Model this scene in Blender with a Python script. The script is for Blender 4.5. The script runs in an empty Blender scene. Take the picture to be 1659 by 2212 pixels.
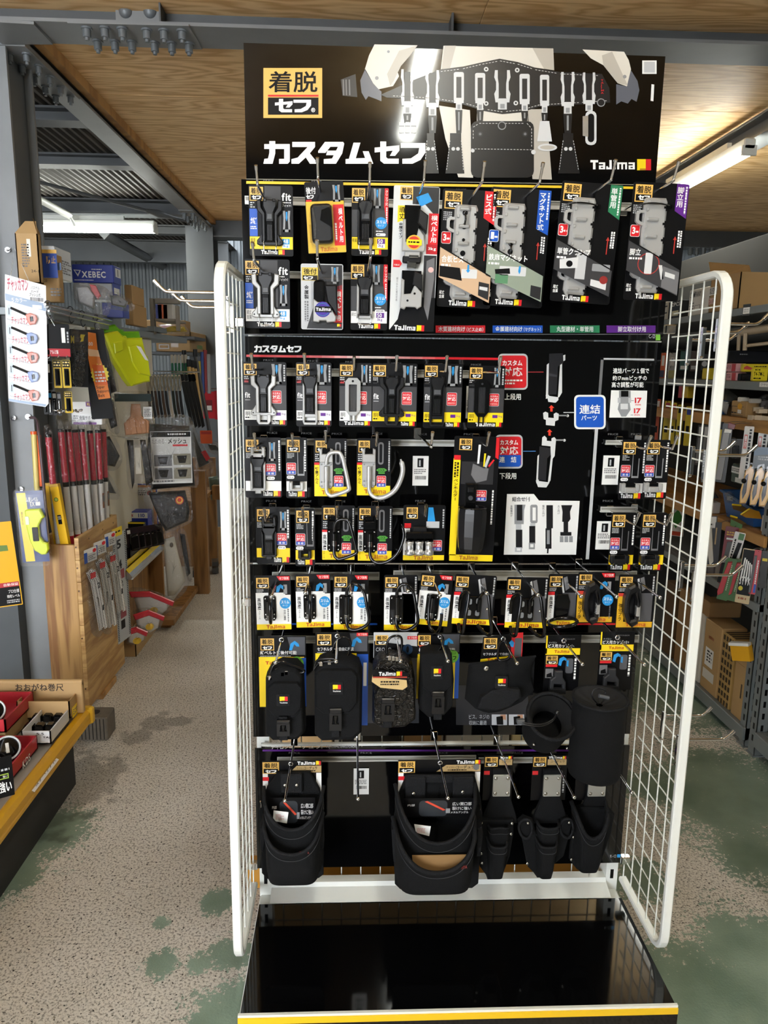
import bpy, math, random
from mathutils import Vector, Matrix, Euler
from mathutils.geometry import tessellate_polygon
random.seed(7)
SC = bpy.context.scene
COL = SC.collection
# ------------------------------------------------------------------ camera
IW, IH, FL = 1659, 2212, 1600.0
_p, _r, _y = math.radians(11.0), math.radians(0.77), math.radians(2.5)
EYE = Vector((0, 0, 1.5))
FW = Vector((math.sin(_y)*math.cos(_p), math.cos(_y)*math.cos(_p), -math.sin(_p)))
_rt = Vector((math.cos(_y), -math.sin(_y), 0)); _up = _rt.cross(FW)
RT = _rt*math.cos(_r) + _up*math.sin(_r)
UP = -_rt*math.sin(_r) + _up*math.cos(_r)
cam_data = bpy.data.cameras.new('camera'); cam = bpy.data.objects.new('camera', cam_data)
COL.objects.link(cam); SC.camera = cam
cam_data.sensor_fit = 'VERTICAL'; cam_data.sensor_height = 36.0
cam_data.lens = 36.0*FL/IH; cam_data.clip_start = 0.02; cam_data.clip_end = 100
cam.matrix_world = Matrix((( RT.x, UP.x, -FW.x, EYE.x), (RT.y, UP.y, -FW.y, EYE.y), (RT.z, UP.z, -FW.z, EYE.z), (0,0,0,1)))

def ray(px, py): return RT*(px-IW/2) + UP*(IH/2-py) + FW*FL
def aty(px, py, Y): r = ray(px, py); return EYE + r*(Y/r.y)
def atx(px, py, X): r = ray(px, py); return EYE + r*(X/r.x)
def atz(px, py, Z): r = ray(px, py); return EYE + r*((Z-1.5)/r.z)
def proj(P):
    d = Vector(P)-EYE; z = d.dot(FW)
    return IW/2 + FL*d.dot(RT)/z, IH/2 - FL*d.dot(UP)/z

# ------------------------------------------------------------------ world, exposure
def lin(h):
    h = h.lstrip('#'); v = [int(h[i:i+2], 16)/255 for i in (0, 2, 4)]
    return [c/12.92 if c <= .04045 else ((c+.055)/1.055)**2.4 for c in v] + [1.0]
world = bpy.data.worlds.new('world'); SC.world = world; world.use_nodes = True
_bg = world.node_tree.nodes['Background']
_bg.inputs[0].default_value = lin('#eef3fa'); _bg.inputs[1].default_value = 12.0
vs = SC.view_settings
vs.view_transform = 'Standard'; vs.look = 'None'; vs.gamma = 1; vs.use_curve_mapping = False; vs.exposure = 0.52
LAMP_STRENGTH = 66.0

# ------------------------------------------------------------------ materials
MATS = {}
def nt(m):
    m.use_nodes = True; t = m.node_tree; return t, t.nodes['Principled BSDF']
def M(name, hexc, rough=.5, metal=0., spec=.5, bump=0., bscale=200., alpha=1., emit=0., coat=0., var=0., vscale=6.):
    if name in MATS: return MATS[name]
    m = bpy.data.materials.new(name); t, b = nt(m)
    b.inputs['Base Color'].default_value = lin(hexc); b.inputs['Roughness'].default_value = rough
    b.inputs['Metallic'].default_value = metal; b.inputs['Specular IOR Level'].default_value = spec
    b.inputs['Coat Weight'].default_value = coat
    if alpha < 1: b.inputs['Alpha'].default_value = alpha
    if emit: b.inputs['Emission Color'].default_value = lin(hexc); b.inputs['Emission Strength'].default_value = emit
    if bump or var:
        tc = t.nodes.new('ShaderNodeNewGeometry')
    if bump:
        n = t.nodes.new('ShaderNodeTexNoise'); n.inputs['Scale'].default_value = bscale; n.inputs['Detail'].default_value = 3
        bp = t.nodes.new('ShaderNodeBump'); bp.inputs['Strength'].default_value = bump; bp.inputs['Distance'].default_value = .002
        t.links.new(tc.outputs['Position'], n.inputs['Vector']); t.links.new(n.outputs['Fac'], bp.inputs['Height']); t.links.new(bp.outputs['Normal'], b.inputs['Normal'])
    if var:
        n2 = t.nodes.new('ShaderNodeTexNoise'); n2.inputs['Scale'].default_value = vscale; n2.inputs['Detail'].default_value = 6
        mr = t.nodes.new('ShaderNodeMapRange'); mr.inputs['From Min'].default_value = .3; mr.inputs['From Max'].default_value = .7
        mr.inputs['To Min'].default_value = 1-var; mr.inputs['To Max'].default_value = 1+var
        hs = t.nodes.new('ShaderNodeHueSaturation'); hs.inputs['Color'].default_value = lin(hexc)
        t.links.new(tc.outputs['Position'], n2.inputs['Vector']); t.links.new(n2.outputs['Fac'], mr.inputs['Value'])
        t.links.new(mr.outputs['Result'], hs.inputs['Value']); t.links.new(hs.outputs['Color'], b.inputs['Base Color'])
    MATS[name] = m; return m
def C(hexc, rough=.28):
    return M('print_'+hexc.strip('#')+('' if rough == .28 else '_%d' % (rough*100)), hexc, rough)
def wood(name, light, dark, sc=(1, 1, 1), band=8., dist=5., rough=.55):
    m = bpy.data.materials.new(name); t, b = nt(m); N = t.nodes; L = t.links
    g = N.new('ShaderNodeNewGeometry'); mp = N.new('ShaderNodeMapping'); mp.inputs['Scale'].default_value = sc
    L.new(g.outputs['Position'], mp.inputs['Vector'])
    n = N.new('ShaderNodeTexNoise'); n.inputs['Scale'].default_value = 1.3; n.inputs['Detail'].default_value = 3; n.inputs['Roughness'].default_value = .45
    L.new(mp.outputs['Vector'], n.inputs['Vector'])
    mu = N.new('ShaderNodeMath'); mu.operation = 'MULTIPLY'; mu.inputs[1].default_value = band; L.new(n.outputs['Fac'], mu.inputs[0])
    fr = N.new('ShaderNodeMath'); fr.operation = 'PINGPONG'; fr.inputs[1].default_value = .5; L.new(mu.outputs[0], fr.inputs[0])
    n2 = N.new('ShaderNodeTexNoise'); n2.inputs['Scale'].default_value = dist; n2.inputs['Detail'].default_value = 5
    mp2 = N.new('ShaderNodeMapping'); mp2.inputs['Scale'].default_value = tuple(3*s for s in sc); L.new(g.outputs['Position'], mp2.inputs['Vector']); L.new(mp2.outputs['Vector'], n2.inputs['Vector'])
    ad = N.new('ShaderNodeMath'); ad.operation = 'MULTIPLY_ADD'; L.new(n2.outputs['Fac'], ad.inputs[0]); ad.inputs[1].default_value = .5; L.new(fr.outputs[0], ad.inputs[2])
    cr = N.new('ShaderNodeValToRGB'); cr.color_ramp.elements[0].position = .28; cr.color_ramp.elements[0].color = lin(dark)
    cr.color_ramp.elements[1].position = .62; cr.color_ramp.elements[1].color = lin(light); L.new(ad.outputs[0], cr.inputs['Fac'])
    L.new(cr.outputs['Color'], b.inputs['Base Color']); b.inputs['Roughness'].default_value = rough
    MATS[name] = m; return m
def clear(name, tint='#ffffff', gloss=.14, rough=.08, wrinkle=0.):
    m = bpy.data.materials.new(name); m.use_nodes = True; t = m.node_tree; N = t.nodes; L = t.links
    N.remove(N['Principled BSDF']); out = N['Material Output']
    tr = N.new('ShaderNodeBsdfTransparent'); tr.inputs[0].default_value = lin(tint)
    gl = N.new('ShaderNodeBsdfGlossy'); gl.inputs['Roughness'].default_value = rough
    lw = N.new('ShaderNodeLayerWeight'); lw.inputs['Blend'].default_value = .35
    ma = N.new('ShaderNodeMath'); ma.operation = 'MULTIPLY_ADD'; ma.inputs[1].default_value = .16; ma.inputs[2].default_value = gloss
    mx = N.new('ShaderNodeMixShader'); L.new(lw.outputs['Facing'], ma.inputs[0]); L.new(ma.outputs[0], mx.inputs[0])
    L.new(tr.outputs[0], mx.inputs[1]); L.new(gl.outputs[0], mx.inputs[2]); L.new(mx.outputs[0], out.inputs[0])
    if wrinkle:
        g = N.new('ShaderNodeNewGeometry'); n = N.new('ShaderNodeTexNoise'); n.inputs['Scale'].default_value = 28; n.inputs['Detail'].default_value = 3; n.inputs['Distortion'].default_value = 1.5
        bp = N.new('ShaderNodeBump'); bp.inputs['Strength'].default_value = wrinkle; bp.inputs['Distance'].default_value = .03
        L.new(g.outputs['Position'], n.inputs['Vector']); L.new(n.outputs['Fac'], bp.inputs['Height']); L.new(bp.outputs['Normal'], gl.inputs['Normal'])
    MATS[name] = m; return m

BLACK = M('gloss_black_board', '#060607', .07, bump=.02, bscale=14)
CARD = M('card_black', '#0b0b0d', .36, spec=.22)
CARDG = M('card_ribbed_grey', '#303032', .45)
PBLK = M('black_plastic', '#101012', .32)
PBLK2 = M('black_plastic_shiny', '#0b0b0c', .14)
FAB = M('black_nylon_fabric', '#08090b', .85, spec=.25, bump=.5, bscale=900)
FAB2 = M('black_webbing', '#0d0e11', .75, spec=.3, bump=.8, bscale=500)
CROC = None
SILV = M('cast_aluminium', '#b2b2b0', .34, .35, bump=.03, bscale=600)
ALU = M('satin_aluminium', '#d2d2d0', .25, .75)
CHROME = M('chrome_wire', '#d9d9d9', .12, 1.)
STEELW = M('white_powder_coat', '#e9ebe4', .3)
RAILM = M('pale_grey_rail', '#c9c9c4', .3, .2)
WHITE = C('#f2f2ef'); PAPER = C('#e9e9e6')
YEL = C('#f3d320'); GOLD = M('gold_print', '#e2b45c', .32); TAN = C('#b79b6b')
RED = C('#d3252c'); BLUE = C('#1f55b8'); SKY = C('#2b93d6'); GREEN = C('#2f7d55'); PURP = C('#5f2a86'); LIME = C('#7ac243')
DARK = C('#2b2b2d'); MID = C('#6d6d6f'); LGREY = C('#b9bbbd'); KRAFT = M('kraft_card', '#b08e5e', .7, var=.06); KRAFT2 = M('kraft_card_dark', '#8f6d42', .75, var=.06)
CLEAR = clear('clear_plastic', gloss=.035); BAG = clear('clear_bag', '#f4f4f4', .07, .1, wrinkle=.6)
GREYS = M('grey_painted_steel', '#7d7f80', .5, .1, bump=.15, bscale=30, var=.08, vscale=5)
GREYD = M('dark_grey_painted_steel', '#525557', .55, .1, bump=.1, bscale=30, var=.08, vscale=5)
RACKG = M('rack_grey_steel', '#7d8384', .4, .2, var=.05)

# ------------------------------------------------------------------ mesh builder
class MB:
    def __init__(s): s.v = []; s.f = []; s.mi = []; s.ms = []; s.smooth = set(); s.m = None
    def mat(s, m):
        if m not in s.ms: s.ms.append(m)
        return s.ms.index(m)
    def add(s, vs, fs, m, smooth=False):
        o = len(s.v); i = s.mat(m); s.v.extend(vs)
        for f in fs:
            if smooth: s.smooth.add(len(s.f))
            s.f.append([o+k for k in f]); s.mi.append(i)
    def box(s, x0, x1, y0, y1, z0, z1, m):
        vs = [(x, y, z) for x in (x0, x1) for y in (y0, y1) for z in (z0, z1)]
        s.add(vs, [(0,1,3,2),(4,6,7,5),(0,4,5,1),(2,3,7,6),(0,2,6,4),(1,5,7,3)], m)
    def bbox(s, x0, x1, y0, y1, z0, z1, m, b=.003):
        # box with chamfered vertical and horizontal edges
        pts = [(x0+b, y0), (x1-b, y0), (x1, y0+b), (x1, y1-b), (x1-b, y1), (x0+b, y1), (x0, y1-b), (x0, y0+b)]
        cx, cy = (x0+x1)/2, (y0+y1)/2
        sh = lambda q: (q[0]+(b if q[0] < cx else -b), q[1]+(b if q[1] < cy else -b))
        rings = [[(*sh(q), z0) for q in pts], [(*q, z0+b) for q in pts], [(*q, z1-b) for q in pts], [(*sh(q), z1) for q in pts]]
        s.loft(rings, m)
    def loft(s, rings, m, cap0=True, cap1=True, closed=True, smooth=False):
        n = len(rings[0]); vs = [p for r in rings for p in r]; fs = []
        for i in range(len(rings)-1):
            for j in range(n if closed else n-1):
                k = (j+1) % n; fs.append((i*n+j, i*n+k, (i+1)*n+k, (i+1)*n+j))
        s.add(vs, fs, m, smooth)
        if cap0: s.add(rings[0], [tuple(range(n))[::-1]], m)
        if cap1: s.add(rings[-1], [tuple(range(n))], m)
    def prism(s, pts, y0, y1, m, inset=0., m2=None):
        # pts (x,z) outline; extruded from y0 (back) to y1 (front, smaller y)
        if area(pts) < 0: pts = pts[::-1]
        rings = [[(x, y0, z) for x, z in pts]]
        if inset:
            ip = offset(pts, -inset); k = min(inset, abs(y1-y0)*.5)
            rings += [[(x, y1+k, z) for x, z in pts], [(x, y1, z) for x, z in ip]]
        else: rings.append([(x, y1, z) for x, z in pts])
        s.loft(rings, m, cap0=True, cap1=not m2)
        if m2: s.add(rings[-1], [tuple(range(len(pts)))], m2)
    def puff(s, pts, y0, y1, m, n=4, shrink=.22, flat=.0):
        if area(pts) < 0: pts = pts[::-1]
        cx = sum(p[0] for p in pts)/len(pts); cz = sum(p[1] for p in pts)/len(pts); rings = [[(x, y0, z) for x, z in pts]]
        for i in range(1, n+1):
            a = i/n*math.pi/2; k = 1-shrink*(1-math.cos(a)); y = y0+(y1-y0)*(flat+(1-flat)*math.sin(a))
            rings.append([(cx+(x-cx)*k, y, cz+(z-cz)*k) for x, z in pts])
        s.loft(rings, m, smooth=True)
    def tube(s, pts, r, m, n=8, closed=False, caps=True, radii=None):
        P = [Vector(p) for p in pts]; N = len(P); rings = []; up = None
        for i in range(N):
            if closed: t = (P[(i+1) % N]-P[i-1])
            else: t = P[min(i+1, N-1)]-P[max(i-1, 0)]
            t.normalize()
            if up is None:
                up = Vector((0, 0, 1)) if abs(t.z) < .9 else Vector((1, 0, 0))
            a = t.cross(up); 
            if a.length < 1e-6: a = t.cross(Vector((0, 1, 0)))
            a.normalize(); b = a.cross(t).normalized(); up = b
            rr = radii[i] if radii else r
            rings.append([tuple(P[i]+a*math.cos(2*math.pi*k/n)*rr+b*math.sin(2*math.pi*k/n)*rr) for k in range(n)])
        if closed: rings.append(rings[0]); caps = False
        s.loft(rings, m, caps, caps, smooth=True)
    def cyl(s, p0, p1, r, m, n=12, r1=None): s.tube([p0, p1], r, m, n, radii=[r, r if r1 is None else r1])
    def lathe(s, prof, m, n=24, c=(0, 0, 0), cap=False, rot=None):
        rings = []
        for r, z in prof:
            ring = []
            for k in range(n):
                p = Vector((r*math.cos(2*math.pi*k/n), r*math.sin(2*math.pi*k/n), z))
                if rot: p = rot @ p
                ring.append((p.x+c[0], p.y+c[1], p.z+c[2]))
            rings.append(ring)
        s.loft(rings, m, cap, cap, smooth=True)
    def ball(s, c, r, m, n=10, sc=(1, 1, 1)):
        prof = [(max(1e-4, math.sin(math.pi*i/6))*1, -math.cos(math.pi*i/6)) for i in range(7)]
        rings = [[(c[0]+r*sc[0]*a*math.cos(2*math.pi*k/n), c[1]+r*sc[1]*a*math.sin(2*math.pi*k/n), c[2]+r*sc[2]*z) for k in range(n)] for a, z in prof]
        s.loft(rings, m, False, False, smooth=True)
    def grid(s, fn, nu, nv, m, smooth=True):
        vs = [fn(i/nu, j/nv) for j in range(nv+1) for i in range(nu+1)]
        s.add(vs, [(j*(nu+1)+i, j*(nu+1)+i+1, (j+1)*(nu+1)+i+1, (j+1)*(nu+1)+i) for j in range(nv) for i in range(nu)], m, smooth)
    def mesh(s, name):
        me = bpy.data.meshes.new(name); me.from_pydata([tuple(v) for v in s.v], [], s.f)
        for m in s.ms: me.materials.append(m)
        me.polygons.foreach_set('material_index', s.mi)
        if s.smooth: me.polygons.foreach_set('use_smooth', [i in s.smooth for i in range(len(s.f))])
        me.update(); return me
    def build(s, name, parent=None, loc=None, rot=None):
        o = bpy.data.objects.new(name, s.mesh(name)); COL.objects.link(o)
        if parent: o.parent = parent
        if loc is not None: o.location = loc
        if rot is not None: o.rotation_euler = rot
        return o
def area(p): return sum(p[i-1][0]*p[i][1]-p[i][0]*p[i-1][1] for i in range(len(p)))/2
def offset(pts, d):
    n = len(pts); out = []
    for i in range(n):
        a, b, c = Vector(pts[i-1]), Vector(pts[i]), Vector(pts[(i+1) % n])
        e1 = (b-a).normalized(); e2 = (c-b).normalized()
        n1 = Vector((e1.y, -e1.x)); n2 = Vector((e2.y, -e2.x)); k = 1+n1.dot(n2)
        v = (n1+n2)/max(k, .35); out.append(tuple(b+v*d))
    return out
def rrect(x0, z0, x1, z1, r, n=3):
    out = []
    for cx, cz, a0 in ((x1-r, z1-r, 0), (x0+r, z1-r, 90), (x0+r, z0+r, 180), (x1-r, z0+r, 270)):
        for i in range(n+1):
            a = math.radians(a0+90*i/n); out.append((cx+r*math.cos(a), cz+r*math.sin(a)))
    return out
def tag(o, label=None, cat=None, group=None, kind=None):
    if label: o['label'] = label
    if cat: o['category'] = cat
    if group: o['group'] = group
    if kind: o['kind'] = kind
    return o
def empty(name, loc, label, cat, group=None, rot=None):
    o = bpy.data.objects.new(name, None); COL.objects.link(o); o.location = loc; o.empty_display_size = .02
    if rot is not None: o.rotation_euler = rot
    return tag(o, label, cat, group)
def struct(name, mb, parent=None):
    o = mb.build(name, parent); o['kind'] = 'structure'; return o

# ------------------------------------------------------------------ lettering
_G = {}
_cu = bpy.data.curves.new('glyphs', 'FONT'); _cu.resolution_u = 2; _ob = bpy.data.objects.new('glyphs', _cu)
def glyph(ch, bold):
    if ord(ch) >= 0x4e00: bold = min(bold, .014)
    k = (ch, bold)
    if k in _G: return _G[k]
    _cu.offset = bold; _cu.body = ch; me = _ob.to_mesh()
    vs = [(v.co.x, v.co.y) for v in me.vertices]; fs = [tuple(p.vertices) for p in me.polygons]; _ob.to_mesh_clear()
    wide = ord(ch) > 0x2fff or ch in '®'
    if wide: adv = 1.0
    else: adv = (max(v[0] for v in vs)+.06) if vs else .3
    _G[k] = (vs, fs, adv); return _G[k]
def layout(s, bold, vertical=False, track=0.):
    vs, fs = [], []; x = 0.
    for ch in s:
        if ch == ' ': x += .35; continue
        gv, gf, adv = glyph(ch, bold); o = len(vs)
        if vertical:
            if ch in 'ー（）': gv = [(.38+y-.0, .88-xx-.1) for xx, y in gv]; gv = [(b-.38+.12, a) for b, a in gv]
            vs += [(a, b-x) for a, b in gv]; x += 1.0+track
        else: vs += [(a+x, b) for a, b in gv]; x += adv+track
        fs += [tuple(o+i for i in f) for f in gf]
    return vs, fs
# block lettering of the display's titles: stroke outlines on a 150 x 140 cell, y down
BLK = {
 'カ': (162, [[(5,18),(160,18),(160,125),(148,138),(95,138),(95,108),(126,108),(126,48),(5,48)], [(36,0),(72,0),(72,75),(56,138),(0,138),(6,108),(28,106),(36,72)]]),
 'ス': (150, [[(5,5),(143,5),(143,36),(104,84),(45,138),(0,138),(0,110),(38,100),(98,36),(5,36)], [(82,92),(108,70),(150,122),(150,138),(112,138)]]),
 'タ': (162, [[(45,5),(155,5),(162,15),(150,75),(112,138),(38,138),(38,110),(88,106),(124,35),(78,35),(48,72),(4,72),(4,60)], [(60,58),(116,58),(108,86),(52,86)]]),
 'ム': (168, [[(48,10),(90,10),(62,105),(118,103),(104,62),(140,62),(168,138),(0,138),(0,110),(20,108)]]),
 'セ': (150, [[(0,40),(150,26),(150,58),(124,90),(92,90),(110,58),(0,70)], [(34,3),(70,3),(70,98),(80,107),(146,107),(146,138),(56,138),(34,120)]]),
 'フ': (152, [[(0,12),(150,12),(150,70),(120,115),(72,138),(10,138),(10,108),(62,105),(106,75),(112,42),(0,42)]]),
}
def block(s, gap=8):
    polys = []; x = 0
    for ch in s:
        w, ps = BLK[ch]
        polys += [[(a+x, -b) for a, b in p] for p in ps]; x += w+gap
    return polys
LOGO = [ # squared lettering of the maker's mark on a grid: x0,y0,x1,y1 (y down)
 (0,0,10,3),(3.4,3,6.6,12), (11,3,19,5.2),(16.4,5.2,19,12),(11,7,16.4,8.8),(11,8.8,13.4,12),(13.4,10.2,16.4,12),
 (24.4,0,27.4,12),(20.4,9.6,24.4,12),(20.4,8,22.6,9.6), (29.6,0,32.4,12), (34.4,3,37,12),(37,3,47,5.2),(39.6,5.2,42,12),(44.6,5.2,47,12),
 (49,3,57,5.2),(54.4,5.2,57,12),(49,7,54.4,8.8),(49,8.8,51.4,12),(51.4,10.2,54.4,12)]

# ------------------------------------------------------------------ a thing authored on a plane of its own
class K:
    """A frame standing at distance Y: local x right, z up, y away from the aisle it faces; sized from its outline in the photo."""
    def __init__(s, name, label, cat, rect, Y=None, yaw=0., tilt=0., group=None, X=None, lean=0., root=True):
        x0, y0, x1, y1 = rect; s.rect = rect; s.cx = (x0+x1)/2; s.y0 = y0
        ym = (y0+y1)/2
        if X is not None: Y = atx(s.cx, ym, X).y
        s.P = aty(s.cx, y0, Y); Pb = aty(s.cx, y1, Y); Pl = aty(x0, ym, Y); Pr = aty(x1, ym, Y)
        if X is not None: s.P = Vector((X, Y, s.P.z))
        a = math.radians(yaw); t = aty(s.cx, ym, Y).x/Y
        s.sz = (s.P.z-Pb.z)/(y1-y0); s.sx = (Pr.x-Pl.x)/(x1-x0)/(math.cos(a)-t*math.sin(a))
        s.Y = Y; s.name = name; s.yaw = yaw; s.tilt = math.radians(tilt)
        s.root = empty(name, s.P, label, cat, group, (math.radians(lean), math.radians(tilt), a)) if root else None
        s.cur = None; s.stack = []; s.par = s.root; s.exact = False; s.off = None; s.orot = (0, 0, a)
    def X(s, px): return (px-s.cx)*s.sx
    def Z(s, py): return -(py-s.y0)*s.sz
    def p(s, px, py, d=0.):
        if s.exact:
            q = aty(px, py, s.Y)-s.P; return (q.x, q.z)
        a, b = s.X(px), s.Z(py)
        if d and not s.yaw:      # a part standing proud of the card is sized for the distance it stands at
            c, n = math.cos(s.tilt), math.sin(s.tilt); f = (s.Y-d)/s.Y
            wx, wz = a*c+b*n, -a*n+b*c
            wx = (s.P.x+wx)*f-s.P.x; wz = 1.5+(s.P.z+wz-1.5)*f-s.P.z
            a, b = wx*c-wz*n, wx*n+wz*c
        return (a, b)
    def p3(s, px, py, d): a, b = s.p(px, py, d); return (a, -d, b)
    def begin(s, name, parent=None): s.flush(); s.cur = MB(); s.cname = name; s.cpar = parent or s.root; return s.cur
    def flush(s):
        o = None
        if s.cur is not None and s.cur.f:
            o = s.cur.build(s.cname, s.cpar)
            if s.off is not None and s.cpar is s.root: o.location = s.off; o.rotation_euler = s.orot
        s.cur = None; return o
    # flat print: d = distance in front of the frame's plane
    def poly(s, pts, m, d): s.cur.add([(a, -d, b) for a, b in (s.p(q[0], q[1], d) for q in pts)], [tuple(range(len(pts)))], m)
    def rc(s, x0, y0, x1, y1, m, d): s.poly([(x0, y1), (x1, y1), (x1, y0), (x0, y0)], m, d)
    def rr(s, x0, y0, x1, y1, r, m, d): s.poly(rrect(x0, y0, x1, y1, r), m, d)
    def disc(s, cx, cy, r, m, d, n=20, ry=None): s.poly([(cx+r*math.cos(2*math.pi*i/n), cy+(ry or r)*math.sin(2*math.pi*i/n)) for i in range(n)], m, d)
    def fit(s, vs, fs, x0, y0, x1, y1, m, d):
        ax0 = min(v[0] for v in vs); ax1 = max(v[0] for v in vs); ay0 = min(v[1] for v in vs); ay1 = max(v[1] for v in vs)
        fx = (x1-x0)/max(ax1-ax0, 1e-6); fy = (y1-y0)/max(ay1-ay0, 1e-6)
        q = [s.p(x0+(a-ax0)*fx, y1-(b-ay0)*fy, d) for a, b in vs]
        s.cur.add([(a, -d, b) for a, b in q], fs, m)
    def text(s, t, x0, y0, x1, y1, m, d, bold=.018, vertical=False):
        vs, fs = layout(t, bold, vertical)
        if vs: s.fit(vs, fs, x0, y0, x1, y1, m, d)
    def block(s, t, x0, y0, x1, y1, m, d):
        vs, fs = [], []
        for p in block(t): fs.append(tuple(range(len(vs), len(vs)+len(p)))); vs += p
        ax0 = min(v[0] for v in vs); ax1 = max(v[0] for v in vs); ay0 = min(v[1] for v in vs); ay1 = max(v[1] for v in vs)
        for i, f in enumerate(fs):
            q = [s.p(x0+(vs[j][0]-ax0)*(x1-x0)/(ax1-ax0), y1-(vs[j][1]-ay0)*(y1-y0)/(ay1-ay0)) for j in f]
            s.cur.add([(a, -d-.00006*i, c) for a, c in q], [tuple(range(len(q)))], m)
    def logo(s, x0, y0, x1, y1, m, d, emblem=True):
        h = y1-y0; xe = x1-h*1.5 if emblem else x1; k = (xe-h*.25*emblem-x0)/57
        for a, b, c, e in LOGO: s.rc(x0+a*k, y0+b*h/12, x0+c*k, y0+e*h/12, m, d)
        if emblem: s.emblem(xe, y0-h*.1, x1, y1+h*.1, d)
    def emblem(s, x0, y0, x1, y1, d):
        w = x1-x0; h = y1-y0
        s.rc(x0, y0, x0+w*.62, y1, YEL, d); s.rc(x0+w*.62, y0, x1, y1, RED, d); s.rc(x0+w*.2, y1-h*.16, x0+w*.62, y1, C('#b8801c'), d+.0001)
    def badge(s, x0, y0, x1, y1, d, line=False):
        w = x1-x0; h = y1-y0; b = w*.06
        s.rc(x0, y0, x1, y1, GOLD, d)
        s.text('着脱', x0+w*.08, y0+h*.07, x1-w*.08, y0+h*.5, CARD, d+.0003, bold=.035)
        s.rc(x0+b, y0+h*.57, x1-b, y1-h*.06, CARD, d+.0003)
        if line: s.rc(x0+b, y0+h*.535, x1-b, y0+h*.57, RED, d+.0003)
        s.block('セフ', x0+w*.18, y0+h*.63, x1-w*.16, y0+h*.9, WHITE, d+.0006)
    def micro(s, x0, y0, x1, y1, rows, m, d, fill=.55, seed=None):
        rnd = random.Random(seed if seed is not None else int(x0*7+y0)); hh = (y1-y0)/rows
        for i in range(rows):
            x = x0; y = y0+i*hh; lim = x1 if rnd.random() < .7 else x0+(x1-x0)*rnd.uniform(.5, .95)
            while x < lim:
                w = hh*rnd.uniform(.35, 1.1); s.rc(x, y+hh*.15, min(x+w, lim), y+hh*(.15+fill), m, d); x += w+hh*rnd.uniform(.15, .35)
    def vmicro(s, x0, y0, x1, y1, cols, m, d, seed=None):
        rnd = random.Random(seed if seed is not None else int(x0*7+y0)); ww = (x1-x0)/cols
        for i in range(cols):
            y = y0; x = x0+i*ww
            while y < y1:
                h = ww*rnd.uniform(.5, 1.1); s.rc(x+ww*.12, y, x+ww*.82, min(y+h, y1), m, d); y += h+ww*rnd.uniform(.2, .4)
    def barcode(s, x0, y0, x1, y1, m, d):
        rnd = random.Random(int(x0+y0)); x = x0
        while x < x1: w = rnd.choice((.5, .9, 1.4))*(x1-x0)/36; s.rc(x, y0, x+w, y1, m, d); x += w+rnd.choice((.5, .9))*(x1-x0)/30
    # solids
    def pr(s, pts, d0, d1, m, inset=.0, m2=None): s.cur.prism([s.p(q[0], q[1], d1) for q in pts], -d0, -d1, m, inset, m2)
    def prr(s, x0, y0, x1, y1, r, d0, d1, m, inset=0., m2=None): s.pr(rrect(x0, y0, x1, y1, r), d0, d1, m, inset, m2)
    def prc(s, x0, y0, x1, y1, d0, d1, m, inset=0., m2=None): s.pr([(x0, y0), (x1, y0), (x1, y1), (x0, y1)], d0, d1, m, inset, m2)
    def puff(s, pts, d0, d1, m, **kw): s.cur.puff([s.p(q[0], q[1], d1) for q in pts], -d0, -d1, m, **kw)
    def tube(s, pts, r, m, n=8, **kw):
        D = max(q[2] for q in pts); s.cur.tube([(*(lambda t: (t[0], -q[2], t[1]))(s.p(q[0], q[1], D)),) for q in pts], r, m, n, **kw)
    def done(s): s.flush(); return s.root
def spline(pts, n=6, closed=False):
    P = [Vector(p) for p in pts]; N = len(P); out = []
    for i in range(N if closed else N-1):
        if closed: a, b, c, d = P[i-1], P[i], P[(i+1) % N], P[(i+2) % N]
        else: a, b, c, d = P[max(i-1, 0)], P[i], P[i+1], P[min(i+2, N-1)]
        for k in range(n):
            t = k/n
            out.append(tuple(.5*((2*b)+(c-a)*t+(2*a-5*b+4*c-d)*t*t+(3*b-a-3*c+d)*t**3)))
    if not closed: out.append(tuple(P[-1]))
    return out

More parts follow.
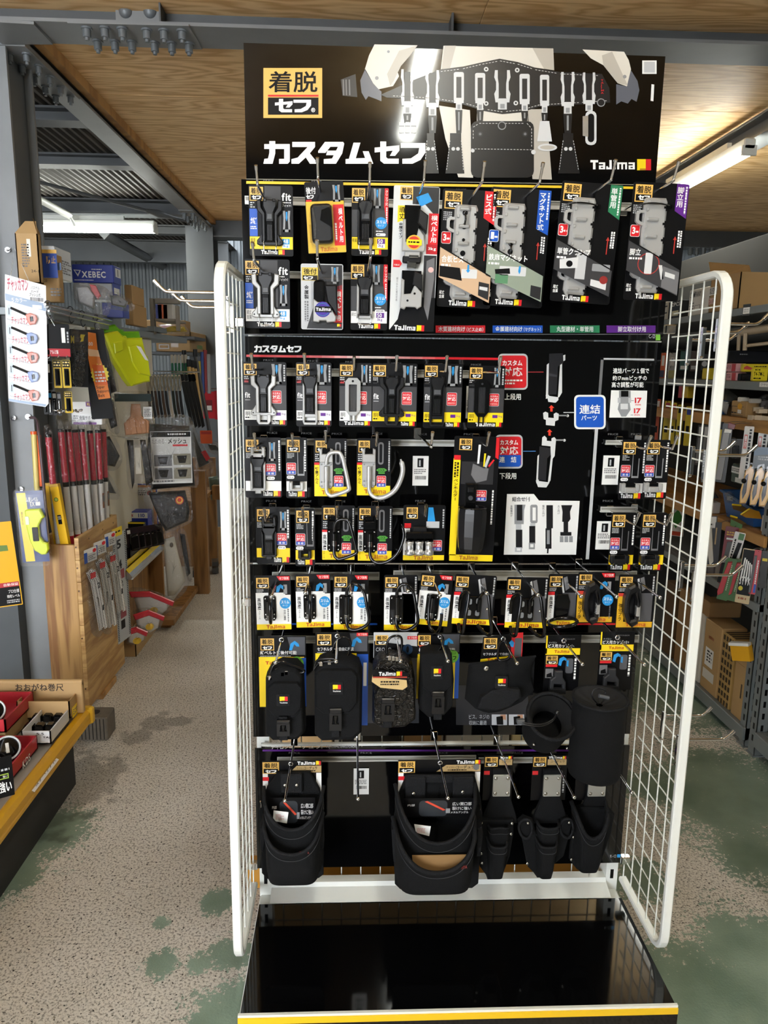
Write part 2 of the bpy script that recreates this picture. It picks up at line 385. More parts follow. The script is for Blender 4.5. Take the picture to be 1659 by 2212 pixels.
# ================================================================== THE BUILDING
def floor_material():
    m = bpy.data.materials.new('worn_painted_concrete'); t, b = nt(m); N = t.nodes; L = t.links
    g = N.new('ShaderNodeNewGeometry'); pos = g.outputs['Position']
    def noise(sc, det=2, rough=.5, dist=0.):
        n = N.new('ShaderNodeTexNoise'); n.inputs['Scale'].default_value = sc; n.inputs['Detail'].default_value = det
        n.inputs['Roughness'].default_value = rough; n.inputs['Distortion'].default_value = dist; L.new(pos, n.inputs['Vector']); return n.outputs['Fac']
    def math_(op, a, bb, c=None):
        n = N.new('ShaderNodeMath'); n.operation = op
        for i, v in enumerate((a, bb, c)):
            if v is None: continue
            if isinstance(v, (int, float)): n.inputs[i].default_value = v
            else: L.new(v, n.inputs[i])
        return n.outputs[0]
    def ramp(f, a, ca, bb, cb):
        r = N.new('ShaderNodeValToRGB'); e = r.color_ramp.elements
        e[0].position = a; e[0].color = lin(ca); e[1].position = bb; e[1].color = lin(cb); L.new(f, r.inputs['Fac']); return r.outputs['Color']
    def step(f, a, bb):
        r = N.new('ShaderNodeMapRange'); r.inputs['From Min'].default_value = a; r.inputs['From Max'].default_value = bb; L.new(f, r.inputs['Value']); return r.outputs['Result']
    def mix(f, a, bb):
        n = N.new('ShaderNodeMix'); n.data_type = 'RGBA'; L.new(f, n.inputs['Factor']); L.new(a, n.inputs['A']); L.new(bb, n.inputs['B']); return n.outputs['Result']
    grain = noise(150, 2, .65)
    conc = ramp(grain, .34, '#98948d', .52, '#f6f4f0')
    speck = step(noise(120, 1, .4), .66, .72)
    dk = N.new('ShaderNodeRGB'); dk.outputs[0].default_value = lin('#3a3733')
    conc = mix(speck, conc, dk.outputs[0])
    tone = ramp(noise(1.1, 3), .35, '#cfcac0', .65, '#f4f1ec')
    mm = N.new('ShaderNodeMix'); mm.data_type = 'RGBA'; mm.blend_type = 'MULTIPLY'; mm.inputs['Factor'].default_value = 1
    L.new(conc, mm.inputs['A']); L.new(tone, mm.inputs['B']); conc = mm.outputs['Result']
    # where the green floor paint has survived
    f = None
    blobs = [((10,1830),.22), ((120,1790),.12), ((40,1880),.1), ((520,2195),.13), ((500,2060),.06), ((470,1945),.05), ((350,1990),.025), ((430,2085),.04), ((350,2085),.05), ((1600,1720),.36), ((1655,1850),.17), ((1500,2180),.24),
             ((1620,2050),.17), ((1560,2010),.06), ((1440,2140),.12), ((1500,1480),.5), ((1560,1400),.5), ((1440,1330),.6), ((1650,2130),.14), ((1400,1700),.12), ((1380,1900),.1)]
    for (px, py), r in blobs:
        q = atz(px, py, 0)
        d = N.new('ShaderNodeVectorMath'); d.operation = 'DISTANCE'; L.new(pos, d.inputs[0]); d.inputs[1].default_value = q
        v = math_('DIVIDE', d.outputs['Value'], r); f = v if f is None else math_('MINIMUM', f, v)
    edge = math_('ADD', f, math_('MULTIPLY_ADD', noise(7, 6, .75), 2.2, -1.1))
    edge = math_('ADD', edge, math_('MULTIPLY_ADD', noise(70, 4, .7), 2.4, -1.2))
    mask = math_('SUBTRACT', 1.0, step(edge, .9, 1.0))
    green = ramp(noise(3.5, 4), .35, '#6f8474', .65, '#94a897')
    col = mix(mask, conc, green)
    # damp marks, and broader darker patches beside the low shelf
    f = None
    for (px, py), r in [((340,1560),.09), ((300,1590),.07), ((390,1555),.06), ((150,1690),.22), ((60,1760),.2)]:
        q = atz(px, py, 0); d = N.new('ShaderNodeVectorMath'); d.operation = 'DISTANCE'; L.new(pos, d.inputs[0]); d.inputs[1].default_value = q
        v = math_('DIVIDE', d.outputs['Value'], r); f = v if f is None else math_('MINIMUM', f, v)
    floor_dark = math_('MULTIPLY', math_('SUBTRACT', 1.0, step(math_('ADD', f, math_('MULTIPLY_ADD', noise(14, 4), 2.4, -1.2)), .7, 1.0)), .45)
    dark = N.new('ShaderNodeRGB'); dark.outputs[0].default_value = lin('#3c372f'); col = mix(floor_dark, col, dark.outputs[0])
    L.new(col, b.inputs['Base Color'])
    L.new(math_('MULTIPLY_ADD', mask, -.28, .72), b.inputs['Roughness'])
    bp = N.new('ShaderNodeBump'); bp.inputs['Strength'].default_value = .35; bp.inputs['Distance'].default_value = .003
    L.new(grain, bp.inputs['Height']); L.new(bp.outputs['Normal'], b.inputs['Normal'])
    return m
b = MB(); b.box(-5.2, 5.4, -5, 9.4, -.12, 0, floor_material()); struct('floor', b)

PLY = wood('ceiling_plywood', '#f0cb94', '#d0a268', sc=(.6, 3.6, 1), band=17, dist=4)
TIMB = wood('pine_timber', '#b98d54', '#9a6f3d', sc=(2, 2, .5), band=7, dist=6)
ZP = 2.775
b = MB(); b.box(-1.34, 5.3, -4.6, 7.4, ZP+.02, ZP+.1, M('ceiling_backing', '#2a2520', .9)); ceil = struct('ceiling', b)
edges_y = [-4.5, -3.6, -2.7, -1.8, -.9, 0, .9, 1.8, 2.75, 3.14, 3.93, 4.93, 5.93, 6.95, 7.38]
sheet_x = [-1.335, .47, 2.29, 4.1, 5.28]
for i in range(len(edges_y)-1):
    for j in range(len(sheet_x)-1):
        b = MB(); b.bbox(sheet_x[j]+.001, sheet_x[j+1]-.001, edges_y[i]+.002, edges_y[i+1]-.002, ZP, ZP+.022, PLY, .0015)
        b.build('plywood_sheet', ceil)
# profiled steel deck on the other bay and beyond
DECKM = M('galvanised_deck', '#55524d', .6, .1, var=.1)
def deck(x0, x1, y0, y1, z, per=.085, amp=.035):
    b = MB(); n = int((x1-x0)/per); xs = []
    for i in range(n):
        a = x0+i*per; xs += [(a, z), (a+per*.3, z), (a+per*.45, z+amp), (a+per*.85, z+amp)]
    xs.append((x1, z)); m = len(xs)
    b.add([(x, y0, q) for x, q in xs]+[(x, y1, q) for x, q in xs], [(i, i+1, m+i+1, m+i) for i in range(m-1)], DECKM)
    return b
dk = deck(-5.2, -1.375, -4.6, 9.4, 2.835, .05, .02).build('ceiling_deck'); dk['kind'] = 'structure'
dk = deck(-1.3, 5.4, 7.45, 9.4, 3.3, .2).build('ceiling_deck'); dk['kind'] = 'structure'
# walls (doorway only in the added front one, behind the camera)
WALLM = M('corrugated_wall', '#565b5d', .6, .1)
def ribbed(b, axis, a0, a1, c, z0, z1, m, per=.08, amp=.02, sgn=1):
    n = int((a1-a0)/per); q = []
    for i in range(n): a = a0+i*per; q += [(a, 0), (a+per*.35, 0), (a+per*.5, amp), (a+per*.85, amp)]
    q.append((a1, 0)); k = len(q)
    f = (lambda a, d, z: (a, c+sgn*d, z)) if axis == 'x' else (lambda a, d, z: (c+sgn*d, a, z))
    b.add([f(a, d, z0) for a, d in q]+[f(a, d, z1) for a, d in q], [(i, i+1, k+i+1, k+i) for i in range(k-1)], m)
b = MB(); ribbed(b, 'x', -5.2, 4.55, 9.2, 0, 3.4, WALLM); b.box(4.55, 5.4, 9.2, 9.26, 0, 2.45, WALLM); b.box(4.55, 5.4, 9.2, 9.26, 3.0, 3.4, WALLM); struct('wall_back', b)
b = MB(); ribbed(b, 'y', -4.6, 9.2, -5.1, 0, 3.4, WALLM, sgn=-1); struct('wall_left', b)
b = MB(); b.box(-.75, 5.4, -1.7, -1.6, 0, 3.3, WALLM); b.box(-5.2, -.75, -1.7, -1.6, 2.5, 3.3, WALLM); struct('wall_front_added', b)  # unseen wall added to shape the daylight and the boards' reflections
b = MB(); ribbed(b, 'y', -4.6, 9.2, 5.3, 0, 3.4, WALLM); struct('wall_right', b)
b = MB()
for x in (4.55, 4.98): b.box(x, x+.05, 9.16, 9.24, 2.45, 3.0, STEELW)
for z in (2.45, 2.95): b.box(4.6, 5.3, 9.16, 9.24, z, z+.05, STEELW)
w1 = struct('window_1', b)
b = MB(); b.box(4.6, 5.3, 9.2, 9.206, 2.5, 2.95, clear('window_glass', '#f4f8fb', .05, .02)); b.build('window_pane', w1)

# ---- steel frame
def hsec(b, axis, a0, a1, c, z0, w, h, m, tf=.012, tw=.008):
    "H-section along an axis; c = centre of the other axis, z0 = underside"
    for (u0, u1, v0, v1) in ((c-w/2, c+w/2, z0, z0+tf), (c-tw/2, c+tw/2, z0+tf, z0+h-tf), (c-w/2, c+w/2, z0+h-tf, z0+h)):
        if axis == 'x': b.box(a0, a1, u0, u1, v0, v1, m)
        else: b.box(u0, u1, a0, a1, v0, v1, m)
BOLT = M('painted_bolt', '#6c7174', .45, .2)
def bolt_down(p, par, r=.013, h=.032):
    b = MB(); x, y, z = p
    b.cyl((x, y, z), (x, y, z-.006), r*1.55, BOLT, 14); b.cyl((x, y, z-.006), (x, y, z-h), r*1.15, BOLT, 6); b.cyl((x, y, z-h), (x, y, z-h-.01), r*.6, BOLT, 8)
    return b.build('bolt', par)
b = MB(); hsec(b, 'x', -5.1, 5.3, 3.075, 2.7, .19, .10, GREYS); b.box(-5.1, 5.3, 3.07, 3.08, 2.71, 2.83, GREYD); cross = struct('beam', b)
b = MB()
q = [atz(*p, 2.694) for p in ((145,50),(408,56),(437,107),(192,98))]
b.add([(v.x, v.y, 2.694) for v in q]+[(v.x, v.y, 2.701) for v in q], [(3,2,1,0),(4,5,6,7),(0,1,5,4),(1,2,6,5),(2,3,7,6),(3,0,4,7)], GREYS); b.build('splice_plate', cross)
b = MB(); q = [atz(*p, 2.694) for p in ((-60,42),(73,50),(114,94),(5,93))]
b.add([(v.x, v.y, 2.69) for v in q]+[(v.x, v.y, 2.701) for v in q], [(3,2,1,0),(4,5,6,7),(0,1,5,4),(1,2,6,5),(2,3,7,6),(3,0,4,7)], GREYS); b.build('gusset_plate', cross)
for p in ((187,60),(226,60),(264,61),(317,64),(354,65),(393,66),(211,88),(248,89),(285,90),(334,92),(371,93),(408,94)):
    bolt_down(atz(*p, 2.694), cross)
b = MB(); a0 = aty(250, 20, 3.06); a1 = aty(345, 20, 3.06); b.box(a0.x, a1.x, 3.055, 3.07, 2.712, 2.80, GREYS); b.build('web_plate', cross)
for px in (270, 323):
    v = aty(px, 23, 3.05); b = MB(); b.lathe([(.024, 0), (.022, .008), (.012, .015), (.001, .017)], BOLT, 16, c=(v.x, 3.055, v.z), rot=Matrix.Rotation(math.pi/2, 3, 'X')); b.build('rivet', cross)
b = MB(); v = aty(345, 20, 3.0); b.box(v.x, v.x+.006, 2.985, 3.07, 2.712, 2.80, GREYD); v = aty(975, 20, 3.0); b.box(v.x, v.x+.008, 2.985, 3.07, 2.712, 2.80, GREYD); b.build('stiffener', cross)
# longitudinal beams
b = MB(); hsec(b, 'y', 3.17, 7.0, -1.315, 2.695, .115, .08, GREYS); lon = struct('beam', b)
b = MB(); b.box(-1.262, -1.225, 3.2, 7.0, 2.73, 2.775, TIMB); b.build('timber_batten', lon)
b = MB(); b.box(-1.372, -1.258, 3.17, 3.75, 2.688, 2.695, GREYS); b.build('splice_plate', lon)
b = MB(); b.box(-1.372, -1.258, 6.2, 6.95, 2.688, 2.695, GREYS); b.build('splice_plate', lon)
for i in range(5):
    for x in (-1.348, -1.282): bolt_down((x, 3.24+i*.115, 2.688), lon, .011, .03)
for i in range(5):
    for x in (-1.348, -1.282): bolt_down((x, 6.3+i*.13, 2.688), lon, .013, .04)
b = MB(); hsec(b, 'y', -4.6, 7.0, 2.09, 2.67, .13, .105, GREYS); struct('beam', b)
for Y, z, w in ((4.36, 2.76, .13), (5.25, 2.76, .12), (6.62, 2.72, .2), (7.7, 2.75, .12), (8.6, 2.6, .12)):
    b = MB(); hsec(b, 'x', -5.1, -1.375, Y, z, w, 2.832-z, GREYD); struct('beam', b)
b = MB(); hsec(b, 'x', -1.36, 5.3, 7.05, 2.62, .2, .2, GREYD); far = struct('beam', b)
for i, px in enumerate((1505, 1520, 1535, 1555, 1570, 1586)): v = atz(px, 530, 2.62); bolt_down((v.x, 7.0, 2.62), far, .022, .06)
for Y in (8.2, 8.9): b = MB(); hsec(b, 'x', -1.36, 5.3, Y, 3.05, .12, .2, GREYD); struct('beam', b)
# columns
def column(xc, yc, w, z1, m, m2):
    b = MB(); t = .014
    b.box(xc-w/2, xc+w/2, yc-w/2, yc-w/2+t, 0, z1, m); b.box(xc-w/2, xc+w/2, yc+w/2-t, yc+w/2, 0, z1, m)
    b.box(xc-t/2, xc+t/2, yc-w/2+t, yc+w/2-t, 0, z1, m2); return struct('column', b)
b = MB(); b.box(-1.60, -1.332, 3.17, 3.185, 0, 2.69, GREYS); b.box(-1.60, -1.332, 3.40, 3.415, 0, 2.69, GREYS); b.box(-1.375, -1.362, 3.185, 3.40, 0, 2.69, GREYD); pil = struct('column', b)
b = MB(); b.box(-1.75, -1.43, 3.1, 3.168, 0, 2.25, M('anthracite_steel', '#4a4e50', .6, var=.08)); b.build('cladding_plate', pil)
column(-1.36, 7.05, .24, 2.7, GREYD, GREYD)
column(2.1, 7.05, .24, 2.7, GREYD, GREYD)
# brace rod with turnbuckle in the steel-deck bay
b = MB(); p0, p1 = atz(20, 376, 2.68), atz(412, 480, 2.66); b.tube([p0, p1], .012, GREYD); brace = tag(b.build('brace_rod'), 'thin steel brace rod slanting under the corrugated deck', 'brace rod')
b = MB(); v = p0.lerp(p1, .86); u = p0.lerp(p1, .70); b.tube([u, u.lerp(v, .5), v], .03, GREYD, radii=[.014, .03, .014]); b.build('turnbuckle', brace)
b = MB(); p0, p1 = atz(25, 398, 2.745), atz(150, 466, 2.66); b.tube([p0, p1], .03, STEELW, 4); b.tube([p1, p1+Vector((.04, 0, -.08))], .012, STEELW, 6); b.tube([p0, (p0.x, p0.y, 2.83)], .006, STEELW, 6); tag(b.build('cable_tray'), 'white metal strip hanging below the corrugated deck', 'metal strip')
b = MB(); p0, p1 = atz(225, 505, 2.66), atz(390, 597, 2.63); b.tube([p0, p1], .05, GREYD, 4); struct('beam', b)

# ---- lamps
TUBE = M('lamp_tube_glow', '#fbfdf4', .4, emit=LAMP_STRENGTH)
def lamp(name, label, p0, p1, r=.028, w=.06):
    p0, p1 = Vector(p0), Vector(p1); d = (p1-p0); L = d.length
    root = empty(name, (p0+p1)/2, label, 'ceiling lamp', 'strip lamps under the ceiling', (0, 0, math.atan2(d.y, d.x)))
    b = MB(); b.bbox(-L/2, L/2, -w/2, w/2, .0, .055, STEELW, .006); b.build('lamp_housing', root)
    b = MB(); n = 10; prof = [(r*1.25*math.cos(math.pi*(1+k/n)), r*math.sin(math.pi*(1+k/n))) for k in range(n+1)]
    b.loft([[(x, a, c) for a, c in prof] for x in (-L/2+.012, L/2-.012)], TUBE, closed=True); b.build('lamp_tube', root)
    b = MB(); b.box(-L/2, -L/2+.012, -w*.62, w*.62, -r, .02, STEELW); b.build('end_cap', root)
    b = MB(); b.box(L/2-.012, L/2, -w*.62, w*.62, -r, .02, STEELW); b.build('end_cap', root)
    b = MB(); b.box(-L*.32, L*.32, -.012, .012, .055, .092, STEELW); b.build('bracket', root)
    return root
lamp('strip_lamp', 'white strip lamp under plywood beside the grey beam', (1.99, 3.93, 2.605), (1.99, 5.16, 2.605))
lamp('strip_lamp', 'long glowing strip lamp above the cartons and blue box', (-3.05, 6.55, 2.60), (-1.62, 6.48, 2.60), .04, .09)
for (x, y), w in zip(((.27, -.05), (2.6, .4)), ('above the gondola', 'as added fill over the near rack')):  # the one over the near rack is unseen, added to brighten
    lamp('strip_lamp', 'white strip lamp set lengthwise under the plywood '+w, (x, y-.62, 2.68), (x, y+.62, 2.68))

# ================================================================== THE GONDOLA
YB = 1.64          # plane of the printed boards
gon = empty('display_gondola', (.225, 1.5, 0), 'white steel gondola with glossy black base deck and yellow edge', 'display stand')
GO = Vector((.225, 1.5, 0))
def gpart(b, name, par=None):
    b.v = [(v[0]-GO.x, v[1]-GO.y, v[2]-GO.z) for v in b.v]; return b.build(name, par or gon)
XL, XR = -.228, .686
for x in (XL, XR-.03):
    b = MB(); b.box(x, x+.03, 1.665, 1.715, 0, 1.86, STEELW); up = gpart(b, 'upright')
    b = MB()
    for i in range(36): b.box(x+.011, x+.019, 1.6635, 1.6655, .22+i*.045, .245+i*.045, CARD)
    o = gpart(b, 'slots', up); o.location = (0, 0, 0); o['kind'] = 'stuff'
b = MB(); b.bbox(XL, XR, 1.31, 1.69, .0, .188, STEELW, .004); gpart(b, 'base_cabinet')
b = MB(); b.box(XL+.004, XR-.004, 1.302, 1.618, .189, .1985, BLACK); gpart(b, 'deck_cover')
b = MB(); b.box(XL, XR, 1.296, 1.302, .195, .2005, STEELW); gpart(b, 'white_edge')
b = MB(); b.box(XL, XR, 1.2935, 1.3, .181, .195, C('#f2c41c', .3)); gpart(b, 'yellow_edge')
b = MB(); b.box(XL, XR, 1.294, 1.31, .0, .181, BLACK); gpart(b, 'kick_plate')
b = MB(); b.add([(XL+.03, 1.618, .2), (XR-.03, 1.618, .2), (XR-.03, 1.66, .212), (XL+.03, 1.66, .212)], [(0,1,2,3)], STEELW)
b.add([(XL+.03, 1.66, .212), (XR-.03, 1.66, .212), (XR-.03, 1.665, .222), (XL+.03, 1.665, .222)], [(0,1,2,3)], STEELW)
b.box(XL+.03, XR-.03, 1.665, 1.69, .19, .222, STEELW); gpart(b, 'rear_ledge')
# welded wire back, seen under the lowest board
WIRE = M('white_wire', '#e4e6de', .35)
def wires(par, name, segs, org, r=.0017):
    "each wire a part of its own; alike wires share mesh data"
    cache = {}
    for p0, p1 in segs:
        d = tuple(round(a, 4) for a in (Vector(p1)-Vector(p0)))
        if d not in cache:
            b = MB(); b.tube([(0, 0, 0), d], r, WIRE, 6); cache[d] = b.mesh(name)
        o = bpy.data.objects.new(name, cache[d]); COL.objects.link(o); o.parent = par; o.location = Vector(p0)-Vector(org)
wires(gon, 'back_wire', [((XL+.055+i*.05, 1.70, .19), (XL+.055+i*.05, 1.70, 1.0)) for i in range(17)], GO)
wires(gon, 'cross_wire', [((XL+.03, 1.697, .21+i*.05), (XR-.03, 1.697, .21+i*.05)) for i in range(13)], GO)
for x in (XL+.02, XR-.035): b = MB(); b.box(x, x+.015, 1.731, 1.748, 1.6, 2.15, STEELW); b.box(x, x+.015, 1.70, 1.731, 1.6, 1.66, STEELW); gpart(b, 'header_post')
# side panels of welded wire in a rounded tube frame
def side_panel(x, label):
    y0, y1, z0, z1, R, w, t = 1.402, 1.66, .215, 1.692, .055, .020, .014
    root = empty('wire_side_panel', (x, y1, z0), label, 'wire panel')
    def cee(o):   # open at the back, where the panel hooks into the upright
        r = R-o; pts = [(y1, z1-o)]
        for cz, a0 in ((z1-R, 90), (z0+R, 180)): pts += [(y0+R+r*math.cos(math.radians(a0+90*i/6)), cz+r*math.sin(math.radians(a0+90*i/6))) for i in range(7)]
        return pts+[(y1, z0+o)]
    b = MB(); rings = []
    for o, xx in ((0, -w/2+.003), (0, w/2-.003), (.003, w/2), (t-.003, w/2), (t, w/2-.003), (t, -w/2+.003), (t-.003, -w/2), (.003, -w/2)):
        rings.append([(xx, a-y1, c-z0) for a, c in cee(o)])
    rings.append(rings[0]); b.loft(rings, STEELW, False, False, closed=False); b.build('frame', root); org = Vector((x, y1, z0))
    segs = []
    for i in range(5): segs.append(((x, y1-.002-i*.05, z0+t), (x, y1-.002-i*.05, z1-t)))
    wires(root, 'upright_wire', segs, org)
    wires(root, 'cross_wire', [((x+(.003 if x > 0 else -.003), y0+t, z0+.06+i*.05), (x+(.003 if x > 0 else -.003), y1-t, z0+.06+i*.05)) for i in range(28)], org)
    for z in (z0+.065, z0+.75, z1-.1):
        b = MB(); b.bbox(-.012, .012, -.012, .004, z-z0-.01, z-z0+.01, CHROME, .002); b.build('clip', root)
    return root
side_panel(-.2425, 'white wire grid panel fixed to the left end of the gondola')
side_panel(.6985, 'white wire grid panel fixed to the right end of the gondola')

# ---- printed boards
def board(name, label, x0, x1, z0, z1, Y):
    k = K(name, label, 'display board', (0, 0, 10, 10), Y, root=False)
    k.P = Vector(((x0+x1)/2, Y, z1)); k.root = empty(name, k.P, label, 'display board'); k.exact = True; k.Y = Y
    b = k.begin('panel'); b.box(x0-k.P.x, x1-k.P.x, 0, .003, z0-z1, 0, BLACK); k.flush()
    return k
D1, D2, D3, D4 = .0004, .0008, .0012, .0016
k = board('header_board', 'tall black header sign with gold emblem and tool belt photo', -.233, .668, 1.868, 2.166, 1.725)
k.begin('printed_artwork')
JK = C('#d9d4c8'); JK2 = C('#b7b1a5'); BELT = C('#1d1d1f'); STIT = C('#c9c9c9'); GLV = C('#5d6069'); SLV = C('#cfd0d0'); SL2 = C('#8f9193')
k.rc(569,147,696,255, GOLD, D1); k.text('着脱', 580,154,686,200, CARD, D2, .03); k.rc(579,205,688,209, RED, D2); k.rc(579,211,688,248, CARD, D2)
k.block('セフ', 594,214,672,243, WHITE, D3); k.text('®', 672,233,681,243, WHITE, D3)
k.block('カスタムセフ', 569,305,919,354, WHITE, D2)
k.poly([(809,96),(902,98),(884,122),(868,140),(857,150),(862,165),(849,186),(818,193),(806,180),(788,150),(797,120)], JK, D1)
k.poly([(862,110),(902,98),(884,122),(866,143),(850,176),(843,186),(836,160)], JK2, D2)
k.poly([(789,149),(806,180),(818,193),(824,198),(824,219),(812,214),(796,208),(790,216),(781,200),(778,174)], GLV, D1)
k.disc(814,169,4, SL2, D3); k.disc(839,112,3, SL2, D3)
k.poly([(736,172),(768,160),(772,210),(740,207)], BELT, D1)
for x in (740,746,753): k.poly([(x,172),(x+3,172),(x+4,206),(x+1,206)], MID, D2)
k.poly([(958,99),(1195,105),(1197,152),(1155,146),(1118,134),(1079,127),(1040,135),(1000,144),(952,150)], JK, D1)
k.poly([(1150,104),(1195,105),(1197,152),(1175,149)], JK2, D2); k.poly([(960,99),(985,99),(972,148),(954,150)], JK2, D2)
k.poly([(948,228),(1015,238),(1022,384),(990,383),(962,300)], JK, D1); k.poly([(1140,236),(1180,236),(1192,388),(1150,387)], JK2, D1); k.poly([(1030,240),(1140,240),(1140,262),(1030,262)], JK, D1)
belt = [(950,151),(1000,145),(1042,135),(1080,128),(1118,135),(1156,147),(1210,156),(1300,160),(1316,190),(1318,222),(1250,226),(1165,231),(1125,243),(1085,247),(1045,240),(1000,226),(930,216),(835,211),(822,205),(900,170)]
k.poly(belt, BELT, D2)
def dashes(pts, m, d, step=7, w=1.1):
    for (ax, ay), (bx, by) in zip(pts, pts[1:]):
        L = math.hypot(bx-ax, by-ay); n = max(1, int(L/step)); ux, uy = (bx-ax)/L, (by-ay)/L
        for i in range(n):
            s0 = i*step; px, py = ax+ux*s0, ay+uy*s0
            k.poly([(px+uy*w*.6, py-ux*w*.6), (px+ux*step*.6+uy*w*.6, py+uy*step*.6-ux*w*.6), (px+ux*step*.6-uy*w*.6, py+uy*step*.6+ux*w*.6), (px-uy*w*.6, py+ux*w*.6)], m, d)
dashes([(952,155),(1000,149),(1042,139),(1080,132),(1118,139),(1156,151),(1210,160),(1296,164)], STIT, D3)
dashes([(1310,218),(1250,222),(1165,227),(1125,238),(1085,242),(1045,236),(1000,222),(930,212),(840,207)], STIT, D3)
for x, y in ((1050,150),(1117,152),(1114,223),(1050,224)): k.disc(x, y, 5, SLV, D3); k.disc(x, y, 2.2, BELT, D4)
k.poly(rrect(1017,262,1153,384,14), C('#141416'), D3); dashes([(1022,300),(1022,275),(1035,267),(1138,267),(1148,278),(1148,320)], STIT, D4); dashes([(1018,322),(1152,324)], STIT, D4)
for x in (1037,1134): k.disc(x, 290, 6, DARK, D4); k.disc(x, 290, 3, MID, D4+.0002)
k.disc(1084,272,9, SL2, D4); k.disc(1084,272,7, C('#141416'), D4+.0002); k.disc(1021,326,4, SLV, D4+.0002); k.disc(1152,329,5, SLV, D4+.0002)
for x0, x1, xa, xb in ((915,948,922,938),(962,1003,972,996),(1205,1252,1216,1238)):
    k.poly([(xa,288),(xb,288),(xb,302),(x1,375),(x0,375),(xa,302)], C('#121214'), D3); dashes([(xa,304),(x0+2,372)], STIT, D4, 6); dashes([(xb,304),(x1-2,372)], STIT, D4, 6)
    k.disc((xa+xb)/2-5, 322, 4, SLV, D4); k.disc((xa+xb)/2+5, 322, 4, SLV, D4)
def clipart(cx, y0, y1, w, closed, tail=0, d=D3):
    h = y1-y0
    if closed:
        k.poly(rrect(cx-w,y0,cx+w,y0+h*.78,4), SLV, d); k.rc(cx-w*.5,y0+h*.13,cx+w*.5,y0+h*.68, C('#222224'), d+.0003)
    else:
        for s in (-1, 1): k.poly([(cx+s*w*1.0,y0),(cx+s*w*.62,y0),(cx+s*w*.62,y0+h*.2),(cx+s*w*.5,y0+h*.35),(cx+s*w*.5,y0+h*.7),(cx+s*w*.95,y0+h*.8),(cx+s*w*1.1,y0+h*.6),(cx+s*w*.85,y0+h*.5),(cx+s*w*.85,y0+h*.3),(cx+s*w*1.1,y0+h*.18)], SLV, d)
        k.rc(cx-w*.5,y0+h*.06,cx+w*.5,y0+h*.72, C('#222224'), d+.0002)
    k.rc(cx-w*.95,y0+h*.72,cx+w*.95,y0+h*.82, SLV, d+.0003); k.rc(cx-w*.6,y0+h*.82,cx+w*.6,y1, SLV, d+.0003); k.rc(cx-w*.3,y0+h*.86,cx+w*.3,y1-2, SL2, d+.0006)
    if tail: k.poly([(cx-w*.7,y1),(cx+w*.7,y1),(cx+w*.5,y1+tail),(cx-w*.5,y1+tail)], C('#18181a'), d+.0002); k.rc(cx-w*.15,y1+4,cx+w*.15,y1+tail-6, SL2, d+.0004)
clipart(880,150,246,13,False,20); clipart(934,152,250,14,False,38); clipart(991,156,238,11,True,50); clipart(1037,158,238,11,True,28); clipart(1085,152,237,16,False)
clipart(1133,160,240,11,True,22); clipart(1176,162,244,10,True,22); clipart(1226,156,246,14,False,42); clipart(1272,157,240,13,False)
for x in (862,875,888): k.poly(rrect(x,264,x+11,288,2), SLV, D4); k.rc(x,272,x+11,274, SL2, D4+.0002)
k.poly([(1166,262),(1186,262),(1192,306),(1160,306)], SLV, D4); k.disc(1182,319,21, SLV, D4+.0002, ry=8); k.disc(1182,319,16, JK2, D4+.0004, ry=4.5)
k.poly(rrect(1264,240,1288,314,10), SLV, D4+.0002); k.poly(rrect(1269,246,1283,308,7), CARD, D4+.0004); k.poly([(1258,252),(1270,250),(1270,296),(1258,294)], ALU, D4+.0006)
k.disc(1298,222,9, SL2, D3); k.disc(1298,222,7, BELT, D4)
k.poly([(1258,107),(1348,112),(1358,130),(1363,150),(1354,187),(1334,180),(1303,141),(1276,126)], JK, D1); k.poly([(1300,120),(1322,112),(1356,185),(1334,180),(1303,141)], JK2, D2); k.disc(1349,166,4, SL2, D3)
k.poly([(1331,182),(1354,187),(1363,152),(1377,175),(1381,195),(1375,220),(1364,214),(1356,224),(1342,219),(1331,226)], GLV, D1)
k.text('TAJIMA', 1297,172,1304,203, RED, D3, vertical=True)
k.rc(1387,131,1418,160, PAPER, D2); k.rc(1391,134,1414,157, LGREY, D3); k.poly([(1407,182),(1413,183),(1411,219),(1405,218)], PAPER, D2)
k.logo(1275,346,1406,366, WHITE, D2)
k.done()

# upper board
k = board('display_board', 'upper glossy black board with four coloured caption strips', -.232, .678, 1.566, 1.878, YB)
k.begin('printed_artwork')
k.poly([(532,391),(1420,404),(1420,409),(532,397)], C('#f0c52e'), D1); k.poly([(532,386),(1420,399),(1420,400.5),(532,387.5)], C('#8f8a78'), D1)
for x0, x1, c, t, a in ((941,1048,RED,'木質建材向け',.6),(1064,1172,BLUE,'金属建材向け',.6),(1188,1295,GREEN,'丸型建材・単管用',0),(1310,1416,PURP,'脚立取付け用',0)):
    k.rc(x0,703,x1,719,c,D1); w = x1-x0
    if a:
        k.text(t, x0+6,705,x0+6+w*.54,716.5, WHITE, D2, .03); k.text('（ビス止め）' if c is RED else '（マグネット）', x0+9+w*.54,707,x1-4,716.5, WHITE, D2)
    else: k.text(t, x0+w*(.13 if c is GREEN else .23),705,x1-w*(.13 if c is GREEN else .2),717, WHITE, D2, .03)
k.text('C-②', 1401,722,1415,731, LGREY, D2); k.rc(1416,723,1426,735, LIME, D2)
for x, y in ((580,388),(684,390),(996,408),(1400,411)): k.text('PRICE', x-11,y,x+11,y+4, MID, D2, 0)
k.rc(525,721.4,1426,722.8, MID, D1)
k.done()

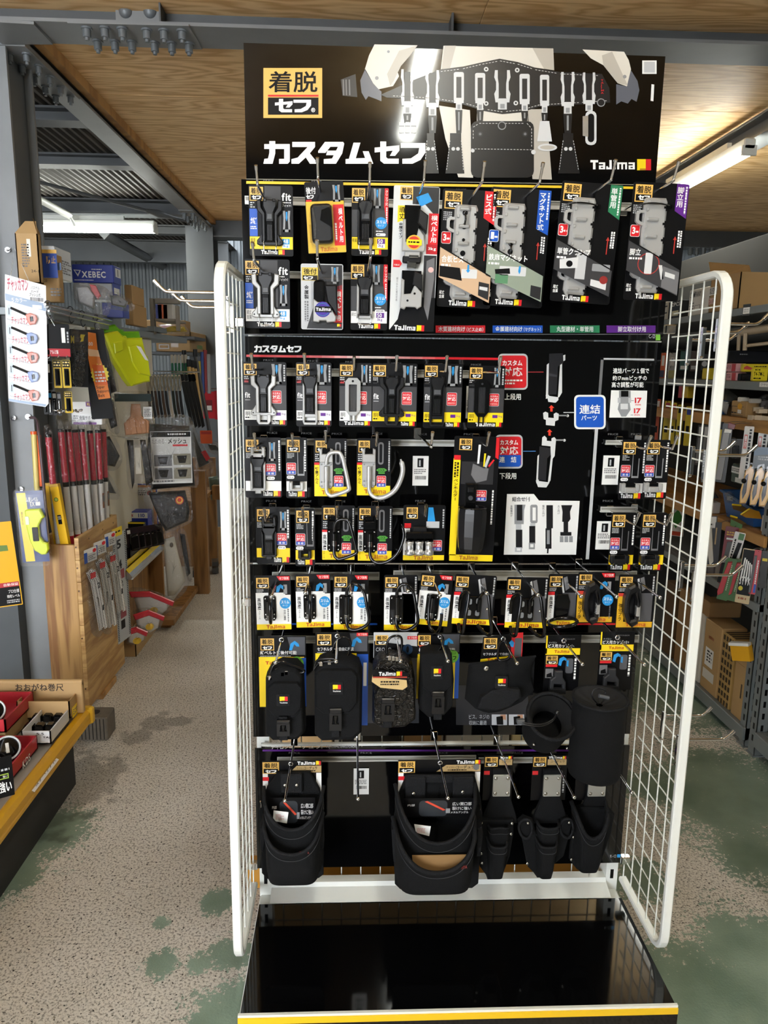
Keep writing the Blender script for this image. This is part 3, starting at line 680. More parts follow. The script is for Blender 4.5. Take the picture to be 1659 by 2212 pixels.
# middle board
k = board('display_board', 'middle black board with red and blue signs and link diagrams', -.232, .678, 1.062, 1.563, YB)
k.begin('printed_artwork')
k.block('カスタムセフ', 549,746,651,761, WHITE, D2)
def mixc(a, b, t):
    A = [int(a[i:i+2],16) for i in (1,3,5)]; B = [int(b[i:i+2],16) for i in (1,3,5)]
    return '#%02x%02x%02x' % tuple(round(x+(y-x)*t) for x, y in zip(A, B))
def ly(x, y0=766): return y0+(x-532)*.0125
for i in range(20):
    xa, xb = 532+i*27.2, 532+(i+1)*27.2; t = max(0, 1-abs(i-9.5)/6.5)
    k.poly([(xa,ly(xa)),(xb,ly(xb)),(xb,ly(xb)+5),(xa,ly(xa)+5)], C(mixc('#d8202a','#fff6e8',t)), D1)
for x, y in ((580,776),(675,778),(757,780),(856,783),(945,785),(1028,786),(588,933),(662,934),(728,935),(815,935),(911,936),(1013,936),(1324,936),(1374,936),(586,1080),(662,1081),(735,1081),(820,1080),(908,1080),(1313,1080),(1115,1216),(1180,1216),(1265,1216),(600,1218),(700,1218),(800,1218),(1010,1217)):
    k.text('PRICE', x-11,y,x+11,y+4, MID, D2, 0)
def sign(x0,y0,x1,y1,lower=None):
    k.poly(rrect(x0,y0,x1,y1,9), LGREY, D1); k.poly(rrect(x0+3,y0+4,x1-3,y1-4,7), RED, D2)
    if lower: k.poly([(x0+4,y0+(y1-y0)*.6),(x1-4,y0+(y1-y0)*.6),(x1-4,y1-8),(x1-8,y1-4),(x0+8,y1-4),(x0+4,y1-8)], BLUE, D3)
sign(1076,764,1140,842); k.text('カスタム',1085,778,1128,790,WHITE,D4,.03); k.text('対応',1084,793,1128,813,WHITE,D4,.03); k.micro(1088,819,1128,832,2,WHITE,D4)
k.text('上段用',1090,850,1125,864,WHITE,D2,.02); k.rc(1140,803,1174,804.5,C('#a8363a'),D1)
sign(1070,939,1129,1012,True); k.text('カスタム',1080,950,1119,961,WHITE,D4+.0003,.03); k.text('対応',1080,964,1119,982,WHITE,D4+.0003,.03); k.text('連　結',1078,986,1115,999,WHITE,D4+.0003,.02)
k.text('下段用',1079,1021,1115,1035,WHITE,D2,.02); k.rc(1130,974,1157,975.5,C('#4a7fc0'),D1)
def holderart(pts_rail, core, foot, d=D1):
    for p in pts_rail: k.poly(p, SLV, d)
    k.poly(core, C('#242427'), d+.0003); k.poly(foot, SLV, d+.0004)
holderart([[(1181,788),(1186,784),(1186,858),(1179,862)],[(1211,770),(1221,766),(1221,778),(1214,782),(1214,848),(1208,858),(1205,858)]], [(1186,764),(1216,763),(1217,783),(1205,792),(1202,852),(1184,853)], [(1178,854),(1206,858),(1206,864),(1200,870),(1184,868),(1183,862)])
k.poly([(1186,806),(1203,810),(1203,815),(1186,812)], C('#3a3a3e'), D3)
def arrow(cx, y0, y1): k.poly([(cx,y0),(cx+6,y0+6),(cx+2.5,y0+6),(cx+2.5,y1),(cx-2.5,y1),(cx-2.5,y0+6),(cx-6,y0+6)], C('#e2402f'), D2)
arrow(1191,875,889); arrow(1187,927,941)
k.poly([(1173,892),(1178,889),(1184,892),(1184,902),(1196,903),(1196,894),(1201,891),(1207,894),(1206,907),(1199,910),(1198,920),(1179,918),(1179,907),(1174,905)], SLV, D2); k.rc(1206,896,1226,899,SL2,D2); k.disc(1226,898,3,SLV,D2)
k.poly([(1171,945),(1176,941),(1181,946),(1181,952),(1191,953),(1191,947),(1197,944),(1201,948),(1198,985),(1190,996),(1189,964),(1170,962)], SLV, D2); k.rc(1200,949,1218,952,SL2,D2); k.disc(1219,951,3,SLV,D2)
holderart([[(1161,985),(1165,981),(1164,1040),(1158,1044)],[(1190,985),(1195,980),(1189,1038),(1183,1046)]], [(1165,964),(1190,968),(1192,980),(1182,990),(1179,1038),(1162,1036)], [(1157,1038),(1187,1042),(1180,1053),(1162,1052)])
k.poly(rrect(1240,853,1308,927,9), PAPER, D2); k.poly(rrect(1244,857,1304,923,7), BLUE, D3); k.text('連結',1251,874,1296,894,WHITE,D4,.03); k.text('パーツ',1255,897,1289,908,WHITE,D4,.02)
k.rc(1217,890,1240,892,LGREY,D1)
k.poly([(1298,773),(1413,775),(1413,779),(1298,777)], LGREY, D1); k.poly([(1298,773),(1304,773),(1298,855),(1292,855)], MID, D1); k.poly([(1285,926),(1292,926),(1272,1208),(1265,1208)], LGREY, D1)
k.text('連結パーツ１個で',1324,795,1402,807,WHITE,D2,.015); k.text('約17mmピッチの',1323,811,1397,822,WHITE,D2,.015); k.text('高さ調整が可能',1321,825,1390,837,WHITE,D2,.015)
k.poly([(1320,843),(1398,844),(1395,902),(1316,902)], PAPER, D1)
k.poly([(1337,844),(1362,844),(1362,858),(1360,870),(1362,885),(1352,900),(1342,900),(1334,884),(1337,870)], SL2, D2); k.rc(1341,844,1357,857,CARD,D3); k.rc(1340,872,1356,884,SLV,D3); k.rc(1334,859,1340,870,LGREY,D3); k.rc(1357,859,1363,870,LGREY,D3)
k.text('17',1371,859,1386,871,RED,D2,.03); k.text('17',1369,882,1384,893,RED,D2,.03); k.text('mm',1372,873,1384,876,RED,D2); k.text('mm',1370,895,1382,898,RED,D2); k.rc(1363,865,1369,866,MID,D2); k.rc(1362,896,1368,897,MID,D2)
k.poly([(1095,1067),(1153,1067),(1164,1081),(1252,1082),(1244,1198),(1088,1198)], PAPER, D2); k.text('組合せ例',1106,1073,1144,1083,CARD,D3,.02)
for cx, tops, kind in ((1122,1090,0),(1151,1090,1),(1185,1091,2),(1224,1091,3)):
    dk_ = C('#1b1b1d')
    if kind == 0:
        k.poly([(cx-11,tops),(cx+13,tops),(cx+10,tops+12),(cx+9,tops+42),(cx-11,tops+42),(cx-11,tops+12)], SL2, D3); k.rc(cx-6,tops,cx+6,tops+34,dk_,D4); k.rc(cx-8,tops+42,cx+4,tops+54,LGREY,D3); k.rc(cx-8,tops+54,cx+6,tops+94,dk_,D3); k.rc(cx-10,tops+92,cx+5,tops+102,LGREY,D4); k.rc(cx-6,tops+94,cx+2,tops+99,PAPER,D4+.0002)
    elif kind == 1:
        k.poly(rrect(cx-6,tops,cx+10,tops+40,4), SL2, D3); k.rc(cx-1,tops+6,cx+6,tops+34,PAPER,D4); k.rc(cx-6,tops+40,cx+5,tops+46,LGREY,D3); k.rc(cx-8,tops+46,cx+5,tops+84,dk_,D3); k.rc(cx-9,tops+82,cx+4,tops+96,SL2,D4); k.rc(cx-6,tops+85,cx+1,tops+92,PAPER,D4+.0002)
    elif kind == 2:
        k.rc(cx-5,tops,cx+9,tops+50,dk_,D3); k.rc(cx-7,tops+50,cx+6,tops+94,dk_,D3); k.rc(cx-4,tops+54,cx+2,tops+84,SL2,D4); k.poly([(cx-3,tops+84),(cx+1,tops+84),(cx-1,tops+104),(cx-4,tops+104)], dk_, D4)
    else:
        k.poly([(cx-12,tops),(cx+12,tops),(cx+7,tops+14),(cx+8,tops+30),(cx+4,tops+36),(cx-10,tops+36),(cx-9,tops+14)], dk_, D3); k.rc(cx-7,tops+36,cx+3,tops+58,dk_,D3); k.rc(cx-14,tops+58,cx+10,tops+66,dk_,D3)
        for i in range(3): k.rc(cx-15+i*10,tops+67,cx-7+i*10,tops+80,SL2,D3)
for x, t in ((1105,'全職種向け'),(1174,'電気工向け'),(1207,'大工向け')): k.text(t, x-3,1091,x+2,1091+len(t)*5,CARD,D3,.0,vertical=True)
k.done()

# lower board (behind the pouches) and bottom board
k = board('display_board', 'lower black board behind the small pouches with white screw caption', -.232, .678, .634, 1.058, YB)
k.begin('printed_artwork')
k.poly([(985,1480),(1140,1480),(1142,1566),(985,1566)], C('#222327'), D1)
k.text('ビス、ネジの',1013,1543,1057,1553,LGREY,D2,0); k.text('収納に最適',1013,1556,1051,1566,LGREY,D2,0)
for x in (1062,1099): k.rc(x,1543,x+33,1566,LGREY,D2); k.poly([(x+10,1548),(x+24,1546),(x+25,1565),(x+11,1565)], CARD, D3); k.poly([(x+18,1544),(x+30,1543),(x+31,1555),(x+22,1553)], C('#b98a6c'), D3)
k.rc(620,1346,815,1350,BLUE,D1); k.rc(985,1346,1340,1350,RED,D1)
k.poly([(788,1480),(905,1480),(905,1562),(788,1562)], C('#2c2d30'), D1)
k.done()
k = board('display_board', 'bottom black board lettered in white with thin purple line', -.230, .680, .282, .604, YB)
k.begin('printed_artwork')
k.text('ナイロン',586,1610,622,1618,WHITE,D2,.0); k.text('コーデュラ',625,1606,692,1617,WHITE,D2,.02); k.text('®',693,1613,697,1617,WHITE,D2,0); k.text('Nylon CORDURA®',705,1609,776,1617,LGREY,D2,0)
k.rc(567,1619,1335,1623,PURP,D1)
for x in (636,791,955,1118): k.text('PRICE', x-12,1624,x+12,1628, MID, D2, 0)
k.text('E-①',1318,1846,1332,1852,LGREY,D2,0); k.rc(1333,1845,1340,1852,SKY,D2)
k.done()

# ---- slotted hook rails on the boards
def rail(x0, y0, x1, y1, label):
    k = K('hook_rail', label, 'hook rail', (x0, y0, x1, y1), YB-.004)
    k.begin('channel'); k.prc(x0,y0,x1,y1,0,.003,RAILM); k.prc(x0,y1-2.5,x1,y1,.003,.009,RAILM); k.prc(x0,y0,x1,y0+1.5,.003,.006,RAILM); k.flush()
    k.begin('shadow_slot'); k.prc(x0+2,y0+2.5,x1-2,y0+(y1-y0)*.55,.003,.0034,C('#8d8a80')); k.flush()
    return k.done()
rail(530,428,985,446,'pale hook rail behind the uppermost left cards'); rail(985,434,1400,452,'pale hook rail behind the cards of steel plates')
rail(620,588,860,603,'pale hook rail between the two upper card rows'); rail(610,798,1090,815,'pale hook rail under the red and white line')
rail(600,949,1000,963,'pale hook rail above the empty hook and price label'); rail(1309,951,1350,961,'short pale hook rail beside the white link cards')
rail(615,1098,960,1112,'pale hook rail behind the black carabiner cards'); rail(1298,1095,1378,1107,'short pale hook rail above the yellow based link cards')
rail(588,1236,820,1253,'pale hook rail left of the gap below the carabiner cards'); rail(852,1233,1378,1254,'long pale hook rail above the hook cards')
rail(590,1373,1385,1389,'pale hook rail behind the pouch header cards'); rail(600,1634,1030,1645,'pale hook rail above the two open tool bags')
rail(1035,1636,1330,1648,'pale hook rail above the three holsters')
b = MB(); b.bbox(-.44, .44, 0, .012, 0, .007, STEELW, .002); o = b.build('cross_bar'); o.location = (.225, 1.644, .6045); tag(o, 'white cross bar along the top of the bottom board', 'bar')

def price_tag(x0,y0,x1,y1,label):
    k = K('price_label', label, 'price label', (x0,y0,x1,y1), YB-.002)
    k.begin('card'); k.prc(x0,y0,x1,y1,0,.0006,PAPER); k.flush(); w, h = x1-x0, y1-y0
    k.begin('printed_artwork'); k.rc(x0+w*.3,y0+h*.08,x0+w*.68,y0+h*.38,CARD,.001); k.rc(x0+w*.4,y0+h*.14,x0+w*.5,y0+h*.34,LGREY,.0013)
    k.micro(x0+w*.1,y0+h*.43,x1-w*.15,y0+h*.62,3,MID,.001); k.barcode(x0+w*.18,y0+h*.67,x1-w*.15,y0+h*.79,CARD,.001); k.flush(); return k.done()
price_tag(892,985,926,1049,'white price label below the empty hook beside the silver hook card'); price_tag(1304,984,1339,1047,'white price label beside the white and grey link cards')
price_tag(1290,1126,1326,1187,'white price label beside the yellow based link cards'); price_tag(764,1660,797,1716,'white price label behind the empty hook between the tool bags')
price_tag(1008,834,1022,904,'white price label half hidden behind the black oval holder card')

# ================================================================== CARDED GOODS ON HOOKS
P1, P2, P3, P4 = .0011, .0014, .0017, .0020
G_CARD = 'carded tool holders on the display'
G_HOOK = 'chrome hooks of the display'
def hook(desc, hole, Y, end, up=True, base=YB-.002, r=.0024, empty_=False):
    "straight chrome arm out of the board through the hole of what it carries; ends turned up"
    c = aty(hole[0], hole[1], Y); best, bd = Y-.02, 1e9
    for i in range(150):
        yy = Y-.004-i*.003; px, py = proj((c.x, yy, c.z)); d = (px-end[0])**2+(py-end[1])**2
        if d < bd: bd, best = d, yy
    best = max(best, 1.25); L = base-best; z0 = c.z-.001
    root = empty('display_hook', (c.x, base, z0), desc, 'hook', G_HOOK)
    b = MB()
    if up: b.tube(spline([(0, -.004, 0), (0, -L*.5, 0), (0, -L+.008, 0), (0, -L-.002, .004), (0, -L-.016, .024)], 4), r, CHROME, 8)
    else: b.tube([(0, -.004, 0), (0, -L, 0)], r, CHROME, 8)
    b.build('arm', root)
    b = MB()
    if up: b.tube([(0, -L-.0150, .0225), (0, -L-.0195, .029)], .0033, CHROME, 8)
    else: b.ball((0, -L, 0), .0046, CHROME)
    b.build('tip', root)
    b = MB(); b.bbox(-.008, .008, -.004, 0, -.012, .012, CHROME, .001); b.build('mount', root)
    return root
def card(label, rect, Y, base=CARD, hole=None, end=None, hk=None, up=True, tilt=0, r=4, name='carded_tool_holder', cat='tool package', yaw=0, badge=None, group=G_CARD):
    k = K(name, label, cat, rect, Y, yaw, tilt, group)
    x0, y0, x1, y1 = rect
    if badge: pass
    k.begin('card'); k.prr(x0, y0, x1, y1, r, 0, .0008, base); k.flush()
    k.begin('printed_artwork')
    if badge: k.badge(*badge, P2)
    if hole: hook('chrome hook carrying the '+hk, hole, Y, end, up)
    return k
def mini(k, x0, y0, x1, y1, m=SL2, d=P2):  # small printed picture of a holder
    w, h = x1-x0, y1-y0
    k.poly([(x0,y0),(x0+w*.3,y0),(x0+w*.35,y0+h*.3),(x0+w*.25,y1),(x0,y1),(x0+w*.08,y0+h*.35)], m, d); k.poly([(x1,y0),(x1-w*.3,y0),(x1-w*.35,y0+h*.3),(x1-w*.25,y1),(x1,y1),(x1-w*.08,y0+h*.35)], m, d)
    k.rc(x0,y1-h*.12,x1,y1,m,d); k.poly([(x0+w*.4,y0+h*.05),(x0+w*.6,y0+h*.05),(x0+w*.6,y0+h*.35),(x0+w*.5,y0+h*.5),(x0+w*.4,y0+h*.35)], SKY, d)
def ring(k, outer, inner, d0, d1, m):
    "flat ring between two outlines of equal point count"
    A = [k.p(q[0], q[1], d1) for q in outer]; B = [k.p(q[0], q[1], d1) for q in inner]
    f = lambda Q, d: [(a, -d, c) for a, c in Q]
    rs = [f(A, d0), f(A, d1), f(B, d1), f(B, d0)]; rs.append(rs[0]); k.cur.loft(rs, m, False, False)
def holder(k, x0, y0, x1, y1, rail=SILV, kind='wide', loop='wire', d=.001):
    w, h = x1-x0, y1-y0; U = lambda pts: [(x0+a*w, y0+b*h) for a, b in pts]; Mi = lambda pts: [(1-a, b) for a, b in pts]
    k.begin('frame')
    if kind == 'wide':
        rl = [(.0,.03),(.17,0),(.19,.17),(.33,.29),(.33,.9),(.2,.9),(.2,.33),(.02,.23)]; ft = [(.21,.70),(.21,.88),(.79,.88),(.79,.70),(.90,.80),(1,.86),(1,.94),(.9,.97),(.1,.97),(0,.94),(0,.86),(.10,.80)]
        core = [(.25,0),(.75,0),(.77,.14),(.66,.28),(.66,.9),(.34,.9),(.34,.28),(.23,.14)]; cx0, cx1 = .37, .63
    else:
        rl = [(.02,.16),(.16,.27),(.16,.95),(0,.95)]; ft = [(0,.9),(1,.9),(1,.97),(.9,1),(.1,1),(0,.97)]
        core = [(.04,0),(.96,0),(.96,.14),(.82,.27),(.82,.92),(.18,.92),(.18,.27),(.04,.14)]; cx0, cx1 = .24, .76
    k.pr(U(rl), d, d+.011, rail, .0015); k.pr(U(Mi(rl)), d, d+.011, rail, .0015); k.pr(U(ft), d, d+.009, rail, .0015)
    if kind == 'wide':
        for a in (.09, .91): k.pr(U([(a-.035,.895),(a,.875),(a+.035,.895),(a,.918)]), d+.009, d+.0094, CARD)
    k.flush()
    k.begin('lever_body'); k.pr(U(core), d, d+.013, PBLK, .002)
    for a in (.27, .62) if kind == 'wide' else (.1, .75): k.pr(U([(a,-.02),(a+.11,-.02),(a+.11,.05),(a,.05)]), d+.004, d+.015, PBLK, .001)
    k.flush()
    k.begin('latch'); k.pr(U([(cx0+.03,.30),(cx1-.03,.30),(cx1-.02,.42),(cx0+.02,.42)]), d+.013, d+.0155, M('smoke_latch','#55575a',.25), .001); k.flush()
    k.begin('release_button'); k.pr(U([(cx0,.45),(cx1,.45),(cx1,.88),(cx0,.88)]), d+.013, d+.016, PBLK2, .0012)
    n = 5
    for i in range(n):
        a = cx0+.03+(cx1-cx0-.06)*(i+.2)/n; k.pr(U([(a,.53),(a+(cx1-cx0)*.09,.53),(a+(cx1-cx0)*.09,.86),(a,.86)]), d+.016, d+.0175, PBLK)
    k.flush()
    if loop == 'wire':
        k.begin('wire_loop')
        for a, b in ((.26,.74),) if kind == 'wide' else ((.1,.9),):
            k.cur.tube(spline([k.p3(x0+a*w, y0+.88*h, d+.012), k.p3(x0+a*w, y0+1.02*h, d+.013), k.p3(x0+(a+.07)*w, y0+1.12*h, d+.012), k.p3(x0+(b-.07)*w, y0+1.12*h, d+.012), k.p3(x0+b*w, y0+1.02*h, d+.013), k.p3(x0+b*w, y0+.88*h, d+.012)], 4), .0011, CHROME if rail is SILV else CHROME, 6)
        k.flush()
    elif loop == 'bar':
        k.begin('link_bar'); a, b = (.22, .78) if kind == 'wide' else (.0, 1.)
        k.pr(U([(a,.93),(a+.14,.93),(a+.14,1.0),(a+.14,1.12),(b-.14,1.12),(b-.14,.93),(b,.93),(b,1.1),(b-.08,1.18),(a+.08,1.18),(a,1.1)]), d+.003, d+.011, rail, .001); k.flush()
    elif loop == 'stub':
        k.begin('link_stub'); k.pr(U([(.3,.95),(.7,.95),(.7,1.07),(.3,1.07)]), d+.003, d+.01, rail, .001); k.flush()
def redbox(k, x0, y0, x1, y1, blue=False):
    w, h = x1-x0, y1-y0
    k.poly(rrect(x0,y0,x1,y1,2.5), LGREY, P2); k.poly(rrect(x0+1,y0+1,x1-1,y1-1,2), RED, P3)
    k.text('カスタム',x0+w*.12,y0+h*.14,x1-w*.12,y0+h*.3,WHITE,P4,.02); k.text('対応',x0+w*.1,y0+h*.34,x1-w*.1,y0+h*.66 if not blue else y0+h*.62,WHITE,P4,.03)
    if blue: k.rc(x0+1.2,y0+h*.66,x1-1.2,y1-1.4,BLUE,P4-.0001); k.text('連 結',x0+w*.2,y0+h*.72,x1-w*.2,y0+h*.9,WHITE,P4+.0002,.01)
    else: k.micro(x0+w*.12,y0+h*.74,x1-w*.12,y0+h*.9,2,C('#f2b8b0'),P4)
# ---- rows A and B: belt holders with "fit" and clip cards
def fit_card(label, x0, y0, x1, y1, silver, hole, end, hk, Y, tilt=0):
    k = card(label, (x0,y0,x1,y1), Y, CARD, hole, end, hk, tilt=tilt, badge=(x0+2,y0+4,x0+31,y0+34))
    w, h = x1-x0, y1-y0
    k.rc(x0+34,y0+2,x1-26,y1-46,CARDG,P1)
    k.text('fit',x1-24,y0+16,x1-4,y0+33,WHITE,P2,.03); k.text('フィット！',x1-23,y0+40,x1-4,y0+46,WHITE,P2,.01); k.micro(x1-23,y0+35,x1-4,y0+39,1,WHITE,P2)
    k.micro(x0+3,y0+36,x0+13,y0+50,3,LGREY,P2); k.rc(x0+1,y0+51,x0+18,y1-43,BLUE,P2); k.text('縦',x0+3,y0+70,x0+17,y0+84,WHITE,P3,.03); k.micro(x0+3,y0+88,x0+16,y0+96,2,WHITE,P3)
    base = PAPER if silver else YEL
    k.rc(x0+1,y1-42,x1-1,y1-15,base,P1); k.text('軽量' if not silver else '頑丈',x0+3,y1-39,x0+13,y1-30,CARD,P2,0); k.text('樹脂' if not silver else '金属',x0+3,y1-29,x0+13,y1-20,CARD,P2,0)
    k.rc(x1-24,y1-38,x1-8,y1-26,SKY,P2); k.text('48',x1-22,y1-37,x1-11,y1-28,WHITE,P3,.02); k.rc(x1-24,y1-26,x1-8,y1-18,PAPER,P2); k.text('1kg',x1-22,y1-25,x1-11,y1-19,SKY,P3,.02)
    mini(k,x1-22,y0+54,x1-6,y0+100); k.logo(x0+25,y1-13,x1-19,y1-4,WHITE,P2)
    holder(k,x0+(14 if silver else 16),y0+30,x0+(74 if silver else 72),y1-20,SILV if silver else PBLK,'wide')
    return k.done()
fit_card('black belt holder card with blue tab, upper one at the board edge',537,400,632,553,False,(571,427),(563,396),'upper blue tab card',1.53)
fit_card('silver framed belt holder card with blue tab, under its black twin',528,560,625,709,True,(568,583),(556,556),'silver blue tab card',1.53)
def clip_card(label, x0, y0, x1, y1, silver, hole, end, hk, Y):
    k = card(label, (x0,y0,x1,y1), Y, CARD, hole, end, hk, badge=(x0+1,y0+2,x0+29,y0+33))
    k.rc(x0+42,y0+1,x1-10,y0+48,DARK,P1); k.rc(x0+1,y0+48,x1-1,y1-42,CARDG,P1); mini(k,x0+47,y0+2,x0+63,y0+44)
    k.poly([(x1-9,y0+1),(x1-1,y0+1),(x1-1,y0+78),(x1-4,y0+76),(x1-10,y0+40)],RED,P2); k.text('クリップ式',x1-7.5,y0+5,x1-1.5,y0+38,WHITE,P3,.02,vertical=True); k.vmicro(x1-6,y0+42,x1-2,y0+74,1,WHITE,P3)
    k.disc(x1-16,y0+76,13,SKY,P2); k.text('スリム',x1-26,y0+70,x1-6,y0+77,WHITE,P3,.03); k.text('タイプ',x1-23,y0+79,x1-10,y0+84,WHITE,P3,.0)
    k.micro(x1-27,y0+92,x1-5,y0+96,1,WHITE,P2); k.poly(rrect(x1-27,y0+98,x1-6,y0+104,2.5),WHITE,P2); k.micro(x1-24,y0+99.5,x1-9,y0+103,1,CARD,P3)
    k.rc(x0+1,y1-41,x1-1,y1-15,PAPER if silver else YEL,P1); k.text('頑丈' if silver else '軽量',x0+2,y1-38,x0+12,y1-30,CARD,P2,0); k.rc(x1-24,y1-38,x1-7,y1-27,PURP,P2); k.text('50',x1-22,y1-37,x1-12,y1-28,WHITE,P3,.02); k.rc(x1-24,y1-27,x1-7,y1-18,PAPER,P2); k.text('3kg',x1-22,y1-26,x1-11,y1-19,PURP,P3,.02)
    k.logo(x0+17,y1-13,x1-15,y1-4,WHITE,P2)
    holder(k,x0+13,y0+27,x0+48,y1-24,SILV if silver else PBLK,'slim'); return k.done()
clip_card('black slim clip holder card with red corner and blue disc, upper',760,405,840,553,False,(795,431),(794,394),'upper clip holder card',1.53)
clip_card('silver slim clip holder card with red corner and blue disc, lower',758,570,838,713,True,(795,589),(795,556),'silver clip holder card',1.53)
# blister packs
def blister(label, x0, y0, x1, y1, kind, hole, end, hk, Y, tilt):
    k = card(label, (x0,y0,x1,y1), Y, CARD if kind == 'yellow' else LGREY, hole, end, hk, tilt=tilt, name='blister_pack')
    w = x1-x0
    if kind == 'yellow':
        k.rc(x0+1,y0+42,x1-1,y1-1,C('#d9b23a'),P1); k.rc(x0+5,y1-64,x0+55,y1-24,C('#c39a2c'),P2)
        k.text('後付',x0+3,y0+11,x0+24,y0+26,WHITE,P2,.03); k.block('セフ',x0+3,y0+28,x0+19,y0+36,WHITE,P2); k.rc(x0+2,y0+38,x0+14,y0+42,RED,P2)
        k.rc(x0+59,y0+50,x1-2,y1-16,RED,P2); k.text('横ベルト用',x0+70,y0+58,x1-5,y0+132,WHITE,P3,.03,vertical=True); k.vmicro(x0+61,y0+90,x0+66,y0+128,1,WHITE,P3)
        k.logo(x0+28,y1-14,x1-20,y1-4,C('#c46a2e'),P2,False); mini(k,x0+60,y0+8,x0+76,y0+44)
        k.begin('holder_body'); k.prr(x0+10,y0+46,x0+56,y0+132,9,.001,.02,PBLK,.004); k.pr([(x0+34,y0+60),(x0+56,y0+52),(x0+56,y0+100),(x0+30,y0+82)],.02,.023,PBLK2,.001); k.flush()
        k.begin('steel_guide'); k.pr([(x0+13,y0+56),(x0+17,y0+54),(x0+21,y0+90),(x0+19,y0+122),(x0+14,y0+122)],.02,.0215,CHROME); k.flush()
        k.begin('blister_shell'); k.puff(rrect(x0+6,y0+44,x0+60,y0+140,13),.0015,.032,CLEAR,shrink=.2,flat=.3); k.flush()
    else:
        k.rc(x0+36,y0+2,x1-2,y0+52,DARK,P1); k.poly([(x0+2,y1-2),(x0+12,y1-2),(x0+30,y1-60),(x1-2,y1-60),(x1-2,y1-2)],DARK,P1); k.rc(x1-20,y1-88,x1-2,y1-16,RED,P2); k.poly([(x1-20,y1-88),(x1-2,y1-88),(x1-2,y1-98),(x1-20,y1-92)],C('#8a2a30'),P2)
        k.rc(x0+2,y0+8,x0+37,y0+36,C('#c9b14a'),P2); k.text('後付',x0+6,y0+10,x0+34,y0+23,CARD,P3,.03); k.rc(x0+4,y0+25,x0+36,y0+35,CARD,P3); k.block('セフ',x0+6,y0+27,x0+26,y0+34,WHITE,P4)
        k.text('金属製',x0+7,y0+46,x0+17,y0+76,CARD,P2,.03,vertical=True); k.vmicro(x0+7,y0+80,x0+17,y0+124,2,MID,P2); k.text('横ベルト用',x1-18,y1-84,x1-4,y1-20,WHITE,P3,.03,vertical=True); mini(k,x1-26,y0+6,x1-10,y0+42)
        k.emblem(x1-13,y1-13,x1-4,y1-7,P2)
        k.begin('holder_body'); k.prr(x0+27,y0+34,x0+52,y0+118,8,.001,.02,PBLK2,.004); k.pr([(x0+50,y0+44),(x0+78,y0+44),(x0+79,y0+112),(x0+56,y0+82)],.001,.018,PBLK,.003); k.flush()
        k.begin('metal_plate'); k.pr([(x0+26,y0+74),(x0+36,y0+82),(x0+56,y0+82),(x0+76,y0+114),(x0+74,y0+124),(x0+56,y0+126),(x0+54,y0+122),(x0+40,y0+122),(x0+38,y0+126),(x0+26,y0+124)],.018,.0225,SILV,.0015); k.flush()
        k.begin('round_seal'); m = M('iridescent_seal','#6f55c8',.18,.6); k.disc(x0+47,y0+98,17,m,.0228); k.disc(x0+47,y0+98,14,M('iridescent_seal_rim','#3fb7c9',.2,.6),.0231); k.disc(x0+47,y0+98,13,m,.0234); k.prc(x0+30,y0+91,x0+66,y0+104,.0234,.0236,CARD); k.logo(x0+32,y0+94,x0+64,y0+101,WHITE,.0239,False); k.flush()
        k.begin('blister_shell'); k.puff(rrect(x0+20,y0+24,x0+84,y0+130,8),.0015,.032,CLEAR,shrink=.16,flat=.3); k.flush()
    return k.done()
blister('yellow carded blister pack with rounded black holder, red side tab',657,392,741,547,'yellow',(692,412),(686,384),'yellow blister pack',1.51,-3.2)
blister('grey blister pack with silver plate and iridescent round seal',650,570,741,712,'grey',(695,588),(687,560),'grey blister pack',1.51,0)
# long white and grey card with the hinged two part holder
k = card('long grey card holding a hinged two-part steel belt holder',(852,402,950,715),1.50,C('#cfd2d2'),(905,418),(911,388),'long hinged holder card',tilt=1.2,badge=(866,404,893,432))
k.poly([(893,403),(949,403),(949,470),(920,440),(893,440)],DARK,P1); k.poly([(900,425),(925,415),(935,432),(910,445)],SKY,P2); k.poly([(862,444),(880,444),(880,480),(871,476),(862,480)],YEL,P2); k.text('頑丈',865,447,877,473,CARD,P3,.02,vertical=True)
k.text('金属タイプ',865,480,874,514,CARD,P2,.02,vertical=True); k.rc(929,458,950,524,RED,P2); k.text('横ベルト用',934,462,948,520,WHITE,P3,.03,vertical=True); k.rc(926,524,950,545,C('#b8242c'),P2); k.text('3kg',930,530,947,538,WHITE,P3,.02); k.poly([(856,560),(870,560),(875,568),(870,576),(856,576)],RED,P2); k.text('可動式',858,569,870,573,WHITE,P3,0)
k.text('胴ベルトに後付可能',864,598,868,650,MID,P2,0,vertical=True); k.poly([(852,715),(870,690),(880,640),(950,640),(950,715)],CARD,P2-.0001); k.rc(922,548,949,700,DARK,P1); k.poly([(928,560),(945,552),(946,600),(936,690),(926,660)],MID,P2); k.disc(938,579,6,C('#d9b2ae'),P3)
k.logo(863,703,929,714,WHITE,P3+.0002)
k.begin('upper_body'); k.pr([(877,442),(911,442),(911,505),(877,537)],.001,.018,PBLK2,.002); k.pr([(908,448),(928,462),(926,500),(905,478)],.001,.02,PBLK,.002); k.flush()
k.begin('upper_plate'); k.pr([(874,472),(880,472),(882,520),(905,505),(908,490),(920,505),(924,530),(922,540),(874,540)],.014,.02,SILV,.0015); k.flush()
k.begin('round_seal'); k.disc(899,521,16,C('#e3b23c'),.021); k.disc(899,521,13,C('#c8382c'),.0213); k.prc(883,515,916,527,.0213,.0217,YEL); k.micro(887,518,912,524,1,CARD,.022); k.flush()
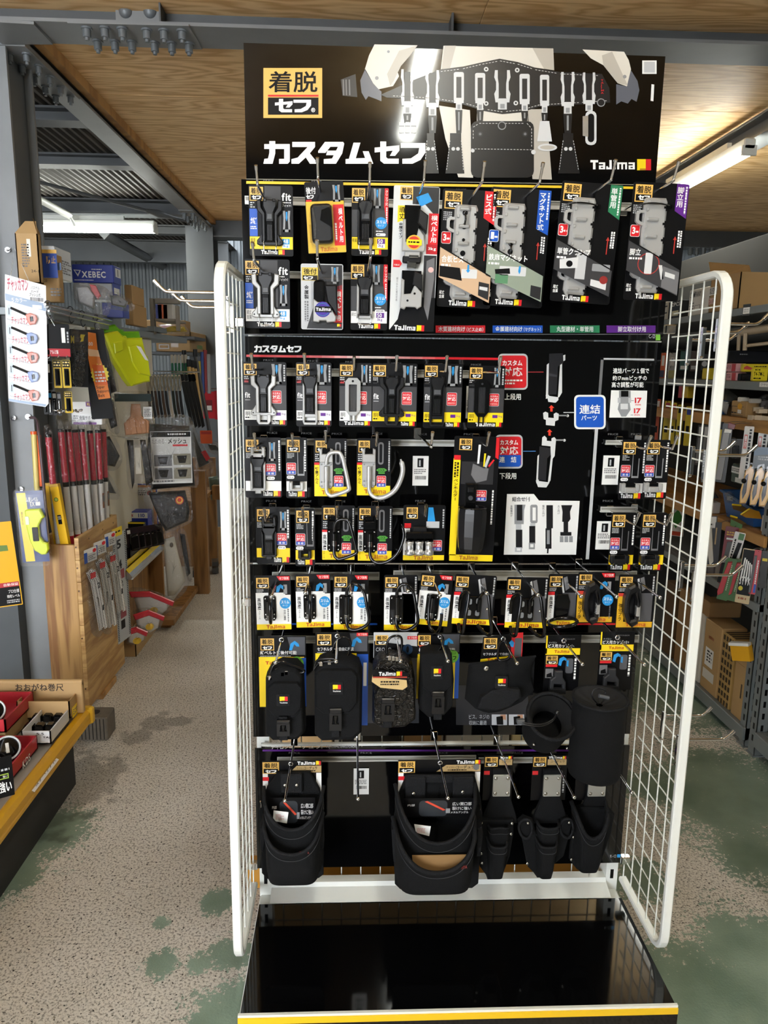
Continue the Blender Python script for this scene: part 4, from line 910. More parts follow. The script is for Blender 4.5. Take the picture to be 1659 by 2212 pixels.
k.begin('hinge'); k.prc(880,540,913,552,.004,.016,SILV,.001); k.prr(876,550,916,566,4,.004,.014,PBLK,.002); k.prc(886,563,906,577,.006,.018,CHROME,.001); k.prc(890,548,910,554,.016,.019,CHROME,.001); k.flush()
k.begin('lower_body'); k.pr([(876,582),(918,582),(922,640),(900,640),(876,640)],.001,.018,PBLK2,.002); k.pr([(903,583),(921,590),(922,625),(900,612)],.018,.022,PBLK,.001); k.flush()
k.begin('lower_plate'); k.pr([(876,600),(882,603),(882,634),(897,632),(903,616),(906,614),(921,630),(921,660),(912,666),(908,662),(888,662),(884,668),(874,664)],.016,.022,SILV,.0015)
for q in ((905,632),(890,648)): k.prr(q[0]-2.5,q[1]-2.5,q[0]+2.5,q[1]+2.5,2.4,.022,.0225,CARD)
k.flush(); k.done()
# big steel rail plates
def plate(label, x0, y0, x1, y1, c, title, sub, kg, hole, end, hk, Y, tilt, kind):
    k = card(label, (x0,y0,x1,y1), Y, CARD, hole, end, hk, tilt=tilt, badge=(x0+5,y0+5,x0+42,y0+42), r=5)
    w, h = x1-x0, y1-y0
    k.poly([(x1-27,y0+1),(x1-1,y0+1),(x1-1,y0+74),(x1-27,y0+58)],c,P2); k.text(title,x1-25,y0+7,x1-11,y0+(50 if len(title) < 5 else 86),WHITE,P3,.03,vertical=True); k.vmicro(x1-8,y0+6,x1-3,y0+64,1,WHITE,P3)
    if len(title) > 4: k.poly([(x1-27,y0+1),(x1-1,y0+1),(x1-1,y0+96),(x1-27,y0+84)],c,P2-.0001)
    k.micro(x0+4,y0+48,x0+22,y0+68,5,LGREY,P2); k.poly(rrect(x0+3,y0+92,x0+22,y0+116,3),c if kind == 1 else RED,P2); k.poly(rrect(x0+2,y0+91,x0+23,y0+117,4),PAPER,P2-.0002); k.text(str(kg),x0+6,y0+96,x0+13,y0+111,WHITE,P3,.03); k.micro(x0+14,y0+103,x0+21,y0+110,1,WHITE,P3)
    k.poly([(x1-20,y0+112),(x1-16,y0+120),(x1-19,y0+120),(x1-19,y0+150),(x1-21,y0+150),(x1-21,y0+120),(x1-24,y0+120)],C('#b83a32'),P2); k.vmicro(x1-15,y0+100,x1-5,y0+136,2,WHITE,P2)
    k.text('頑丈',x0+4,y1-36,x0+15,y1-28,WHITE,P2,.01); k.text('金属',x0+4,y1-27,x0+15,y1-19,WHITE,P2,.01); k.logo(x0+26,y1-15,x0+84,y1-4,WHITE,P2)
    a, b = x0+28, x0+78; yt, yb = y0+31, y1-18
    k.begin('steel_plate'); k.pr([(a+4,yt),(b-4,yt),(b,yt+9),(b,yb-9),(b-5,yb),(a+5,yb),(a,yb-9),(a,yt+9)],.001,.010,SILV,.004)
    for i in range(6):
        yy = yt+8+i*(yb-yt-22)/5
        k.prr(a+10,yy-2.5,a+34,yy+5,2,.010,.016,SILV,.002); k.prr(a+5,yy+13,a+11,yy+21,2,.010,.013,SILV,.001)
    k.flush()
    k.begin('edge_slots')
    for i in range(6): yy = yt+14+i*(yb-yt-30)/5; k.prc(b-4,yy,b-.5,yy+14,.0085,.0105,CARD); k.prc(b-8,yy+4,b-4,yy+9,.0098,.0103,CARD)
    o = k.flush(); o['kind'] = 'stuff'
    for yy in (yt+28, yb-62):
        k.begin('side_handle'); ring(k, [(a+1,yy),(a-10,yy),(a-16,yy+6),(a-16,yy+24),(a-10,yy+30),(a+1,yy+34)], [(a+1,yy+6),(a-7,yy+6),(a-9.5,yy+9),(a-9.5,yy+21),(a-7,yy+24),(a+1,yy+27)], .002,.009,SILV); k.flush()
    if kind < 2:
        k.begin('rivet_holes')
        for j, yy in enumerate((yt+18, yt+48, yt+78, yt+108, yb-22)):
            if kind == 1 and j < 3: continue
            k.cur.cyl(k.p3(a+22,yt+18+j*29,.0102), k.p3(a+22,yt+18+j*29,.0115), .0052 if j != 2 else .003, PBLK2, 12)
        k.flush()
        k.begin('cord'); yy = yt+18 if kind == 0 else yt+88
        k.cur.tube(spline([k.p3(a+22,yy,.012), k.p3(a+24,yy+12,.018), k.p3(a+22,yy+28,.013)], 4), .0018, PBLK2, 6); k.cur.ball(k.p3(a+22,yy,.013), .0045, PBLK2, sc=(1,.5,1)); k.flush()
    else:
        k.begin('cable_tie'); k.cur.tube(spline([k.p3(a-14,yt+18,.012), k.p3(a+8,yt+13,.018), k.p3(b-14,yt+13,.018), k.p3(b+6,yt+17,.01)], 5), .0016, PBLK2, 4); k.prc(b+1,yt+13,b+9,yt+21,.008,.013,PBLK2); k.flush()
    # printed sleeve crossing the lower half
    k.begin('printed_sleeve'); band = [(x0+1,y0+126),(x1-6,y0+196),(x1-6,y0+226),(x0+66,y0+226) if kind > 2 else (x0+80,y0+226),(x0+1,y0+192)]
    band = [(x0+1,y0+122),(x1-3,y0+182),(x1-3,y0+250-8),(x0+1,y0+190)]
    bg = {0:'#c8a98a',1:'#8f9a8a',2:'#3a3a3c',3:'#3a3a3c'}[kind]; k.pr(band,.0172,.0178,C(bg))
    k.poly([(x0+1,y0+122),(x1-3,y0+182),(x1-3,y0+185),(x0+1,y0+125)],CARD,.0181); e = .0181
    k.text(sub,x0+5,y0+142,x0+5+12*len(sub),y0+157,WHITE,e,.03); k.micro(x0+5,y0+160,x0+40,y0+168,1,WHITE,e)
    if kind == 0: k.poly([(x0+2,y0+165),(x0+46,y0+168),(x0+52,y0+196),(x0+2,y0+188)],CARD,e); k.poly(rrect(x0+50,y0+170,x0+84,y0+190,2),SLV,e+.0002); k.poly([(x0+62,y0+160),(x0+66,y0+160),(x0+66,y0+172),(x0+69,y0+172),(x0+64,y0+178),(x0+59,y0+172),(x0+62,y0+172)],SKY,e+.0004); k.poly([(x1-28,y0+196),(x1-5,y0+200),(x1-5,y0+236),(x1-28,y0+226)],DARK,e); k.poly([(x1-26,y0+206),(x1-8,y0+208),(x1-8,y0+216),(x1-26,y0+213)],SLV,e+.0002)
    elif kind == 1: k.poly(rrect(x0+30,y0+168,x0+88,y0+188,2),SLV,e); k.poly([(x0+20,y0+176),(x0+52,y0+172),(x0+54,y0+184),(x0+22,y0+186)],CARD,e+.0002); k.rc(x0+22,y0+186,x0+50,y0+206,C('#5b8a66'),e); k.poly([(x0+72,y0+166),(x0+76,y0+166),(x0+76,y0+178),(x0+74,y0+184),(x0+71,y0+178)],SKY,e+.0004); k.poly([(x1-28,y0+206),(x1-5,y0+210),(x1-5,y0+238),(x1-28,y0+230)],DARK,e)
    elif kind == 2: k.rc(x0+48,y0+150,x0+70,y0+208,LGREY,e); k.poly([(x0+12,y0+168),(x0+52,y0+160),(x0+52,y0+184),(x0+14,y0+188)],SLV,e+.0002); k.disc(x0+34,y0+176,7,CARD,e+.0004); k.poly(rrect(x0+84,y0+172,x1-8,y0+188,2),SL2,e); k.poly([(x0+84,y0+206),(x1-12,y0+212),(x1-12,y0+228),(x0+84,y0+220)],SLV,e); k.disc(x0+112,y0+206,9,C('#8c2f2c'),e+.0004)
    else: k.poly(rrect(x0+40,y0+150,x0+56,y0+196,2),SLV,e); k.disc(x0+48,y0+174,24,C('#a83a34'),e-.0002); k.disc(x0+48,y0+174,22,C(bg),e-.0001); k.poly([(x1-40,y0+178),(x1-3,y0+190),(x1-3,y0+240),(x1-40,y0+224)],MID,e); k.poly([(x1-34,y0+190),(x1-12,y0+196),(x1-12,y0+206),(x1-34,y0+200)],SLV,e+.0002); k.poly([(x0+70,y0+176),(x0+78,y0+176),(x0+84,y0+206),(x0+78,y0+208)],SLV,e)
    k.flush(); return k.done()
plate('silver rail plate card with red tab and wood screw picture',958,410,1075,665,RED,'ビス式','合板ビス',3,(1015,430),(1035,387),'red tab steel plate card',1.52,1.8,0)
plate('silver rail plate card with blue tab and steel sheet picture',1063,407,1192,663,BLUE,'マグネット式','鉄扉マグネット',1,(1135,424),(1158,385),'blue tab steel plate card',1.52,2.2,1)
plate('silver rail plate card with green tab and pipe clamp picture',1216,395,1347,655,GREEN,'単管用','単管クランプ',3,(1283,415),(1312,378),'green tab steel plate card',1.47,3.2,2)
plate('silver rail plate card with purple tab and stepladder picture',1370,395,1490,650,PURP,'脚立用','脚立',3,(1420,410),(1448,378),'purple tab steel plate card',1.46,1.2,3)
# ---- row C
def custom_card(label, x0, y0, x1, y1, silver, kind, hole, end, hk, Y=1.56):
    k = card(label, (x0,y0,x1,y1), Y, CARD, hole, end, hk, badge=(x0+2,y0+4,x0+29,y0+28))
    w, h = x1-x0, y1-y0
    k.rc(x0+1,y0+h*.36,x1-1,y0+h*.75,CARDG,P1); k.rc(x0+1,y0+h*.75,x1-1,y0+h*.905,PAPER if silver else YEL,P1)
    k.micro(x0+2,y0+30,x0+12,y0+42,3,LGREY,P2); k.rc(x0+2,y0+38,x0+11,y0+44,C('#a8383c') if silver else DARK,P2)
    if kind != 'oval': k.text('fit',x0+3,y0+h*.47,x0+14,y0+h*.56,WHITE,P2,.03); k.rc(x0+3,y0+h*.585,x0+14,y0+h*.595,LGREY,P2)
    redbox(k, x1-33,y0+h*.44,x1-11,y0+h*.645); mini(k, x1-32 if kind != 'oval' else x1-24,y0+4,x1-10,y0+h*.34)
    k.vmicro(x1-7,y0+6,x1-2,y0+h*.3,1,LGREY,P2); k.text('胴',x0+3,y0+h*.775,x0+13,y0+h*.84,CARD,P2,0); k.micro(x0+3,y0+h*.85,x0+13,y0+h*.89,1,CARD,P2)
    k.rc(x1-24,y0+h*.785,x1-13,y0+h*.835,PURP,P2); k.text('3kg',x1-12,y0+h*.79,x1-3,y0+h*.83,PURP,P2,0)
    k.logo(x1-34 if kind != 'oval' else x1-60,y1-12,x1-4,y1-4,WHITE,P2)
    rl = SILV if silver else PBLK
    if kind == 'wide': holder(k,x0+15,y0+28,x0+70,y0+h*.86,rl,'wide','bar')
    elif kind == 'slim': holder(k,x0+14,y0+28,x0+46,y0+h*.86,rl,'slim','bar')
    else:
        a, b, t, q = x0+13, x0+46, y0+32, y0+h*.82; m = M('nickel_frame','#a9a9a6',.35,.5) if silver else PBLK2
        k.begin('frame'); o = [(a+7,t),(b-7,t),(b,t+8),(b,q-12),(b-9,q),(a+9,q),(a,q-12),(a,t+8)]
        ring(k, o, [(a+9,t+14),(b-9,t+14),(b-8,t+15),(b-8,q-10),(b-8.5,q-8),(a+8.5,q-8),(a+8,q-10),(a+8,t+15)], .001,.012,m)
        k.prc(a+10,q,a+13,q+15,.003,.008,m,.001); k.prc(b-13,q,b-10,q+15,.003,.008,m,.001); k.cur.cyl(k.p3((a+b)/2,t+7,.012),k.p3((a+b)/2,t+7,.0125),.0024,CARD,10); k.flush()
        k.begin('ribbed_insert')
        for i in range(7): xx = a+9+i*(b-a-18)/7; k.prc(xx,t+14,xx+(b-a-18)/7-.4,q-9,.001,.006,M('rib_grey','#555557',.4) if silver else CARDG,.0006)
        k.flush()
    return k.done()
custom_card('silver wide holder card in the row below the red line',525,782,618,920,True,'wide',(564,797),(546,777),'wide silver holder card')
custom_card('silver slim holder card with red square, beside the wide silver one',639,783,716,921,True,'slim',(671,798),(658,777),'slim silver holder card')
custom_card('grey oval frame holder card with ribbed insert',733,784,804,922,True,'oval',(765,800),(764,782),'grey oval frame card')
custom_card('black wide holder card with yellow band and red square',805,785,902,923,False,'wide',(852,800),(857,781),'wide black holder card')
custom_card('black slim holder card with yellow band and red square',917,786,1000,925,False,'slim',(950,801),(963,785),'slim black holder card')
custom_card('black oval holder card with ribbed insert and yellow band',1014,790,1092,925,False,'oval',(1045,803),(1077,787),'black oval holder card')
# ---- rows D and E: link cards
def link_card(label, x0, y0, x1, y1, silver, kind, hole, end, hk, Y=1.57):
    k = card(label, (x0,y0,x1,y1), Y, CARD, hole, end, hk, badge=(x0+3,y0+5,x0+30,y0+31))
    w, h = x1-x0, y1-y0; rl = SILV if silver else PBLK
    k.micro(x0+3,y0+33,x0+18,y0+45,4,LGREY,P2); k.vmicro(x1-7,y0+6,x1-2,y0+h*.55,1,WHITE,P2); k.rc(x0+1,y0+h*.72,x1-1,y0+h*.885,PAPER if silver else YEL,P1)
    if kind == 'lever':
        redbox(k,x0+44,y0+56,x0+67,y0+82,True); mini(k,x0+52,y0+10,x0+66,y0+50); k.poly(rrect(x0+47,y0+84,x0+64,y0+91,3),WHITE,P2); k.text('3kg',x0+49,y0+85.5,x0+62,y0+89.5,CARD,P3,0); k.logo(x0+38,y1-14,x1-3,y1-4,WHITE,P2)
        a, b = x0+11, x0+44
        k.begin('knuckle'); k.pr([(a+2,y0+22),(a+8,y0+20),(a+8,y0+34),(b-8,y0+34),(b-8,y0+20),(b-1,y0+22),(b,y0+40),(b-4,y0+48),(a+4,y0+48),(a+1,y0+40)],.001,.014,rl,.002); k.cur.cyl(k.p3(a-1,y0+27,.008),k.p3(b+1,y0+27,.008),.003,CHROME if silver else PBLK2,10); k.flush()
        holder(k,a,y0+40,b,y1-14,rl,'slim','stub')
    else:
        redbox(k,x0+1,y0+54,x0+22,y0+80,True); k.poly(rrect(x0+2,y0+82,x0+18,y0+89,3),WHITE,P2); k.text('3kg',x0+4,y0+83.5,x0+16,y0+87.5,CARD,P3,0)
        k.poly([(x0+25,y0+30),(x0+26,y0+30),(x0+27,y0+78),(x0+38,y0+78),(x0+38,y0+40),(x0+40,y0+40),(x0+40,y0+82),(x0+25,y0+82)],SL2 if silver else MID,P2); k.logo(x0+5,y1-14,x1-6,y1-4,WHITE,P2)
        t = y0+h*.735; q = y0+h*.89; a, b = x0+6, x1-8
        k.begin('link_piece')
        if kind == 'u': k.pr([(a,t),(a+8,t),(a+8,q-6),(b-8,q-6),(b-8,t),(b,t),(b,q-3),(b-5,q),(a+5,q),(a,q-3)],.001,.014,rl,.002)
        else:
            k.pr([(a,t+1),(a+9,t-1),(a+9,t+16),(a+3,t+20),(a,t+16)],.001,.014,rl,.002); k.pr([(b,t+1),(b-9,t-1),(b-9,t+16),(b-3,t+20),(b,t+16)],.001,.014,rl,.002); k.pr([(a+8,t+8),(b-8,t+8),(b-7,q),(a+7,q)],.004,.016,rl,.002)
        k.flush(); k.begin('insert'); k.prc(a+8,t-1,b-8,t+7,.001,.010,PBLK2,.001); k.flush()
    return k.done()
link_card('silver hinged lever card, first under the wide silver holder',528,945,607,1075,True,'lever',(562,957),(545,956),'silver hinged lever card')
link_card('narrow silver U link card beside the silver hinged lever',617,945,663,1076,True,'u',(636,960),(630,962),'narrow silver link card')
link_card('black hinged lever card with yellow band beside the wire panel',552,1095,626,1218,False,'lever',(582,1110),(566,1121),'black hinged lever card')
link_card('narrow black U link card with yellow band',637,1098,680,1223,False,'u',(658,1113),(650,1120),'narrow black link card')
link_card('white link knuckle card, nearer the board centre',1345,950,1399,1080,True,'k',(1372,963),(1399,961),'inner white link card',1.54)
link_card('white link knuckle card, beside the wire panel',1397,950,1449,1078,True,'k',(1423,962),(1456,957),'outer white link card',1.52)
link_card('black link knuckle card on yellow, nearer the board centre',1322,1107,1376,1234,False,'k',(1350,1121),(1380,1118),'inner black link card',1.54)
link_card('black link knuckle card on yellow, beside the wire panel',1388,1107,1442,1234,False,'k',(1414,1121),(1447,1118),'outer black link card',1.52)
# ---- carabiners and hooks on plates
def gate(k, x, y0, y1, r, m, d):
    k.begin('gate_sleeve'); k.cur.tube([k.p3(x,y0,d), k.p3(x,y1,d)], r, m, 12); k.cur.tube([k.p3(x,y0+2,d), k.p3(x,y0+3,d)], r*1.15, m, 12)
    for i in range(4): k.cur.tube([k.p3(x,y1-6+i*3,d), k.p3(x,y1-5+i*3,d)], r*1.12, CHROME if m is PBLK2 else m, 12)
    k.flush()
def riveted(k, x0, y0, x1, y1, m, rim=True):
    k.begin('back_plate'); k.pr([(x0+3,y0),(x1-3,y0),(x1,y0+3),(x1,y1-6),(x1-4,y1),(x0+4,y1),(x0,y1-6),(x0,y0+3)],.001,.006,m,.0012); k.flush()
    k.begin('rivets')
    for x, y in ((x0+4.5,y0+6),(x1-4.5,y0+6),(x0+4.5,y1-14),(x1-4.5,y1-14),(x0+5,y1-5),(x1-5,y1-5)): k.cur.ball(k.p3(x,y,.006), .0021, CHROME if m is PBLK2 else SL2, 8, (1,.6,1))
    o = k.flush(); o['kind'] = 'stuff'
def cara_card(label, x0, y0, x1, y1, silver, open_, hole, end, hk, Y=1.57):
    k = card(label, (x0,y0,x1,y1), Y, CARD, hole, end, hk, badge=(x0+4,y0+5,x0+28,y0+30))
    h = y1-y0; k.rc(x0+1,y1-22,x1-1,y1-1,YEL,P1); k.rc(x0+1,y0+52,x0+12,y0+57,RED,P2)
    k.micro(x0+3,y0+33,x0+13,y0+50,4,LGREY,P2); k.rc(x0+1,y0+57,x0+12,y1-21,YEL if silver else PAPER,P2); k.text('軽量アルミ' if silver else '高強度',x0+2.5,y0+62,x0+10.5,y0+62+(36 if silver else 34),CARD,P3,.02,vertical=True)
    if not silver: k.text('スチール',x0+3,y0+98,x0+7,y0+114,CARD,P3,0,vertical=True)
    k.logo(x0+17,y1-14,x1-10,y1-5,C('#b5642a'),P2,False); k.vmicro(x1-6,y0+6,x1-2,y0+70,1,LGREY,P2)
    k.poly([(x0+42,y0+68),(x0+48,y0+64),(x0+60,y0+64),(x0+66,y0+68),(x0+60,y0+72),(x0+48,y0+72)],C('#4f9a3c'),P2); k.rc(x0+47,y0+73,x0+61,y0+76,C('#4f9a3c'),P2); k.text('LOCK',x0+47,y0+65.5,x0+61,y0+70.5,CARD,P3,.02); redbox(k,x0+43,y0+80,x0+64,y0+105,True)
    k.poly(rrect(x0+46,y0+8,x0+58,y0+56,5),MID,P1); k.poly(rrect(x0+49,y0+12,x0+55,y0+52,3),CARD,P2)
    m = SILV if silver else PBLK2; px0, px1 = x0+12, x0+41
    k.begin('knuckle'); k.pr([(px0,y0+24),(px0+6,y0+22),(px0+6,y0+34),(px1-6,y0+34),(px1-6,y0+22),(px1,y0+24),(px1,y0+52),(px0,y0+52)],.001,.012,m,.0015); k.prc(px0+7,y0+22,px1-7,y0+32,.001,.01,PBLK2,.001); k.flush()
    riveted(k,px0,y0+50,px1,y1-18,m); r = .0042 if silver else .0036
    gx = x0+27
    k.begin('ring')
    if not open_: pts = [(gx,y1-40,.013),(gx,y1-14,.016),(gx+6,y1-4,.018),(gx+16,y1-3,.02),(x1+1,y1-14,.024),(x1+3,y1-25,.024),(x1-6,y0+58,.022),(x1-12,y0+38,.02),(gx+26,y0+30,.018),(gx+10,y0+31,.016),(gx+2,y0+40,.014),(gx,y0+56,.013)]
    else: pts = [(gx,y0+66,.013),(gx,y1-18,.014),(gx+4,y1-4,.017),(gx+16,y1+4,.02),(gx+36,y1+2,.024),(gx+56,y1-12,.026),(gx+68,y1-34,.026),(gx+73,y1-58,.024),(gx+68,y1-80,.022)]
    P = spline([k.p3(*q) for q in pts], 5); n = len(P)
    k.cur.tube(P, r, m, 10, radii=[r*(1.25 if open_ and silver and i > n*.4 else 1)*(1 if i < n-2 or not open_ else .35) for i in range(n)]); k.flush()
    gate(k, gx, y0+60, y1-36, r*1.25, m, .013)
    return k.done()
cara_card('silver carabiner on yellow and black card, closed D shape',678,947,750,1073,True,False,(704,958),(705,958),'silver carabiner card')
cara_card('silver open hook with curved arm on yellow card',771,947,845,1071,True,True,(812,958),(814,962),'silver open hook card')
cara_card('black carabiner with locking gate on yellow edged card',695,1092,767,1210,False,False,(730,1103),(728,1120),'black carabiner card')
cara_card('black open hook with curved arm, in the black carabiner row',773,1093,848,1212,False,True,(812,1105),(815,1121),'black open hook card')
# socket holder
k = card('black socket holder card with three silver sockets',(872,1091,963,1211),1.57,CARD,(915,1108),(908,1120),'three socket card',badge=(879,1096,903,1120))
k.rc(873,1199,962,1210,YEL,P1); k.logo(896,1200,938,1209,C('#b5642a'),P2,False); k.rc(875,1130,889,1140,RED,P2); k.rc(873,1141,887,1199,PAPER,P1); redbox(k,934,1166,957,1190,True); k.poly([(926,1096),(936,1096),(942,1132),(924,1132)],SKY,P1); k.vmicro(956,1100,961,1140,1,LGREY,P2); k.rc(922,1126,950,1140,LGREY,P2)
k.begin('rail'); k.prr(878,1149,938,1166,4,.002,.02,PBLK2,.003); k.prr(892,1138,924,1150,3,.002,.012,PBLK,.002); k.flush()
for i in range(3):
    xx = 887+i*21; k.begin('socket'); c = k.p3(xx,1184,.016); s = .0105
    k.cur.lathe([(0,.016),(s*.85,.016),(s*.9,.013),(s*.78,.010),(s*.78,-.004),(s,-.006),(s,-.014),(s*.8,-.015),(s*.7,-.006),(0,-.006)], ALU, 20, c=c); k.flush()
    k.begin('socket_clip'); k.cur.cyl(k.p3(xx,1166,.016), k.p3(xx,1172,.016), .009, PBLK2, 14); k.flush()
k.done()
# pen holder
k = card('tall card with a faceted black pen cup and pen picture',(983,943,1080,1213),1.55,CARD,(1042,956),(1052,962),'pen cup card',tilt=1.0,badge=(994,948,1021,972))
k.rc(984,1198,1079,1212,YEL,P1); k.rc(983,990,998,1200,YEL,P1); k.rc(984,983,998,993,RED,P2); k.text('ペンホルダー',986,1034,995,1080,CARD,P2,.02,vertical=True); k.vmicro(985,998,996,1030,2,CARD,P2); k.logo(1006,1200,1046,1209,C('#b5642a'),P2,False)
k.poly([(1072,944),(1079,944),(1079,990),(1072,986)],RED,P2); k.rc(1001,996,1070,1044,DARK,P1); k.poly([(1025,1000),(1050,1010),(1060,1004),(1056,1035),(1034,1041),(1022,1024)],MID,P2); k.poly([(1048,978),(1052,978),(1050,1006),(1047,1006)],YEL,P2); k.poly([(1056,982),(1062,984),(1054,1008),(1049,1006)],LGREY,P2); k.poly([(1068,990),(1071,992),(1058,1010),(1055,1008)],RED,P2); k.poly([(1035,960),(1040,960),(1038,1000),(1034,1000)],WHITE,P2)
redbox(k,1033,1056,1058,1080,True); k.vmicro(1069,1056,1074,1130,1,WHITE,P2)
k.begin('mounting_lever'); k.prc(1012,1043,1036,1096,.001,.014,PBLK2,.002); k.prc(1018,1052,1030,1062,.014,.018,PBLK,.001); k.cur.cyl(k.p3(1024,1074,.014),k.p3(1024,1074,.018),.005,PBLK,14); k.flush()
k.begin('pen_cup'); c = k.p3(1029,1094,.03); s = k.sx
def cupring(r, z, d=0): return [(c[0]+r*s*math.cos(a), c[1]+r*s*.8*math.sin(a)-d, c[2]-z*k.sz) for a in [2*math.pi*(i+.5)/10 for i in range(10)]]
k.cur.loft([cupring(29,0),cupring(31,10),cupring(31,26),cupring(30,60),cupring(27,86),cupring(23,95)], PBLK, cap0=False); k.cur.loft([cupring(29,0),cupring(27.5,0),cupring(25,80)], PBLK, cap0=False); k.flush()
k.begin('cup_lip'); k.cur.tube(cupring(29,0), .0018, PBLK2, 6, closed=True); k.flush()
k.begin('embossing'); k.flush(); k.done()
hook('empty chrome hook above the white price label', (905,938), 1.6, (936,960))
# ---- row F: steel hooks on white and yellow cards
def steel_card(label, x0, y0, x1, y1, kind, hole, end, hk, Y=1.53, tilt=0, slim=True):
    k = card(label, (x0,y0,x1,y1), Y, CARD, hole, end, hk, up=False, tilt=tilt, badge=(x0+3,y0+5,x0+30,y0+27))
    h = y1-y0; w = x1-x0; orange = kind in ('wing',)
    if kind in ('plate', 'side', 'bent'):
        k.poly([(x0+1,y0+37),(x1-14,y0+37),(x1-12,y0+42),(x1-1,y0+42),(x1-1,y1-13),(x0+1,y1-13)],PAPER,P1)
    elif kind == 'wing': k.rc(x0+1,y0+40,x0+16,y1-1,C('#d8a726'),P1)
    else: k.rc(x0+1,y0+44,x0+15,y1-13,PAPER,P1); k.rc(x0+1,y0+38,x0+15,y0+45,RED,P2)
    k.rc(x0+1,y1-13,x1-1,y1-1,YEL if kind != 'wing' else C('#d8a726'),P1+.0001)
    k.micro(x0+3,y0+29,x0+18,y0+37,3,LGREY,P2)
    if kind == 'wing': k.text('強化プラ',x0+4,y0+62,x0+12,y0+100,CARD,P2,.02,vertical=True); k.rc(x0+2,y0+40,x0+14,y0+47,C('#c63a2c'),P2)
    else: k.text('高強度',x0+4,y0+48,x0+12,y0+74,CARD,P2,.02,vertical=True); k.text('スチール',x0+6,y0+76,x0+10,y0+94,CARD,P2,0,vertical=True)
    if slim: k.poly([(x1-30,y0+2),(x1-2,y0+2),(x1-2,y0+11),(x1-24,y0+11)],RED,P2); k.text('セフ別売',x1-24,y0+3.5,x1-4,y0+9.5,WHITE,P3,.01); k.poly([(x1-32,y0+36),(x1-30,y0+24),(x1-22,y0+19),(x1-14,y0+24),(x1-13,y0+30),(x1-18,y0+30),(x1-22,y0+26),(x1-26,y0+36)],SKY,P2); k.rc(x1-16,y0+20,x1-8,y0+40,SL2,P2); k.disc(x1-13,y0+60,12,SKY,P2); k.text('スリム',x1-22,y0+54,x1-4,y0+61,WHITE,P3,.03); k.text('タイプ',x1-19,y0+63,x1-8,y0+67,WHITE,P3,0); k.text('自由に着脱',x1-17,y0+74,x1-12,y0+97,CARD,P2,.01,vertical=True); k.vmicro(x1-9,y0+72,x1-5,y0+100,1,MID,P2)
    else: k.poly([(x1-34,y0+8),(x1-26,y0+5),(x1-20,y0+30),(x1-28,y0+36)],MID,P1); k.poly([(x1-40,y0+10),(x1-36,y0+8),(x1-30,y0+40),(x1-34,y0+40)],LGREY,P2); k.vmicro(x1-7,y0+4,x1-2,y0+44,1,LGREY,P2); k.rc(x1-34,y0+40,x1-4,y1-14,C('#4d4d50'),P1)
    k.logo(x0+22,y1-11,x1-15,y1-3,C('#c0491e'),P2,False)
    m = PBLK2
    if kind == 'side':   # carabiner seen edge on
        riveted(k,x0+17,y0+44,x0+44,y0+98,m)
        k.begin('ring'); gx = x0+27; k.tube(spline([(gx,y0+92,.01),(gx,y0+106,.02),(gx+1,y0+112,.035),(gx+3,y0+100,.06),(gx+4,y0+70,.065),(gx+3,y0+44,.05),(gx+1,y0+38,.03),(gx,y0+46,.012),(gx,y0+60,.01)],5), .0036, m, 10); k.flush()
        gate(k,gx,y0+56,y0+92,.0045,m,.01)
    elif kind == 'plate':
        riveted(k,x0+13,y0+44,x0+42,y0+108,m)
        k.begin('ring'); gx = x0+29; k.tube(spline([(gx,y0+90,.01),(gx,y0+108,.014),(gx+6,y0+121,.016),(gx+22,y0+122,.02),(x1-6,y0+112,.024),(x1+2,y0+98,.026),(x1-4,y0+64,.024),(x1-10,y0+38,.02),(gx+22,y0+24,.018),(gx+10,y0+24,.014),(gx+1,y0+36,.012),(gx,y0+50,.01)],5), .0037, m, 10); k.flush()
        gate(k,gx,y0+48,y0+92,.0048,m,.01)
    elif kind == 'bent':
        riveted(k,x0+18,y0+44,x0+46,y0+102,m)
        k.begin('ring'); gx = x0+31; k.tube(spline([(gx,y0+56,.01),(gx,y0+96,.012),(gx+4,y0+122,.02),(gx+14,y0+132,.03),(gx+22,y0+122,.045),(gx+24,y0+96,.05),(gx+23,y0+84,.05)],5), .0036, m, 10); k.flush()
        gate(k,gx,y0+52,y0+90,.0046,m,.01)
    elif kind == 'double':
        k.begin('back_plate'); k.prr(x0+28,y0+46,x0+62,y0+96,5,.001,.006,m,.0012); k.flush()
        k.begin('plate_windows')
        for a, c in ((32,52),(50,50),(32,76),(50,76)): k.prr(x0+a,y0+c,x0+a+9,y0+c+12,3,.006,.0064,C('#7d7f80'))
        k.flush()
        for s, a, c in ((1,x0+24,-14),(2,x0+66,38)):
            k.begin('side_loop'); k.tube(spline([(a,y0+94,.006),(a-2,y0+60,.02),(a+2,y0+42,.04),(a+10,y0+44,.05),(a+10+(8 if s == 2 else -4),y0+90,.055),(a+10+(14 if s == 2 else -6),y0+126,.05),(a+4+(10 if s == 2 else -4),y0+134,.03),(a,y0+122,.012)],5,), .0036, m, 10); k.flush()
            k.begin('loop_rivets'); k.cur.ball(k.p3(a+9,y0+72,.055),.0026,CHROME); k.cur.ball(k.p3(a+3,y0+116,.018),.0026,CHROME); o = k.flush(); o['kind'] = 'stuff'
    elif kind == 'ringdown':
        k.begin('back_plate'); k.pr([(x0+22,y0+44),(x0+44,y0+44),(x0+50,y0+60),(x0+46,y0+96),(x0+20,y0+96),(x0+16,y0+60)],.001,.006,m,.0012); k.flush()
